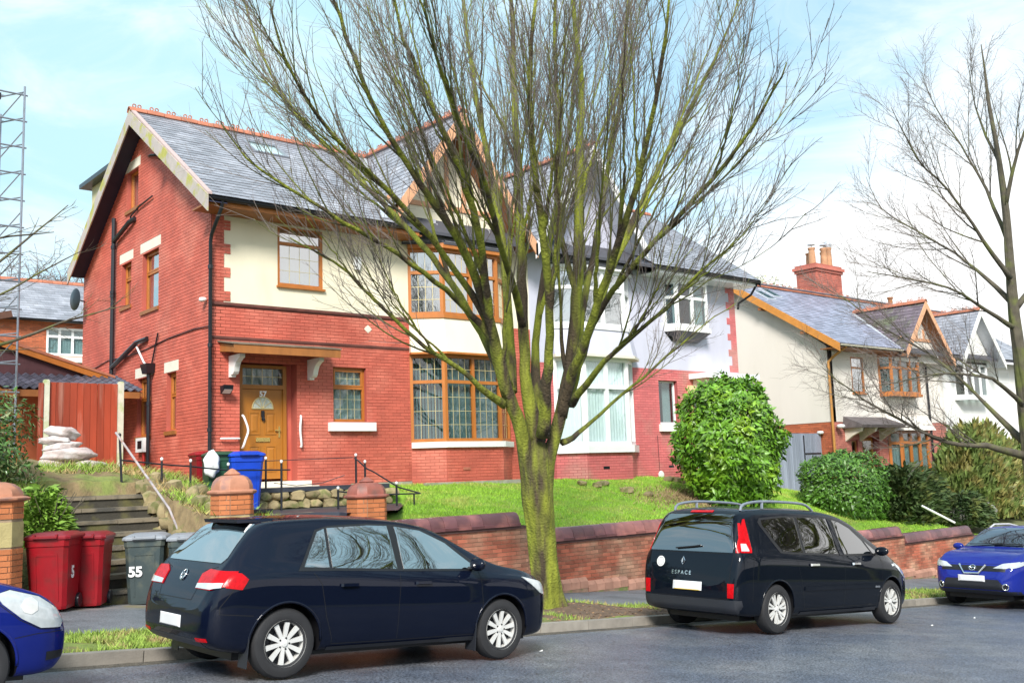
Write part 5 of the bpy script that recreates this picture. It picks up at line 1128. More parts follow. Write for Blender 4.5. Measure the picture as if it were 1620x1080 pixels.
for r_i in range(7):
    for c_i in range(16):
        y = 24.3+r_i*.29; x = 5.75+c_i*.195+(r_i)*.0
        inst('roof_tile', ptm, og, (x, y, 2.28+(y-24.3)*.27), rot=(math.atan(.27),0,0))
b = MB(); b.hexa([(5.6,24.15,2.1),(8.8,24.15,2.1),(8.8,26.2,2.65),(5.6,26.2,2.65),(5.6,24.15,2.18),(8.8,24.15,2.18),(8.8,26.2,2.73),(5.6,26.2,2.73)]); b.box(5.6,8.7,24.12,24.15,2.05,2.2); obj('lean_to_roof', b, MT['brownw'], og)
b = MB(); b.hexa([(7.6,26.0,2.75),(8.88,26.2,2.62),(8.88,27.4,2.62),(7.6,27.4,2.95),(7.6,26.0,2.95),(8.88,26.2,2.80),(8.88,27.4,2.95),(7.6,27.4,3.1)]); obj('flashing_mortar', b, mat('rough_mortar', (.35,.32,.30), .9, .3, 8, .02, 20), og)
for x in (5.75,6.05): b = MB(); b.box(x,x+.09,24.3,24.4,.1,2.1); obj('post', b, MT['brownw'], og)
# ------------------------------------------------------------------ house behind
hb = thing('brick_house', 'orange brick house with grey slate roof and white window seen beyond the outbuilding', 'house', (14,48,2), group='houses along the street')
b = MB(); slab(b, 4, 30, -1, 7, [(12.25,13.85,5.58,6.78)], lambda b,a,c,p,q: b.box(a,c,45,45.3,p,q)); b.box(4,30,52,52.3,-1,7); wb = obj('wall', b, MT['mortar3'], hb)
brickwall(wb, front(45), 4.0, 6.98, lambda z: [(9.5,15)], [(12.25,13.85,5.58,6.78)], MT['brick3'], 0)
b = MB(); b.prism([(3.6,44.7,7.05),(3.6,48.6,9.35),(3.6,52.6,7.05)], (27,0,0)); rb2 = obj('roof', b, MT['slate'], hb)
UB_ = Vector((0,3.9,2.3)).normalized(); slate_plane(rb2, roofframe((0,44.65,7.06), (1,0,0), UB_), 4.5, lambda v: [(8.5,16)], row=.28, plen=.42, nmax=0)
ridge_tiles(rb2, (9,48.6,9.4), (15.6,48.6,9.4), crest=False, r=.15); gutter(hb, (8,44.6,7.03),(30,44.6,7.03), .08)
window(hb, (12.25,45,0), (1,0,0), (0,-1,0), 1.6, 5.58, 6.78, MT['upvc'], (1,1,1), 6.4, fw=.09, curtain='net')
b = MB(); b.box(12.1,14.2,44.6,45,5.28,5.5); obj('sill', b, MT['stonec'], hb)
b = MB(); b.hexa([(12.3,43.8,4.6),(14.6,43.8,4.6),(14.6,45,4.6),(12.3,45,4.6),(12.6,43.9,5.1),(14.5,43.9,4.75),(14.5,45,5.2),(12.5,45,5.3)]); obj('lean_to', b, MT['whiter'], hb)
pipe(hb, [(10.2,44.9,6.95),(10.2,44.9,3)], .05)
# ------------------------------------------------------------------ scaffold
sf = thing('scaffold_tower', 'slender galvanised scaffold tower rising at the left edge of the view', 'scaffold', (5.3,24.2,0))
MT['galv'] = mat('galvanised_tube', (.28,.31,.36), .4, .12, 8, metal=.5)
for x, y, zt in ((5.93,24,9.15),(5.58,24.6,8.6),(4.2,24,9.15),(4.2,24.6,8.6)):
    b = MB(); b.tube([(x,y,0),(x,y,zt)], .026, 7); obj('standard', b, MT['galv'], sf, smooth=40)
zz = .9; 
while zz < 9:
    b = MB(); b.tube([(4.0,24,zz),(6.0,24,zz-.02)], .02, 6); b.tube([(4.0,24.6,zz+.12),(5.65,24.6,zz+.1)], .017, 6); b.tube([(5.93,24,zz+.06),(5.58,24.6,zz+.06)], .017, 6); obj('ledger', b, MT['galv'], sf, smooth=40); zz += .62
for i in range(9):
    z0 = .9+i*.95; b = MB(); b.tube([(5.58,24.58,z0),(5.93,24.02,z0+.55)], .014, 5); obj('brace', b, MT['galv'], sf)
b = MB(); b.box(4.6,5.42,23.9,24.2,8.72,8.86); obj('platform', b, MT['black'], sf)
b = MB(); b.bar((4.2,23.0,3.35),(5.55,23.0,3.7), .12, .14); wbm = obj('timber_beam', b, mat('dark_old_timber', (.10,.045,.03), .8, .2, 5)); tag(wbm, 'dark old timber beam end poking in above the left shrub', 'beam')
# yellow flower / white post on the right garden
b = MB(); b.tube([(28.9,15.5,-1.40),(29.55,14.85,-1.93)], .032, 8); wp = obj('white_pole', b, MT['stonew']); tag(wp, 'short white pole leaning down over the coping near the right car', 'pole')
for x, w in ((31.2,.8),(32.9,1.1)):
    o = rock(1,1,1,int(x)); o.materials.append(mat('pale_boulder_%d'%x, (.30,.28,.25), .9, .2, 4, .01, 20)); o.shade_smooth()
    q = inst('boulder', o, None, (x,15.6,-1.85+(.1 if x > 32 else 0)), scale=(w,.6,.55)); tag(q, 'pointed grey boulder on the wall top left of the blue car roof rail' if x < 32 else 'broad rounded grey boulder on the wall top at the right edge', 'boulder')
# ------------------------------------------------------------------ trees
MT['mossbark'] = mat('mossy_bark', (.062,.045,.026), .95, .42, 11, .03, 30, tint=(.19,.21,.022), tscale=3.4, tlo=.40, thi=.55, streak=.20)
MT['branchbark'] = mat('branch_bark', (.10,.088,.055), .9, .25, 5, .004, 40, tint=(.16,.18,.03), tscale=1.6, tlo=.40, thi=.6)
MT['twigbark'] = mat('twig_bark', (.17,.14,.125), .8, .15, 4)
MT['darkbark'] = mat('dark_bark', (.095,.082,.058), .9, .25, 5, .006, 40, tint=(.12,.13,.04), tscale=2)
def rnd_perp(t, rd):
    v = Vector((rd.gauss(0,1),rd.gauss(0,1),rd.gauss(0,1))); v -= t*v.dot(t)
    return v.normalized() if v.length > 1e-4 else t.orthogonal().normalized()
def shoot(rd, p, d, L, n, up, wob):
    pts = [p]; st = L/n
    for i in range(n):
        d = (d+Vector((rd.gauss(0,wob),rd.gauss(0,wob),rd.gauss(0,wob)+up))).normalized(); p = p+d*st; pts.append(p)
    return pts
def grow_tree(root, limbs, seed, axis, bark, bbark, tbark, wb=(.07,.10), sp=(.30,.17,.11), LL=(2.3,.95,.36), up=(.09,.06,.04), ang=(.5,.6,.75), nolimb=('trunk',), extra=(), ob=.55, rs=.82, sides=(10,4,3), zmin=-9, t0=.22, rtw=(.011,.0046,.0024)):
    rd = random.Random(seed); A = Vector(axis); b1, b2, b3, b4 = MB(), MB(), MB(), MB()
    limbs = dict(limbs)
    for k in [q for q in limbs if q != 'trunk' and limbs[q][0][3] > .065] if extra else []:     # long thin upright shoots off every main stem
        P, rr = smooth_path(limbs[k]); n = len(P)
        for u in extra:
            i = min(n-2, int(n*(u+rd.uniform(-.05,.05)))); t = (P[i+1]-P[i]).normalized(); a = rd.uniform(.16,.34)
            rest = sum((P[j+1]-P[j]).length for j in range(i, n-1)); d = (t*math.cos(a)+rnd_perp(t,rd)*math.sin(a)).normalized()
            S = shoot(rd, P[i], d, min(6.5, max(2.2, rest*rd.uniform(.7,.95))), 8, .035, .035); r0 = max(.02, min(.045, rr[i]*.5))
            limbs[k+str(u)] = [(q.x,q.y,q.z,L3(r0,.006,j/8)) for j, q in enumerate(S)]
    for k, pts in limbs.items():
        P, rr = smooth_path(pts)
        if k == 'trunk': rr = [r*(.66 if axis[0] > 20 else .92) for r in rr]
        if k != 'trunk': q_ = 1 if rr[0] < .12 else .95; rr = [r*L3(1, rs, min(1, i/5))*q_ for i, r in enumerate(rr)]
        P = [P[0]]+[q+Vector((rd.gauss(0,1),rd.gauss(0,1),rd.gauss(0,1)))*(.0 if k == 'trunk' else .009) for q in P[1:]]
        tmp = MB(); tmp.tube(P, rr, sides[0] if rr[0] > .15 else 8)
        if k == 'trunk':
            P2, r2_ = [], []
            for a_ in range(len(P)-1):
                for q_ in range(5): P2.append(P[a_].lerp(P[a_+1], q_/5)); r2_.append(L3(rr[a_],rr[a_+1],q_/5))
            P, rr = P2+[P[-1]], r2_+[rr[-1]]; b0 = MB(); b0.tube(P, rr, 72)
            # root flare and fluting
            z0 = P[0].z
            for i, (x,y,z) in enumerate(b0.v):
                j = i//72; c = P[min(j,len(P)-1)]; a = math.atan2(y-c.y,x-c.x); f = 1+.07*math.sin(a*3+z*1.2)+.05*math.sin(a*6+z*2.2)+.022*math.sin(a*13+z*3.1+math.sin(z*9))+.014*math.sin(a*23-z*5)*math.sin(z*17+a*3)
                fl = math.exp(-(z-z0)/.16)*.45*(.6+.4*math.sin(a*5+1)); f += max(0,fl)
                b0.v[i] = (c.x+(x-c.x)*f, c.y+(y-c.y)*f, z-(.05 if j == 0 else 0))
            tob = obj('trunk', b0, bark, root, smooth=True); continue
        (b1 if rr[0] > .05 else b1).tube(P, rr, 9 if rr[0] > .1 else 7)
        n = len(P); cum = [0]
        for i in range(1,n): cum.append(cum[-1]+(P[i]-P[i-1]).length)
        T = cum[-1]; s = T*(t0 if rr[0] > .055 else t0*.5)
        while s < T*.985:
            i = max(j for j in range(n) if cum[j] <= s); i = min(i, n-2); f = (s-cum[i])/max(1e-6,cum[i+1]-cum[i])
            p = P[i].lerp(P[i+1], f); t = (P[i+1]-P[i]).normalized(); r = L3(rr[i],rr[i+1],f)
            q = s/T; out = Vector((p.x-A.x,p.y-A.y,0)); out = out.normalized() if out.length > .2 else Vector((0,0,0))
            pp = (rnd_perp(t,rd)+out*ob).normalized(); a = rd.uniform(ang[0]*.6, ang[0]*1.4)
            d = (t*math.cos(a)+pp*math.sin(a)).normalized()
            L = LL[0]*(1.15-.75*q)*rd.uniform(.5,1.3); r2 = min(r*.5, .006+.008*L)
            S = shoot(rd, p, d, L, 7, up[0], wb[0]); b2.tube(S, [L3(r2,.004,j/7) for j in range(8)], 5, False)
            # tertiary
            m = int(L/sp[1]); 
            for w in range(m):
                u = (w+rd.random())/m*.92+.08; jj = min(6,int(u*7)); g = u*7-jj; p3 = S[jj].lerp(S[jj+1],g); t3 = (S[jj+1]-S[jj]).normalized()
                a3 = rd.uniform(ang[1]*.6,ang[1]*1.4); d3 = (t3*math.cos(a3)+rnd_perp(t3,rd)*math.sin(a3)).normalized()
                L_3 = LL[1]*(1.2-.7*u)*rd.uniform(.4,1.25); S3 = shoot(rd, p3, d3, L_3, 4, up[1], wb[1])
                b3.tube(S3, [L3(rtw[1]*1.3,rtw[1]*.55,j/4) for j in range(5)], 3, False)
                m4 = int(L_3/sp[2])
                for w4 in range(m4):
                    u4 = (w4+rd.random())/m4; j4 = min(3,int(u4*4)); p4 = S3[j4].lerp(S3[j4+1], u4*4-j4); t4 = (S3[j4+1]-S3[j4]).normalized()
                    a4 = rd.uniform(ang[2]*.6,ang[2]*1.4); d4 = (t4*math.cos(a4)+rnd_perp(t4,rd)*math.sin(a4)).normalized()
                    S4 = shoot(rd, p4, d4, LL[2]*rd.uniform(.4,1.3), 2, up[2], .12); b4.tube(S4, [rtw[2],rtw[2]*.8,rtw[2]*.5], 3, False)
            s += sp[0]*rd.uniform(.6,1.4)*(1.0 if q > .3 else 1.5)
    obj('limbs', b1, bark, root, smooth=True)
    obj('branches', b2, bbark, root, smooth=True, kind='stuff')
    obj('twigs', b3, tbark, root, kind='stuff'); obj('fine_twigs', b4, tbark, root, kind='stuff')
    return tob
LIMBS = {
'trunk': [(10.81,12.11,-2.25,0.33),(10.76,12.09,-1.87,0.255),(10.7,12.06,-1.42,0.235),(10.64,12.02,-0.93,0.235),(10.58,11.99,-0.44,0.25),(10.55,11.96,-0.04,0.255),(10.54,11.91,0.25,0.21),(10.53,11.88,0.5,0.1)],
'a': [(10.53,12.08,-0.53,0.17),(10.41,12.03,0.16,0.185),(10.22,11.96,0.75,0.175),(10.02,11.94,1.13,0.16),(9.84,11.88,1.56,0.15),(9.66,11.82,2.04,0.13),(9.35,11.72,2.63,0.115),(8.94,11.57,3.24,0.1),(8.54,11.56,3.75,0.085),(7.98,11.54,4.32,0.07),(7.38,11.41,4.95,0.055),(6.91,11.29,5.67,0.045),(6.51,11.12,6.3,0.035),(6.23,10.99,6.95,0.02)],
'b': [(9.96,11.95,1.33,0.12),(9.91,12.17,1.85,0.11),(9.79,12.45,2.38,0.1),(9.65,12.85,3.04,0.09),(9.39,13.34,3.79,0.08),(8.99,13.94,4.61,0.07),(8.53,14.58,5.47,0.055),(8.09,15.2,6.35,0.045),(7.74,15.7,7.42,0.035),(7.51,15.97,8.52,0.025),(7.38,16.22,9.3,0.015)],
'c': [(9.99,11.95,1.18,0.1),(9.78,11.91,1.71,0.11),(9.46,11.67,2.34,0.1),(9.1,11.34,3.02,0.09),(8.69,11.03,3.75,0.08),(8.12,10.74,4.41,0.065),(7.59,10.56,5.05,0.05),(7.15,10.42,5.68,0.035),(6.79,10.21,6.36,0.02)],
'd': [(10.14,12.08,1.25,0.13),(10.35,12.29,2.08,0.12),(10.57,12.59,3.09,0.11),(10.68,12.84,4.23,0.1),(10.69,13.13,5.53,0.085),(10.69,13.43,6.89,0.065),(10.73,13.69,8.3,0.045),(10.75,13.85,9.59,0.025)],
'e': [(9.96,12.0,1.04,0.075),(9.57,11.91,1.2,0.07),(9.1,11.86,1.49,0.06),(8.58,11.86,1.74,0.05),(8.04,11.86,2.08,0.042),(7.51,11.85,2.49,0.035),(6.92,11.87,2.93,0.025),(6.3,11.95,3.22,0.012)],
'e2': [(9.68,11.82,1.94,0.06),(9.47,11.95,2.27,0.07),(8.87,11.74,2.59,0.065),(8.14,11.51,2.86,0.055),(7.44,11.4,3.12,0.048),(6.66,11.24,3.33,0.04),(5.94,11.26,3.65,0.03),(5.36,11.3,3.97,0.02),(4.98,11.29,4.38,0.01)],
'f': [(10.58,11.97,0.45,0.16),(10.46,11.98,1.05,0.15),(10.42,12.01,1.85,0.14),(10.4,12.0,2.77,0.13),(10.4,11.98,3.69,0.12),(10.38,11.97,4.63,0.11),(10.34,11.95,5.68,0.09),(10.38,11.98,6.88,0.07),(10.41,12.01,8.11,0.045)],
'g': [(10.44,11.68,0.54,0.12),(10.25,11.32,1.28,0.115),(10.04,10.98,2.0,0.105),(9.69,10.61,2.77,0.1),(9.3,10.28,3.58,0.085),(8.9,9.95,4.42,0.07),(8.62,9.63,5.34,0.05),(8.51,9.32,6.16,0.035)],
'h': [(10.68,11.98,0.65,0.12),(10.84,12.24,1.48,0.11),(11.07,12.41,2.46,0.1),(11.46,12.52,3.71,0.09),(11.9,12.59,5.03,0.075),(12.32,12.64,6.52,0.06),(12.6,12.67,8.06,0.045),(12.77,12.68,9.48,0.03)],
'i': [(10.65,11.98,-0.54,0.15),(10.66,11.84,0.1,0.165),(10.75,11.66,0.68,0.165),(10.82,11.49,1.31,0.155),(10.86,11.32,2.1,0.15),(10.92,11.25,3.0,0.14),(10.96,11.2,3.91,0.125),(10.96,11.15,4.94,0.105),(11.0,11.06,6.07,0.08),(10.91,11.06,7.33,0.06),(10.83,10.95,8.34,0.035)],
'j': [(10.88,11.62,1.03,0.13),(11.13,11.57,1.63,0.12),(11.5,11.53,2.37,0.11),(11.88,11.46,3.23,0.1),(12.31,11.34,4.07,0.085),(12.9,11.2,5.07,0.07),(13.53,11.03,6.11,0.055),(14.17,10.82,7.25,0.04),(14.76,10.64,8.49,0.02)],
'k': [(10.78,11.61,0.83,0.1),(10.72,11.3,1.39,0.11),(10.58,10.8,1.92,0.1),(10.44,10.28,2.55,0.09),(10.25,9.67,3.21,0.08),(10.03,9.08,3.86,0.065),(9.83,8.6,4.58,0.05),(9.61,8.15,5.24,0.04),(9.42,7.79,5.99,0.02)],
'l': [(10.85,11.47,1.31,0.09),(11.03,11.48,1.87,0.1),(11.45,11.63,2.8,0.09),(11.96,11.79,3.96,0.08),(12.47,11.93,5.3,0.07),(12.92,11.95,6.8,0.055),(13.27,12.05,8.38,0.04),(13.45,12.07,9.69,0.02)],
'm': [(10.87,11.41,1.51,0.08),(10.8,10.98,2.05,0.08),(10.72,10.3,2.62,0.07),(10.61,9.53,3.04,0.06),(10.56,8.7,3.49,0.05),(10.48,7.9,3.94,0.04),(10.38,7.24,4.41,0.028),(10.26,6.75,4.83,0.012)],
'n': [(10.89,11.71,0.44,0.06),(11.35,11.83,0.59,0.052),(11.96,11.91,0.91,0.045),(12.71,11.86,1.4,0.037),(13.51,11.75,1.92,0.03),(14.35,11.61,2.52,0.02),(15.13,11.4,2.96,0.01)],
'o': [(10.69,11.26,1.0,0.07),(10.5,10.55,1.41,0.06),(10.4,9.79,1.78,0.05),(10.33,8.99,2.12,0.04),(10.23,8.22,2.5,0.028),(10.15,7.58,2.78,0.012)],
'q': [(10.41,12.01,2.26,0.07),(9.99,11.69,2.73,0.075),(9.07,10.92,3.31,0.07),(8.3,10.28,3.88,0.06),(7.52,9.79,4.45,0.045),(6.86,9.33,4.97,0.03),(6.4,8.99,5.42,0.018)],
't': [(10.89,11.26,2.69,0.05),(10.78,11.37,3.41,0.06),(10.59,11.3,4.39,0.06),(10.37,10.94,5.28,0.055),(10.06,10.64,6.22,0.045),(9.81,10.29,7.22,0.03)],
'u': [(9.72,11.86,1.95,0.07),(9.48,11.9,2.47,0.08),(8.69,11.78,3.25,0.07),(7.89,11.58,3.76,0.06),(7.06,11.41,4.22,0.05),(6.27,11.2,4.7,0.04),(5.69,10.94,5.24,0.025),(5.33,10.63,5.76,0.012)]}
LIMBS2 = {
'trunk': [(28.41,12.14,-3.05,0.36),(28.17,11.94,-0.69,0.3),(27.92,11.81,1.33,0.27),(27.72,11.75,2.67,0.24),(27.56,11.72,3.69,0.21),(27.41,11.64,4.86,0.18),(27.25,11.52,6.38,0.14),(27.0,11.47,7.9,0.1),(26.73,11.47,9.25,0.07),(26.58,11.43,10.26,0.04),(26.47,11.41,10.93,0.015)],
'A': [(27.98,11.99,-0.02,0.13),(26.68,12.38,0.25,0.11),(25.42,12.77,0.37,0.09),(24.17,13.08,0.84,0.07),(22.95,13.37,1.36,0.05),(22.02,13.55,1.82,0.03),(21.23,13.61,2.26,0.012)],
'B': [(28.19,12.02,0.32,0.12),(28.21,12.67,1.04,0.1),(28.09,13.41,1.98,0.08),(27.79,14.28,2.96,0.06),(27.33,15.33,3.8,0.045),(26.97,16.26,4.76,0.028),(26.56,17.03,5.43,0.01)],
'C': [(27.63,11.72,3.35,0.08),(26.38,11.91,3.79,0.065),(25.1,12.24,4.32,0.05),(23.75,12.69,4.51,0.035),(22.64,13.08,4.63,0.012)],
'D': [(27.61,11.74,4.04,0.09),(27.43,12.3,4.81,0.07),(27.21,13.0,5.62,0.055),(26.84,13.85,6.38,0.04),(26.51,14.66,7.15,0.025),(26.47,15.04,8.18,0.01)],
'E': [(27.22,11.58,4.66,0.08),(26.21,11.74,5.6,0.065),(24.95,11.94,6.81,0.05),(23.82,12.12,7.5,0.035),(22.89,12.18,8.64,0.012)],
'F': [(27.51,11.67,5.75,0.07),(27.39,12.05,7.23,0.055),(27.18,12.53,8.57,0.04),(26.96,13.04,9.78,0.025),(26.93,13.38,11.01,0.01)],
'G': [(27.21,11.53,6.55,0.07),(26.98,10.96,7.93,0.055),(26.87,10.3,9.26,0.035),(26.84,9.88,10.31,0.012)],
'H': [(27.56,11.69,3.85,0.1),(28.08,11.08,4.83,0.08),(29.17,10.52,6.6,0.05),(29.92,9.98,8.38,0.02)],
'I': [(27.56,11.72,1.31,0.08),(26.0,11.75,1.94,0.06),(24.15,11.97,2.05,0.045),(22.69,12.18,1.87,0.03),(21.57,12.37,1.7,0.012)],
'J': [(27.04,11.47,7.73,0.05),(26.95,11.85,9.05,0.035),(26.99,12.02,10.19,0.02),(27.07,12.08,10.96,0.01)],
'K': [(27.82,11.67,2.67,0.09),(29.62,11.34,3.43,0.07),(31.71,10.63,4.94,0.045),(33.01,9.9,6.64,0.02)]}
t = thing('street_tree', 'bare many stemmed street tree with mossy green trunk between the two dark cars', 'tree', (10.8,12.1,-2.2))
grow_tree(t, LIMBS, 11, (10.7,12.1,0), MT['mossbark'], MT['branchbark'], MT['twigbark'], sp=(.36,.20,.13), LL=(2.0,.9,.27), up=(.09,.06,.04), ang=(.34,.42,.6), wb=(.04,.07), t0=.36, rs=.66, ob=.22, extra=(.32,.48,.64))
# leaf litter and moss ring at the foot
t = thing('street_tree', 'bare tree with spreading low boughs at the right edge of the view', 'tree', (28.3,12.1,-3.4))
grow_tree(t, LIMBS2, 12, (27.9,12.1,0), MT['darkbark'], MT['darkbark'], MT['twigbark'], sp=(.25,.15,.11), LL=(2.3,.95,.32), up=(.04,.04,.03), ang=(.5,.55,.7), rs=.58, rtw=(.011,.0046,.0027), ob=.3)
# left neighbour's tree, only its branch ends reach into view
LB = {'trunk': [(1.5,25.5,0,.2),(1.6,25.4,2,.17),(1.7,25.3,3,.15)],
 'a': [(1.7,25.3,2.6,.12),(3.2,24.6,3.1,.09),(4.4,24.2,3.9,.06),(5.6,23.6,5.1,.035),(6.7,23.2,6.3,.012)],
 'b': [(1.7,25.3,2.2,.10),(3.5,24,2.7,.07),(5.2,23.4,3.0,.05),(6.6,23.2,3.6,.03),(8.0,22.9,4.1,.010)],
 'c': [(1.7,25.3,2.9,.09),(3.2,24.2,4.4,.06),(5.0,23.5,5.3,.035),(6.4,23.1,5.6,.01)],
 'd': [(2.2,25.2,2.6,.07),(4,24,3.4,.05),(5.6,23.4,4.3,.03),(7.0,23.2,5.3,.01)]}
t = thing('garden_tree', 'bare tree whose thin branches reach in behind the scaffold at the left edge', 'tree', (1.5,25.5,0))
grow_tree(t, LB, 5, (1.6,25.4,0), MT['darkbark'], MT['darkbark'], MT['darkbark'], sp=(.55,.28,.2), LL=(1.4,.6,.3), up=(.05,.04,.03), rtw=(.01,.006,.0035), t0=.35)
# distant bare trees
def far_tree(label, x, y, z, h, seed, m, n=26, spread=.33, lean=0, group='bare trees far behind the roofs'):
    rd = random.Random(seed); t = thing('background_tree', label, 'tree', (x,y,z), group=group); b = MB(); c = MB()
    b.tube([(x,y,z),(x+.1,y,z+h*.35),(x+.2,y,z+h*.55)], [h*.022,h*.016,h*.010], 7); obj('trunk', b, m, t)
    b = MB()
    for i in range(n):
        a = rd.uniform(0,6.283); z0 = z+h*rd.uniform(.25,.55); d = Vector((math.cos(a)*rd.uniform(.4,1), math.sin(a)*rd.uniform(.4,1), rd.uniform(.5,1.3))).normalized()
        S = shoot(rd, Vector((x,y,z0)), d, h*spread*rd.uniform(.7,1.5), 6, .05, .08); b.tube(S, [L3(h*.007,h*.0016,j/6) for j in range(7)], 4, False)
        for w in range(16):
            u = rd.uniform(.2,1)*5.99; j = int(u); p = S[j].lerp(S[j+1],u-j); S3 = shoot(rd, p, ((S[j+1]-S[j]).normalized()+rnd_perp(d,rd)*.7).normalized(), h*.12*rd.uniform(.5,1.4), 3, .05, .12)
            b.tube(S3, [h*.0018,h*.0014,h*.0011,h*.0007], 3, False)
            for q in range(6):
                S4 = shoot(rd, S3[rd.choice((1,2,3))], rnd_perp(d,rd)+Vector((0,0,.4)), h*.045, 2, 0, .2); b.tube(S4, h*.0009, 3, False)
    obj('crown', b, m, t, kind='stuff'); return t
MT['fartwig'] = mat('distant_twig', (.20,.16,.15), .9, .1, 1)
MT['fartwigg'] = mat('distant_green_twig', (.30,.30,.19), .9, .1, 1)
far_tree('hazy bare tree behind the slate roof at the left edge', 14.2,62,2,12.5,1,MT['fartwig'])
far_tree('hazy bare tree between the far slate roof and the white bargeboard', 20,66,2,13.5,2,MT['fartwig'])
far_tree('lower hazy bare tree furthest left behind the scaffold', 9,60,2,11.5,3,MT['fartwig'])
for i,(x,y,h,lb_) in enumerate(((47,36.5,14.8,'pale budding tree rising beside the right gable of the pair'),(51,37.5,15.0,'pale budding tree left of the tall chimney stack'),(42.5,37,12.5,'pale budding tree low behind the grey roof corner'))):
    t = far_tree(lb_, x, y, -3, h, 20+i, MT['fartwigg'], 22, .30)
    rd = random.Random(i); lv = MB()
    for _ in range(5000):
        a, r = rd.uniform(0,6.283), h*.26*rd.random()**.5; p = Vector((x+math.cos(a)*r, y+math.sin(a)*r, -3+h*(.98-.5*rd.random()**1.5-(r/h)**2*2.2))); s = .09
        u, v = rnd_perp(Vector((0,0,1)),rd)*s, Vector((rd.gauss(0,1),rd.gauss(0,1),rd.gauss(0,1))).normalized()*s
        lv.add([p-u,p+v,p+u], [(0,1,2)])
    obj('buds', lv, mat('pale_bud_%d'%i, (.42,.42,.25), .8, .15, 2), t, kind='stuff')
# ------------------------------------------------------------------ shrubs and hedges
def leafy(name, label, c, rad, n, ls, m, seed, cat='shrub', lumps=14, lw=.42, p=2.6, droop=.15, skin=.75, stem=MT['darkbark'], floor=None, lumpr=.28, amp=.16):
    rd = random.Random(seed); t = thing(name, label, cat, (c[0],c[1],c[2]-rad[2])); b = MB(); C_ = Vector(c); Rv = Vector(rad)
    ph = [rd.uniform(0,6.283) for _ in range(8)]
    for _ in range(n):
        d = Vector((rd.gauss(0,1),rd.gauss(0,1),rd.gauss(0,1))).normalized()
        k = (abs(d.x)**p+abs(d.y)**p+abs(d.z)**p)**(-1/p)
        lump = 1+amp*(math.sin(d.x*6+ph[0])*math.sin(d.y*7+ph[1])+math.sin(d.z*8+ph[2]+d.x*4)*.7+.5*math.sin(d.y*15+ph[3])*math.sin(d.z*14+ph[4]+d.x*9))
        f = (rd.random()**(1/3)) if rd.random() > skin else rd.uniform(.88,1.04)
        q = d*k*f*lump; pnt = Vector((C_.x+q.x*Rv.x, C_.y+q.y*Rv.y, C_.z+q.z*Rv.z))
        if floor is not None and pnt.z < floor: continue
        nrm = (Vector((d.x/Rv.x,d.y/Rv.y,d.z/Rv.z)).normalized()+Vector((rd.gauss(0,.4),rd.gauss(0,.4),rd.gauss(0,.35)+.25))).normalized()
        ax = rnd_perp(nrm,rd); ax = (ax+Vector((0,0,-droop))+nrm*.35).normalized(); sd_ = ax.cross(nrm).normalized(); L = ls*rd.uniform(.6,1.3); W = L*lw
        a = pnt; e = pnt+ax*L; m_ = pnt+ax*L*.5+nrm*L*.06; k0 = len(b.v)
        b.v += [tuple(a),tuple(m_+sd_*W*.5-nrm*L*.08),tuple(e),tuple(m_-sd_*W*.5-nrm*L*.08),tuple(m_)]
        b.f += [(k0,k0+1,k0+4),(k0+4,k0+1,k0+2),(k0,k0+4,k0+3),(k0+3,k0+4,k0+2)]; b.m += [0]*4
    obj('foliage', b, m, t, smooth=True, kind='stuff')
    s = MB()
    for i in range(9):
        a = rd.uniform(0,6.283); s.tube(shoot(rd, Vector((c[0]+rd.gauss(0,.12)*rad[0],c[1],c[2]-rad[2])), Vector((math.cos(a)*.6,math.sin(a)*.6,1)).normalized(), rad[2]*1.5, 6, .05, .1), [.03,.026,.022,.018,.014,.01,.006], 5)
    obj('stems', s, stem, t); return t
MT['laurel'] = mat('laurel_leaf', (.11,.25,.018), .42, .1, 2, piece=.45, tint=(.20,.34,.02), tscale=1.6, tlo=.5, thi=.68)
MT['laureld'] = mat('dark_laurel_leaf', (.075,.18,.022), .42, .1, 2, piece=.45, tint=(.10,.22,.03), tscale=1.6, tlo=.5, thi=.68)
MT['conifer'] = mat('conifer_spray', (.055,.095,.025), .7, .2, 3, piece=.4, tint=(.12,.14,.03), tscale=2.5)
MT['bamboo'] = mat('olive_bamboo_leaf', (.15,.21,.05), .6, .2, 3, piece=.4, tint=(.24,.21,.06), tscale=2, tlo=.45, thi=.6)
MT['shrubl'] = mat('glossy_shrub_leaf', (.07,.15,.035), .25, .15, 3, piece=.5, tint=(.26,.30,.14), tscale=5, tlo=.52, thi=.62)
MT['shoots'] = mat('fresh_shoot', (.15,.27,.03), .6, .15, 3, piece=.4)
leafy('laurel_bush', 'big rounded bright green laurel in front of the grey side gate', (22.2,17.2,.60), (1.5,1.15,1.68), 19000, .18, MT['laurel'], 1, 'bush', p=2.25, skin=.66, amp=.12)
leafy('laurel_bush', 'smaller clipped laurel in front of the rendered house door', (27.7,17.3,-.85), (1.35,1.05,1.02), 13000, .14, MT['laureld'], 2, 'bush', p=3.4, skin=.7, amp=.07)
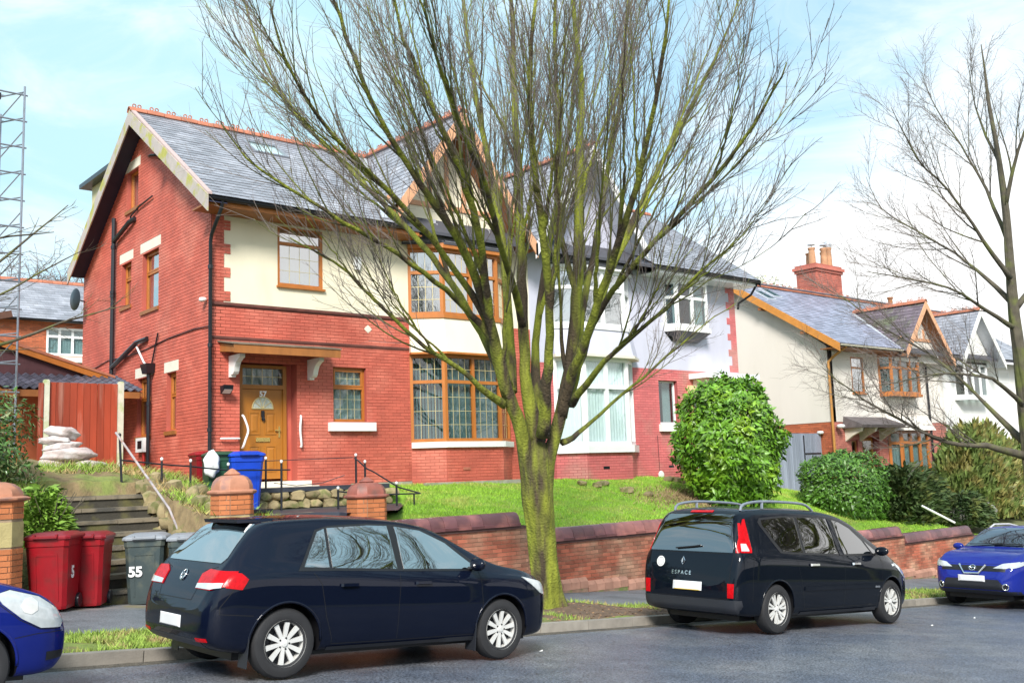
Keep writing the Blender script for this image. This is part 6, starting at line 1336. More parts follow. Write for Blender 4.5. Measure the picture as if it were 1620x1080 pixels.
def spray(name, label, c, rad, n, m, seed, ls=.28, cat='shrub', up=.35, out=.8):
    rd = random.Random(seed); t = thing(name, label, cat, c); b = MB(); C_ = Vector(c)
    for _ in range(n):
        a = rd.uniform(0,6.283); rr_ = rd.random()**.6; p = C_+Vector((math.cos(a)*rad[0]*rr_, math.sin(a)*rad[1]*rr_, rad[2]*(1-rr_**3*.6+.1*math.sin(a*5))*rd.random()**.6)); 
        d = Vector((math.cos(a)*out+rd.gauss(0,.3), math.sin(a)*out+rd.gauss(0,.3), up+rd.gauss(0,.3))).normalized(); L = ls*rd.uniform(.5,1.3)
        w = rnd_perp(d,rd)*L*.09; e = p+d*L+Vector((0,0,-.12*L)); k0 = len(b.v); mid = p+d*L*.5+Vector((0,0,.03*L))
        b.v += [tuple(p-w),tuple(p+w),tuple(mid+w*1.4),tuple(mid-w*1.4),tuple(e)]; b.f += [(k0,k0+1,k0+2,k0+3),(k0+3,k0+2,k0+4)]; b.m += [0,0]
    obj('foliage', b, m, t, kind='stuff')
    s = MB()
    for i in range(14):
        a = rd.uniform(0,6.283); s.tube(shoot(rd, C_, Vector((math.cos(a)*.5,math.sin(a)*.5,1)).normalized(), rad[2]*1.1, 5, .02, .08), [.02,.017,.014,.011,.008,.005], 4)
    obj('stems', s, MT['darkbark'], t); return t
spray('conifer_shrub', 'dark feathery conifer shrub right of the smaller laurel', (30.2,16.7,-2.1), (1.9,1.0,1.75), 13000, MT['conifer'], 3, .26)
spray('conifer_shrub', 'low dark arching conifer drooping over the coping behind the right car', (31.9,15.8,-2.2), (1.4,.7,1.0), 6000, MT['conifer'], 4, .22, up=.1)
spray('bamboo_clump', 'tall olive bamboo hedge in front of the furthest white house', (37.2,17.6,-2.3), (3.0,.9,3.2), 17000, MT['bamboo'], 5, .34, 'hedge', up=.9, out=.35)
spray('bamboo_clump', 'brownish bamboo hedge running off at the right edge', (41.8,17.8,-2.5), (3.0,.9,3.0), 12000, MT['bamboo'], 6, .34, 'hedge', up=.9, out=.35)
spray('small_shrub', 'small twiggy green shrub on the lawn above the far coping', (33.2,16.2,-2.15), (.75,.6,.95), 3500, MT['conifer'], 7, .14, up=.6)
spray('small_shrub', 'yellow green heather clump beside the white leaning pole', (31.7,16.9,-1.9), (.6,.5,.5), 2500, MT['shoots'], 8, .12, up=.6)
leafy('evergreen_shrub', 'glossy variegated evergreen shrub at the left edge above the pier', (3.75,17.6,.62), (.72,.7,.82), 6500, .10, MT['shrubl'], 9, 'shrub', skin=.55, amp=.25)
leafy('evergreen_shrub', 'dark lower shrub growing behind the left gate pier', (3.3,18.6,.35), (1.0,.7,.7), 3500, .10, MT['shrubl'], 10, 'shrub', skin=.5, amp=.25)
spray('trailing_plant', 'bright green feathery plant trailing down beside the steps', (4.45,16.35,-1.05), (.42,.45,1.0), 4500, MT['shoots'], 11, .15, up=.2)
b = MB()
rd = random.Random(3)
for _ in range(420):
    x, y = rd.uniform(9.8,13.5), rd.uniform(10.8,12.3); z = verge_z(x,y)+.008; a = rd.uniform(0,6.28); s = rd.uniform(.015,.035)
    b.add([(x-s*math.cos(a),y-s*math.sin(a),z),(x+s*.5*math.sin(a),y-s*.5*math.cos(a),z+.01),(x+s*math.cos(a),y+s*math.sin(a),z+.004),(x-s*.5*math.sin(a),y+s*.5*math.cos(a),z)], [(0,1,2,3)])
tag(obj('leaf_litter', b, mat('dead_leaf', (.28,.16,.08), .8, .2, 8, piece=.4), kind='stuff'), 'scattered dead brown leaves on the soil round the mossy trunk', 'leaves')
sheet('tree_pit_soil', rng(10.0,13.6,.12), rng(10.79,12.25,.12), lambda x, y: verge_z(x,y)+.010-(.03 if (((x-11.6)/1.7)**2+((y-11.5)/.68)**2) > 1-.25*math.sin(x*5)*math.sin(y*7) else 0), MT['soil'])

# the street trees opposite, seen in the windows of the cars
src = [o for o in bpy.data.objects if o.name == 'street_tree'][0]
for (x, y), lb_ in zip(((14.5,-1.2),(22.5,-1.6),(31,-1.0)), ('bare street tree across the road opposite the first house, mirrored in the hatchback windows','bare street tree across the road mirrored in the people carrier windows','bare street tree across the road opposite the rendered house')):
    c = copy_tree(src); c.location = (x, y, rz(x)-.05); c.rotation_euler = (0,0,x); tag(c, lb_, 'tree')

hg = MB(); rd = random.Random(4)  # unseen hedge, added to darken what the car bodies reflect
for i in range(60):
    x = -12+i*.9; z = rz(x); hg.hexa([(x,-4.6,z-.1),(x+.92,-4.6,z-.1),(x+.92,-3.5,z-.1),(x,-3.5,z-.1),(x+.05,-4.5,z+1.7+rd.uniform(-.1,.1)),(x+.87,-4.5,z+1.7),(x+.87,-3.6,z+1.7),(x+.05,-3.6,z+1.7)])
tag(obj('reflection_hedge', hg, mat('privet', (.04,.07,.02), .9, .4, 12, .05, 12), kind='stuff'), 'clipped privet hedge added out of view to darken reflections in the car sides', 'hedge')
# ------------------------------------------------------------------ cars
def paint(name, c, met=.2):
    return mat(name, c, .5, .04, 3, coat=.6, metal=0, spec=.05, crough=.015, bump=.00035, bscale=3)
MT['navy'] = paint('navy_car_paint', (.002,.004,.013)); MT['graphite'] = paint('blue_black_car_paint', (.002,.004,.009))
MT['royal'] = paint('royal_blue_car_paint', (.012,.024,.24)); MT['deepblue'] = paint('deep_blue_car_paint', (.006,.014,.15))
def carglass(name, refl, tintc):
    m = glassmat(name, tintc, refl, .0012); return m
MT['cglass'] = carglass('car_glass', .42, (.10,.14,.14)); MT['cglassd'] = carglass('dark_car_glass', .22, (.06,.09,.09)); MT['cglassb'] = carglass('blue_tinted_windscreen', .20, (.04,.12,.25))
MT['tyre'] = mat('tyre_rubber', (.018,.018,.02), .75, .15, 10); MT['alloy'] = mat('silver_alloy', (.80,.79,.76), .30, .06, 8, metal=.35)
MT['chrome'] = mat('chrome', (.8,.8,.8), .08, .0, 8, metal=1.0); MT['redlens'] = mat('red_lamp_lens', (.46,.004,.008), .2, .25, 30, spec=.2)
MT['clearlens'] = mat('clear_lamp_lens', (.50,.53,.54), .08, .12, 14, coat=1); MT['plate'] = mat('blank_white_plate', (.70,.70,.71), .4, .04, 6)
MT['yplate'] = mat('yellow_plate', (.75,.50,.06), .4, .04, 6); MT['trimk'] = mat('black_rubber_trim', (.010,.010,.012), .4, .1, 6); MT['seam'] = mat('panel_gap', (.002,.002,.003), .8, 0)
MT['bumper'] = mat('dark_grey_bumper_plastic', (.02,.022,.028), .4, .08, 5)
def sstep(x): x = max(0,min(1,x)); return x*x*(3-2*x)
def crom(x, T):   # smooth interpolation of a table
    n = len(T)
    if x <= T[0][0]: return T[0][1]
    if x >= T[-1][0]: return T[-1][1]
    for i in range(n-1):
        if x <= T[i+1][0]:
            x0,y0 = T[i]; x1,y1 = T[i+1]; h = x1-x0; t = (x-x0)/h
            def sl(j):
                if j == 0 or j == n-1: return None
                a = (T[j][1]-T[j-1][1])/(T[j][0]-T[j-1][0]); c = (T[j+1][1]-T[j][1])/(T[j+1][0]-T[j][0])
                return 0 if a*c <= 0 else 2*a*c/(a+c)
            m0, m1 = sl(i), sl(i+1); d = (y1-y0)/h
            m0 = d if m0 is None else m0; m1 = d if m1 is None else m1
            return (2*t**3-3*t*t+1)*y0+(t**3-2*t*t+t)*h*m0+(-2*t**3+3*t*t)*y1+(t**3-t*t)*h*m1
class Car:
    def __init__(s, label, X0, Y, heading, S, group='parked cars'):
        th = math.atan(.0717); s.S = S; s.L = S['L']
        if heading > 0: loc, rot = (X0, Y, rz(X0)+.015), (0, th, 0)
        else: loc, rot = (X0, Y, rz(X0)+.015), (0, -th, math.pi)
        s.t = thing('parked_car', label, 'car', loc, rot, group, local=True); s.build()
    def build(s):
        S = s.S; L = s.L; xs = []
        def dense(a, b, n): return [a+(b-a)*i/n for i in range(n)]
        xs = dense(0,.06,3)+dense(.06,.3,5)+dense(.3,.9,7)+dense(.9,L-.9,int((L-1.8)/.16))+dense(L-.9,L-.3,6)+dense(L-.3,L-.06,5)+dense(L-.06,L,3)+[L]
        V = []; n = 16
        for x in xs:
            zb, zt, w = crom(x,S['zb']), crom(x,S['zt']), crom(x,S['hw']); be = min(crom(x,S['belt']), zt-.012); h = zt-be; g = sstep(h/.42)
            wr = w*L3(.84, S['rw'], g); cr = S.get('crease',0)*sstep((x-.1)/.5)*sstep((L-x-.3)/.6)
            zz = lambda f: L3(zb, be, f)
            P = [(0,zb),(.6*w,zb),(.90*w,zb+.008),(.955*w,zb+min(.05,(be-zb)*.12)),(.985*w,zz(.28)),(1.0*w,zz(.52)),(.998*w-cr*.3,zz(.74)),(.985*w+cr*.2,zz(.90)),(.955*w,be)]
            for f, q in ((.10,.10),(.36,.40),(.66,.74),(.86,.93)): P.append((L3(.945*w,wr,f), be+h*q))
            P += [(wr*.90, zt-h*.018-.008),(wr*.5, zt+.0),(0, zt+.012*g)]
            V.append(P)
        b = MB()
        for x, P in zip(xs, V):
            row = [(x,-y,z) for y, z in P]+[(x,y,z) for y, z in P[-2:0:-1]]
            b.v += row
        m = 2*n-2
        for i in range(len(xs)-1):
            for k in range(m): b.f.append((i*m+k,(i+1)*m+k,(i+1)*m+(k+1)%m,i*m+(k+1)%m)); b.m.append(0)
        for e, rv in ((0,False),(len(xs)-1,True)):    # end caps as strips
            o = e*m
            for k in range(1, n-1):
                a_, b2, c_, d_ = o+k, o+k+1, o+(m-k-1)%m, o+(m-k)%m
                f = (a_,b2,c_,d_) if k < n-2 else (a_,b2,d_)
                b.f.append(f if not rv else f[::-1]); b.m.append(0)
            f = (o, o+1, o+m-1); b.f.append(f if not rv else f[::-1]); b.m.append(0)
        me = b.mesh('body', [S['paint'], MT['trimk']], True); tmp = bpy.data.objects.new('tmp', me); COL.objects.link(tmp)
        bm = bmesh.new(); bm.from_mesh(me); bmesh.ops.recalc_face_normals(bm, faces=bm.faces[:]); bm.to_mesh(me); bm.free()
        sm = tmp.modifiers.new('s','SUBSURF'); sm.levels = sm.render_levels = 2
        dg = bpy.context.evaluated_depsgraph_get(); m0 = bpy.data.meshes.new_from_object(tmp.evaluated_get(dg), depsgraph=dg)
        s.bvh = BVHTree.FromPolygons([v.co for v in m0.vertices], [p.vertices for p in m0.polygons])
        c = MB(); r = S['wr']+.05
        for ax in (S['ra'], S['fa']):
            for sy in (-1, 1):
                y0, y1 = sy*.52, sy*1.2; n_ = 40; k0 = len(c.v)
                for y in (min(y0,y1), max(y0,y1)): c.v += [(ax+r*math.cos(2*math.pi*k/n_), y, S['wr']+.01+r*math.sin(2*math.pi*k/n_)*1.0) for k in range(n_)]
                c.f += [(k0+k,k0+(k+1)%n_,k0+n_+(k+1)%n_,k0+n_+k) for k in range(n_)]+[tuple(k0+k for k in range(n_-1,-1,-1)),tuple(k0+n_+k for k in range(n_))]
        c.m = [1]*len(c.f); cm = c.mesh('cut', [S['paint'], MT['trimk']]); bm = bmesh.new(); bm.from_mesh(cm); bmesh.ops.recalc_face_normals(bm, faces=bm.faces[:]); bm.to_mesh(cm); bm.free()
        co = bpy.data.objects.new('cut', cm); COL.objects.link(co)
        bo = tmp.modifiers.new('b','BOOLEAN'); bo.operation = 'DIFFERENCE'; bo.object = co; bo.solver = 'EXACT'
        dg = bpy.context.evaluated_depsgraph_get(); dg.update(); m1 = bpy.data.meshes.new_from_object(tmp.evaluated_get(dg), depsgraph=dg)
        bpy.data.objects.remove(tmp); bpy.data.objects.remove(co)
        m1.name = 'body'; m1.shade_smooth(); m1.set_sharp_from_angle(angle=R(34)); s.body = inst('body', m1, s.t, (0,0,0))
        for ax in (S['ra'], S['fa']):
            for sy in (-1, 1): s.wheel(ax, sy)
            for sy in (-1,1):   # arch lip
                pts = [s.hit_side(ax+(r-.004)*math.cos(a), S['wr']+.01+(r-.004)*math.sin(a), sy) for a in [math.pi*(.0+j/22*1.0) for j in range(23)]]
                pts = [p for p in pts if p]; l = MB(); l.tube([p[0]-p[1]*.006 for p in pts], .013, 6); obj('wheel_arch', l, S['paint'], s.body, smooth=True)
    def ray(s, o, d):
        h = s.bvh.ray_cast(Vector(o), Vector(d)); return (h[0], h[1] if h[1].dot(Vector(d)) < 0 else -h[1]) if h[0] is not None else None
    def hit_side(s, x, z, sy=-1): return s.ray((x, sy*3, z), (0,-sy,0))
    def hit_end(s, y, z, e): return s.ray((-2 if e < 0 else s.L+2, y, z), (1 if e < 0 else -1,0,0))
    def hit_top(s, x, y): return s.ray((x, y, 4), (0,0,-1))
    def patch(s, name, poly, m, mode='side', sy=-1, off=.004, nx=26, nz=9, parent=None, label=None):
        """thin shell following the body inside a polygon given in side (x,z), end (y,z) or top (x,y) view"""
        us = [p[0] for p in poly]; u0, u1 = min(us)+1e-4, max(us)-1e-4; b = MB(); rows = []
        key = sorted({round(u,4) for u in us if u0 < u < u1}); grid = sorted(set([u0+(u1-u0)*i/nx for i in range(nx+1)]+key))
        for u in grid:
            zs = []
            for (a, c), (d, e) in zip(poly, poly[1:]+poly[:1]):
                if (a-u)*(d-u) <= 0 and a != d: zs.append(c+(e-c)*(u-a)/(d-a))
            if len(zs) < 2: continue
            z0, z1 = min(zs), max(zs); row = []
            for j in range(nz+1):
                z = L3(z0, z1, j/nz); h = s.hit_side(u, z, sy) if mode == 'side' else s.hit_end(u, z, sy) if mode == 'end' else s.hit_top(u, z)
                row.append(h)
            if all(row): rows.append(row)
        if len(rows) < 2: return None
        for row in rows:
            for p, nn in row: b.v.append(tuple(p+nn*off))
        w = nz+1; R_ = len(rows)
        for i in range(R_-1):
            for j in range(nz): b.f.append((i*w+j,(i+1)*w+j,(i+1)*w+j+1,i*w+j+1)); b.m.append(0)
        # rim down to the body
        k = len(b.v); rim = [(i*w) for i in range(R_)]+[(R_-1)*w+j for j in range(1,w)]+[i*w+nz for i in range(R_-2,-1,-1)]+[j for j in range(nz-1,0,-1)]
        for q in rim: i, j = divmod(q, w); p, nn = rows[i][j]; b.v.append(tuple(p-nn*.004))
        for i in range(len(rim)): b.f.append((rim[i],k+i,k+(i+1)%len(rim),rim[(i+1)%len(rim)])); b.m.append(0)
        me_ = obj(name, b, m, parent or s.t, smooth=40, label=label)
        bm = bmesh.new(); bm.from_mesh(me_.data); bmesh.ops.recalc_face_normals(bm, faces=bm.faces[:]); bm.to_mesh(me_.data); bm.free(); return me_
    def both(s, name, poly, m, off=.004, parent=None, **k):
        r = None
        for sy in (-1, 1): r_ = s.patch(name, poly, m, 'side', sy, off, parent=parent, **k); r = r or r_
        return r
    def line(s, name, pts, m, mode='side', sy=-1, w=.006, off=.0015, parent=None, n=14):
        P = []
        for a, c in zip(pts, pts[1:]):
            for i in range(n): P.append((L3(a[0],c[0],i/n), L3(a[1],c[1],i/n)))
        P.append(pts[-1]); H = [s.hit_side(u,v,sy) if mode == 'side' else s.hit_end(u,v,sy) if mode == 'end' else s.hit_top(u,v) for u, v in P]; H = [h for h in H if h]
        if len(H) < 2: return
        b = MB()
        for i, (p, nn) in enumerate(H):
            d = (H[min(i+1,len(H)-1)][0]-H[max(i-1,0)][0]).normalized(); sd_ = d.cross(nn).normalized()*w/2; b.v += [tuple(p+sd_+nn*off),tuple(p-sd_+nn*off)]
        b.f = [(2*i,2*i+1,2*i+3,2*i+2) for i in range(len(H)-1)]; b.m = [0]*len(b.f); return obj(name, b, m, parent or s.body)
    def box_at(s, name, h, size, m, yawn=True, parent=None, off=.01, smooth=False, rot=0):
        p, nn = h; z = Vector((0,0,1)); a = z.cross(nn).normalized(); u = nn.cross(a).normalized(); b = MB(); 
        a2 = a*math.cos(rot)+u*math.sin(rot); u = -a*math.sin(rot)+u*math.cos(rot); a = a2
        w, h_, d = size[0]/2, size[1]/2, size[2]; o = p+nn*off
        k = .82
        b.hexa([o-a*w-u*h_-nn*d,o+a*w-u*h_-nn*d,o+a*w+u*h_-nn*d,o-a*w+u*h_-nn*d,o-a*w*k-u*h_*k,o+a*w*k-u*h_*k,o+a*w*k+u*h_*k,o-a*w*k+u*h_*k]); return obj(name, b, m, parent or s.t)
    def wheel(s, ax, sy):
        S = s.S; r = S['wr']; y = sy*(crom(ax,S['hw'])-.025); wd = .20; o = (ax, y, r)
        prof = lambda P: [(a, -sy*h if True else h) for a, h in P]
        b = MB(); b.lathe(prof([(r*.60,.02),(r*.66,.005),(r*.80,.0),(r*.93,.012),(r*.985,.035),(r,.06),(r,wd-.04),(r*.96,wd-.01),(r*.6,wd)]), o, 'y', 40, cap=False); w = obj('wheel', b, MT['trimk'], s.t, smooth=35); w.data.materials[0] = MT['tyre']
        rr = r*.665; b = MB(); b.lathe(prof([(rr,.0),(rr*1.0,.012),(rr*.93,.018),(rr*.90,.05),(rr*.90,.14)]), o, 'y', 40, cap=False); b.lathe(prof([(.0,.024),(rr*.16,.026),(rr*.20,.045),(rr*.2,.1),(.0,.1)]), o, 'y', 16)
        k = S['spokes']; dbl = S.get('dbl', 0)
        for i in range(k):
            for dd in ((-dbl,dbl) if dbl else (0,)):
                a = 2*math.pi*i/k+.2; a1 = a+dd*.35; a2 = a+dd
                def pt(rad, ang, dep, side, wdt): return (ax+rad*math.cos(ang)-side*wdt*math.sin(ang), y-sy*dep, r+rad*math.sin(ang)+side*wdt*math.cos(ang))
                w0, w1 = (rr*S.get('sw',.11), rr*S.get('sw2',.085))
                P = [pt(rr*.14,a1,.03,-1,w0*.8),pt(rr*.14,a1,.03,1,w0*.8),pt(rr*.93,a2,.022,1,w1),pt(rr*.93,a2,.022,-1,w1)]; Q = [(q[0],q[1]-sy*.022,q[2]) for q in P]
                b.add(P+Q, [(0,1,2,3),(7,6,5,4),(0,4,5,1),(1,5,6,2),(2,6,7,3),(3,7,4,0)])
        rm = obj('rim', b, MT['alloy'], w, smooth=30)
        b = MB(); b.lathe(prof([(rr*.89,.09),(rr*.89,.10),(0,.10)]), o, 'y', 30); b.lathe(prof([(rr*.55,.07),(rr*.55,.078),(.02,.078)]), o, 'y', 24); obj('brake_disc', b, MT['bumper'], w, smooth=35)
        b = MB(); b.lathe(prof([(.0,.014),(rr*.13,.016),(rr*.15,.024)]), o, 'y', 16); obj('hub_cap', b, MT['alloy'], w, smooth=35)
        for i in range(5): 
            a = 2*math.pi*i/5; q = MB(); q.lathe(prof([(0,.020),(.009,.022),(.009,.03)]), (ax+rr*.24*math.cos(a), y, r+rr*.24*math.sin(a)), 'y', 6)
            obj('wheel_bolt', q, MT['trimk'], w)
    def mirror(s, x, z, m):
        for sy in (-1, 1):
            h = s.hit_side(x, z-.03, sy); p = h[0]; b = MB(); c = p+Vector((-.02, sy*.14, .05)); bm = bmesh.new(); bmesh.ops.create_icosphere(bm, subdivisions=3, radius=1)
            for v in bm.verts: q = v.co; v.co = Vector((q.x*.075 if q.x > 0 else q.x*.045, q.y*.115, q.z*.07))
            me = bpy.data.meshes.new('mirror'); bm.to_mesh(me); bm.free(); me.materials.append(m); me.shade_smooth(); o = inst('door_mirror', me, s.t, c)
            b.bar(p-Vector((0,sy*.02,0)), c-Vector((0,sy*.03,.03)), .06, .03); obj('mirror_arm', b, MT['trimk'], o)
    def antenna(s, x):
        h = s.hit_top(x, 0); b = MB(); b.tube([h[0], h[0]+Vector((-.16,0,.14))], .006, 5); obj('aerial', b, MT['trimk'], s.t)
    def under(s):
        S = s.S; b = MB(); b.box(.35, s.L-.35, -.62, .62, .17, .26); b.tube([(S['ra'],-.7,S['wr']*.8),(S['ra'],.7,S['wr']*.8)], .04, 8); b.tube([(S['fa'],-.7,S['wr']*.8),(S['fa'],.7,S['wr']*.8)], .04, 8); obj('underbody', b, MT['trimk'], s.t)
def ringobj(parent, h, r, t, m, name, axis_n=None):
    p, nn = h; a = nn.orthogonal().normalized(); c = nn.cross(a); b = MB(); b.tube([p+nn*.008+(a*math.cos(x)+c*math.sin(x))*r for x in [2*math.pi*i/24 for i in range(25)]], t, 6, False); return obj(name, b, m, parent, smooth=True)
def stroke(parent, h, segs, w, m, name='emblem', off=.008, rot=0):   # strokes in the tangent plane (right, up)
    p, nn = h; z = Vector((0,0,1)); a = z.cross(nn).normalized(); u = nn.cross(a); b = MB()
    for s_ in segs: b.tube([p+nn*off+a*x+u*y for x, y in s_], w, 5)
    return obj(name, b, m, parent)

# --- dark navy hatchback
GOLF = dict(L=4.20, paint=MT['navy'], rw=.665, wr=.318, ra=.76, fa=3.335, spokes=10, sw=.09, sw2=.115, crease=.02,
 zt=[(0,.60),(.03,.70),(.07,.82),(.12,.93),(.20,1.035),(.30,1.16),(.42,1.30),(.52,1.395),(.62,1.43),(.9,1.46),(1.4,1.485),(1.9,1.478),(2.3,1.44),(2.6,1.36),(2.9,1.215),(3.12,1.095),(3.26,1.025),(3.4,.99),(3.7,.935),(3.95,.86),(4.1,.76),(4.17,.66),(4.2,.56)],
 zb=[(0,.42),(.05,.33),(.2,.26),(.5,.22),(3.7,.20),(4.0,.22),(4.12,.27),(4.2,.40)],
 hw=[(0,.62),(.04,.74),(.12,.82),(.3,.87),(.7,.89),(3.3,.893),(3.7,.87),(3.95,.80),(4.1,.68),(4.2,.48)],
 belt=[(0,.58),(.12,.86),(.3,.955),(.6,.965),(1.2,.95),(2.2,.915),(3.1,.895),(3.5,.875),(4.0,.78),(4.2,.55)])
g = Car('dark navy hatchback with ten spoke alloys parked in front of the grey bins', 3.72, 9.55, 1, GOLF)
trim = g.both('window_trim', [(.86,.965),(.93,1.06),(1.10,1.345),(1.25,1.385),(1.7,1.415),(2.1,1.405),(2.4,1.36),(2.7,1.235),(3.06,.99),(3.06,.935),(2.2,.945),(1.2,.965)], MT['trimk'], .003)
g.both('window_pane', [(.93,1.0),(1.12,1.325),(1.20,1.355),(1.20,.99)], MT['cglass'], .007, nx=10)
g.both('window_pane', [(1.235,1.362),(1.7,1.392),(1.94,1.39),(1.98,.97),(1.235,.988)], MT['cglass'], .007)
g.both('window_pane', [(2.03,1.385),(2.35,1.345),(2.66,1.22),(2.96,1.0),(2.96,.955),(2.06,.968)], MT['cglass'], .007)
g.patch('rear_window', [(-.60,1.03),(-.64,1.08),(-.52,1.385),(.52,1.385),(.64,1.08),(.60,1.03)], MT['cglass'], 'end', -1, .006)
g.patch('windscreen', [(3.22,-.62),(2.62,-.53),(2.45,-.50),(2.45,.50),(2.62,.53),(3.22,.62)], MT['cglassd'], 'top', 1, .006)
for sy in (-1,1):
    g.patch('tail_lamp', [(sy*.40,.80),(sy*.40,.93),(sy*.50,.975),(sy*.81,.965),(sy*.83,.84),(sy*.70,.80)], MT['redlens'], 'end', -1, .012, nx=14)
    g.patch('tail_lamp', [(.05,.84),(.09,.96),(.30,.95),(.36,.90),(.30,.81)], MT['redlens'], 'side', sy, .010, nx=14)
    g.patch('reversing_lens', [(sy*.41,.805),(sy*.41,.845),(sy*.80,.865),(sy*.80,.825),(sy*.70,.805)], MT['clearlens'], 'end', -1, .018, nx=8)
    g.patch('head_lamp', [(3.72,.80),(3.62,.86),(3.95,.80),(4.10,.70),(4.10,.64),(3.92,.68)], MT['clearlens'], 'side', sy, .010, nx=14)
    g.patch('reflector', [(sy*.55,.35),(sy*.55,.38),(sy*.72,.385),(sy*.72,.355)], MT['redlens'], 'end', -1, .006, nx=6)
g.patch('brake_lamp', [(-.22,1.398),(-.22,1.418),(.22,1.418),(.22,1.398)], MT['redlens'], 'end', -1, .02, nx=8, nz=2)
sp_ = MB(); sp_.hexa([(.44,-.38,1.395),(.44,.38,1.395),(.72,.50,1.42),(.72,-.50,1.42),(.42,-.37,1.428),(.42,.37,1.428),(.76,.49,1.450),(.76,-.49,1.450)]); obj('spoiler', sp_, MT['navy'], g.body)
pl = g.box_at('number_plate', g.hit_end(0,.50,-1), (.50,.11,.012), MT['plate'], off=.012)
e = g.hit_end(0,.905,-1); ringobj(g.t, e, .052, .006, MT['chrome'], 'badge_ring'); stroke(g.t, e, [[(-.03,.04),(0,.0),(.03,.04)],[(-.042,.015),(-.02,-.045),(0,-.01),(.02,-.045),(.042,.015)]], .005, MT['chrome'], 'badge')
for sy in (-1,1):
    for q in ([(2.0,.93),(1.98,.6),(1.98,.30)],[(3.02,.93),(3.05,.6),(3.0,.32)],[(1.02,.95),(1.10,.85),(1.16,.55),(1.24,.34),(1.24,.30)],[(1.24,.29),(2.0,.285),(3.0,.29)],[(.32,.94),(.12,.66),(.12,.60),(.42,.58)]): g.line('panel_gap', q, MT['seam'], 'side', sy)
    for x in (1.28,2.15):
        h = g.hit_side(x+.12,.83,sy); g.box_at('door_handle', h, (.20,.032,.02), MT['navy'], off=.035)
    g.line('sill_trim', [(1.2,.25),(3.0,.25)], MT['bumper'], 'side', sy, w=.05, off=.006)
    for ax_ in (GOLF['ra'], GOLF['fa']):
        x = ax_-GOLF['wr']-.06; b = MB(); h = g.hit_side(x+.0,.36,sy); yy = h[0].y if h else sy*.86
        b.prism([(x,yy-sy*.16,.12),(x,yy+sy*.01,.12),(x+.01,yy+sy*.01,.40),(x+.01,yy-sy*.16,.40)], (.01,0,0)); obj('mud_flap', b, MT['bumper'], g.t)
g.line('tailgate_gap', [(-.38,.70),(-.42,.80),(-.40,.96),(-.60,1.0)], MT['seam'], 'end', -1); g.line('tailgate_gap', [(.38,.70),(.42,.80),(.40,.96),(.60,1.0)], MT['seam'], 'end', -1); g.line('tailgate_gap', [(-.38,.70),(.38,.70)], MT['seam'], 'end', -1)
g.patch('bumper_insert', [(-.62,.29),(-.62,.36),(.62,.36),(.62,.29)], MT['bumper'], 'end', -1, .004)
g.mirror(2.93,.99,MT['navy']); g.under()
# --- dark people carrier
ESP = dict(L=4.80, paint=MT['graphite'], rw=.735, wr=.338, ra=.87, fa=3.86, spokes=7, dbl=.16, sw=.075, sw2=.06, crease=.012,
 zt=[(0,.62),(.02,.80),(.05,.98),(.08,1.10),(.14,1.30),(.22,1.50),(.30,1.62),(.40,1.685),(.6,1.72),(1.2,1.745),(2.0,1.74),(2.6,1.69),(3.0,1.59),(3.35,1.43),(3.65,1.26),(3.9,1.12),(4.1,1.03),(4.3,.94),(4.55,.82),(4.69,.70),(4.78,.58),(4.80,.50)],
 zb=[(0,.36),(.05,.30),(.2,.25),(.6,.22),(4.2,.21),(4.5,.24),(4.72,.30),(4.80,.40)],
 hw=[(0,.74),(.03,.82),(.08,.87),(.2,.905),(.6,.93),(3.8,.93),(4.1,.90),(4.45,.80),(4.67,.66),(4.80,.45)],
 belt=[(0,.58),(.05,.9),(.12,1.06),(.4,1.10),(1.2,1.08),(2.2,1.04),(3.2,1.0),(3.7,.97),(4.1,.90),(4.55,.74),(4.80,.5)])
e_ = Car('dark blue black people carrier with roof rails and round white sticker on its tailgate', 11.14, 9.58, 1, ESP)
e_.both('window_trim', [(.66,1.46),(.62,1.52),(.68,1.58),(1.2,1.62),(2.1,1.625),(2.6,1.585),(2.95,1.49),(3.3,1.33),(3.62,1.12),(3.62,1.045),(2.2,1.055),(1.2,1.085),(.98,1.10)], MT['trimk'], .003, nx=34)
e_.both('window_pane', [(.70,1.49),(.70,1.55),(1.2,1.595),(1.50,1.60),(1.53,1.10),(1.05,1.12)], MT['cglassd'], .007)
e_.both('window_pane', [(1.56,1.60),(2.33,1.595),(2.45,1.08),(1.59,1.10)], MT['cglassd'], .007)
e_.both('door_pillar', [(2.34,1.60),(2.44,1.59),(2.58,1.06),(2.47,1.06)], MT['graphite'], .010, nx=8)
e_.both('window_pane', [(2.47,1.58),(2.66,1.55),(2.93,1.46),(3.22,1.28),(3.40,1.085),(2.60,1.075)], MT['cglassd'], .007)
e_.both('quarter_pane', [(3.45,1.075),(3.30,1.27),(3.60,1.10),(3.60,1.06)], MT['cglassd'], .007, nx=8)
e_.patch('rear_window', [(-.74,1.10),(-.74,1.18),(-.60,1.62),(.60,1.62),(.74,1.18),(.74,1.10)], MT['cglassd'], 'end', -1, .006)
e_.patch('windscreen', [(3.85,-.70),(3.05,-.63),(2.85,-.60),(2.85,.60),(3.05,.63),(3.85,.70)], MT['cglass'], 'top', 1, .006)
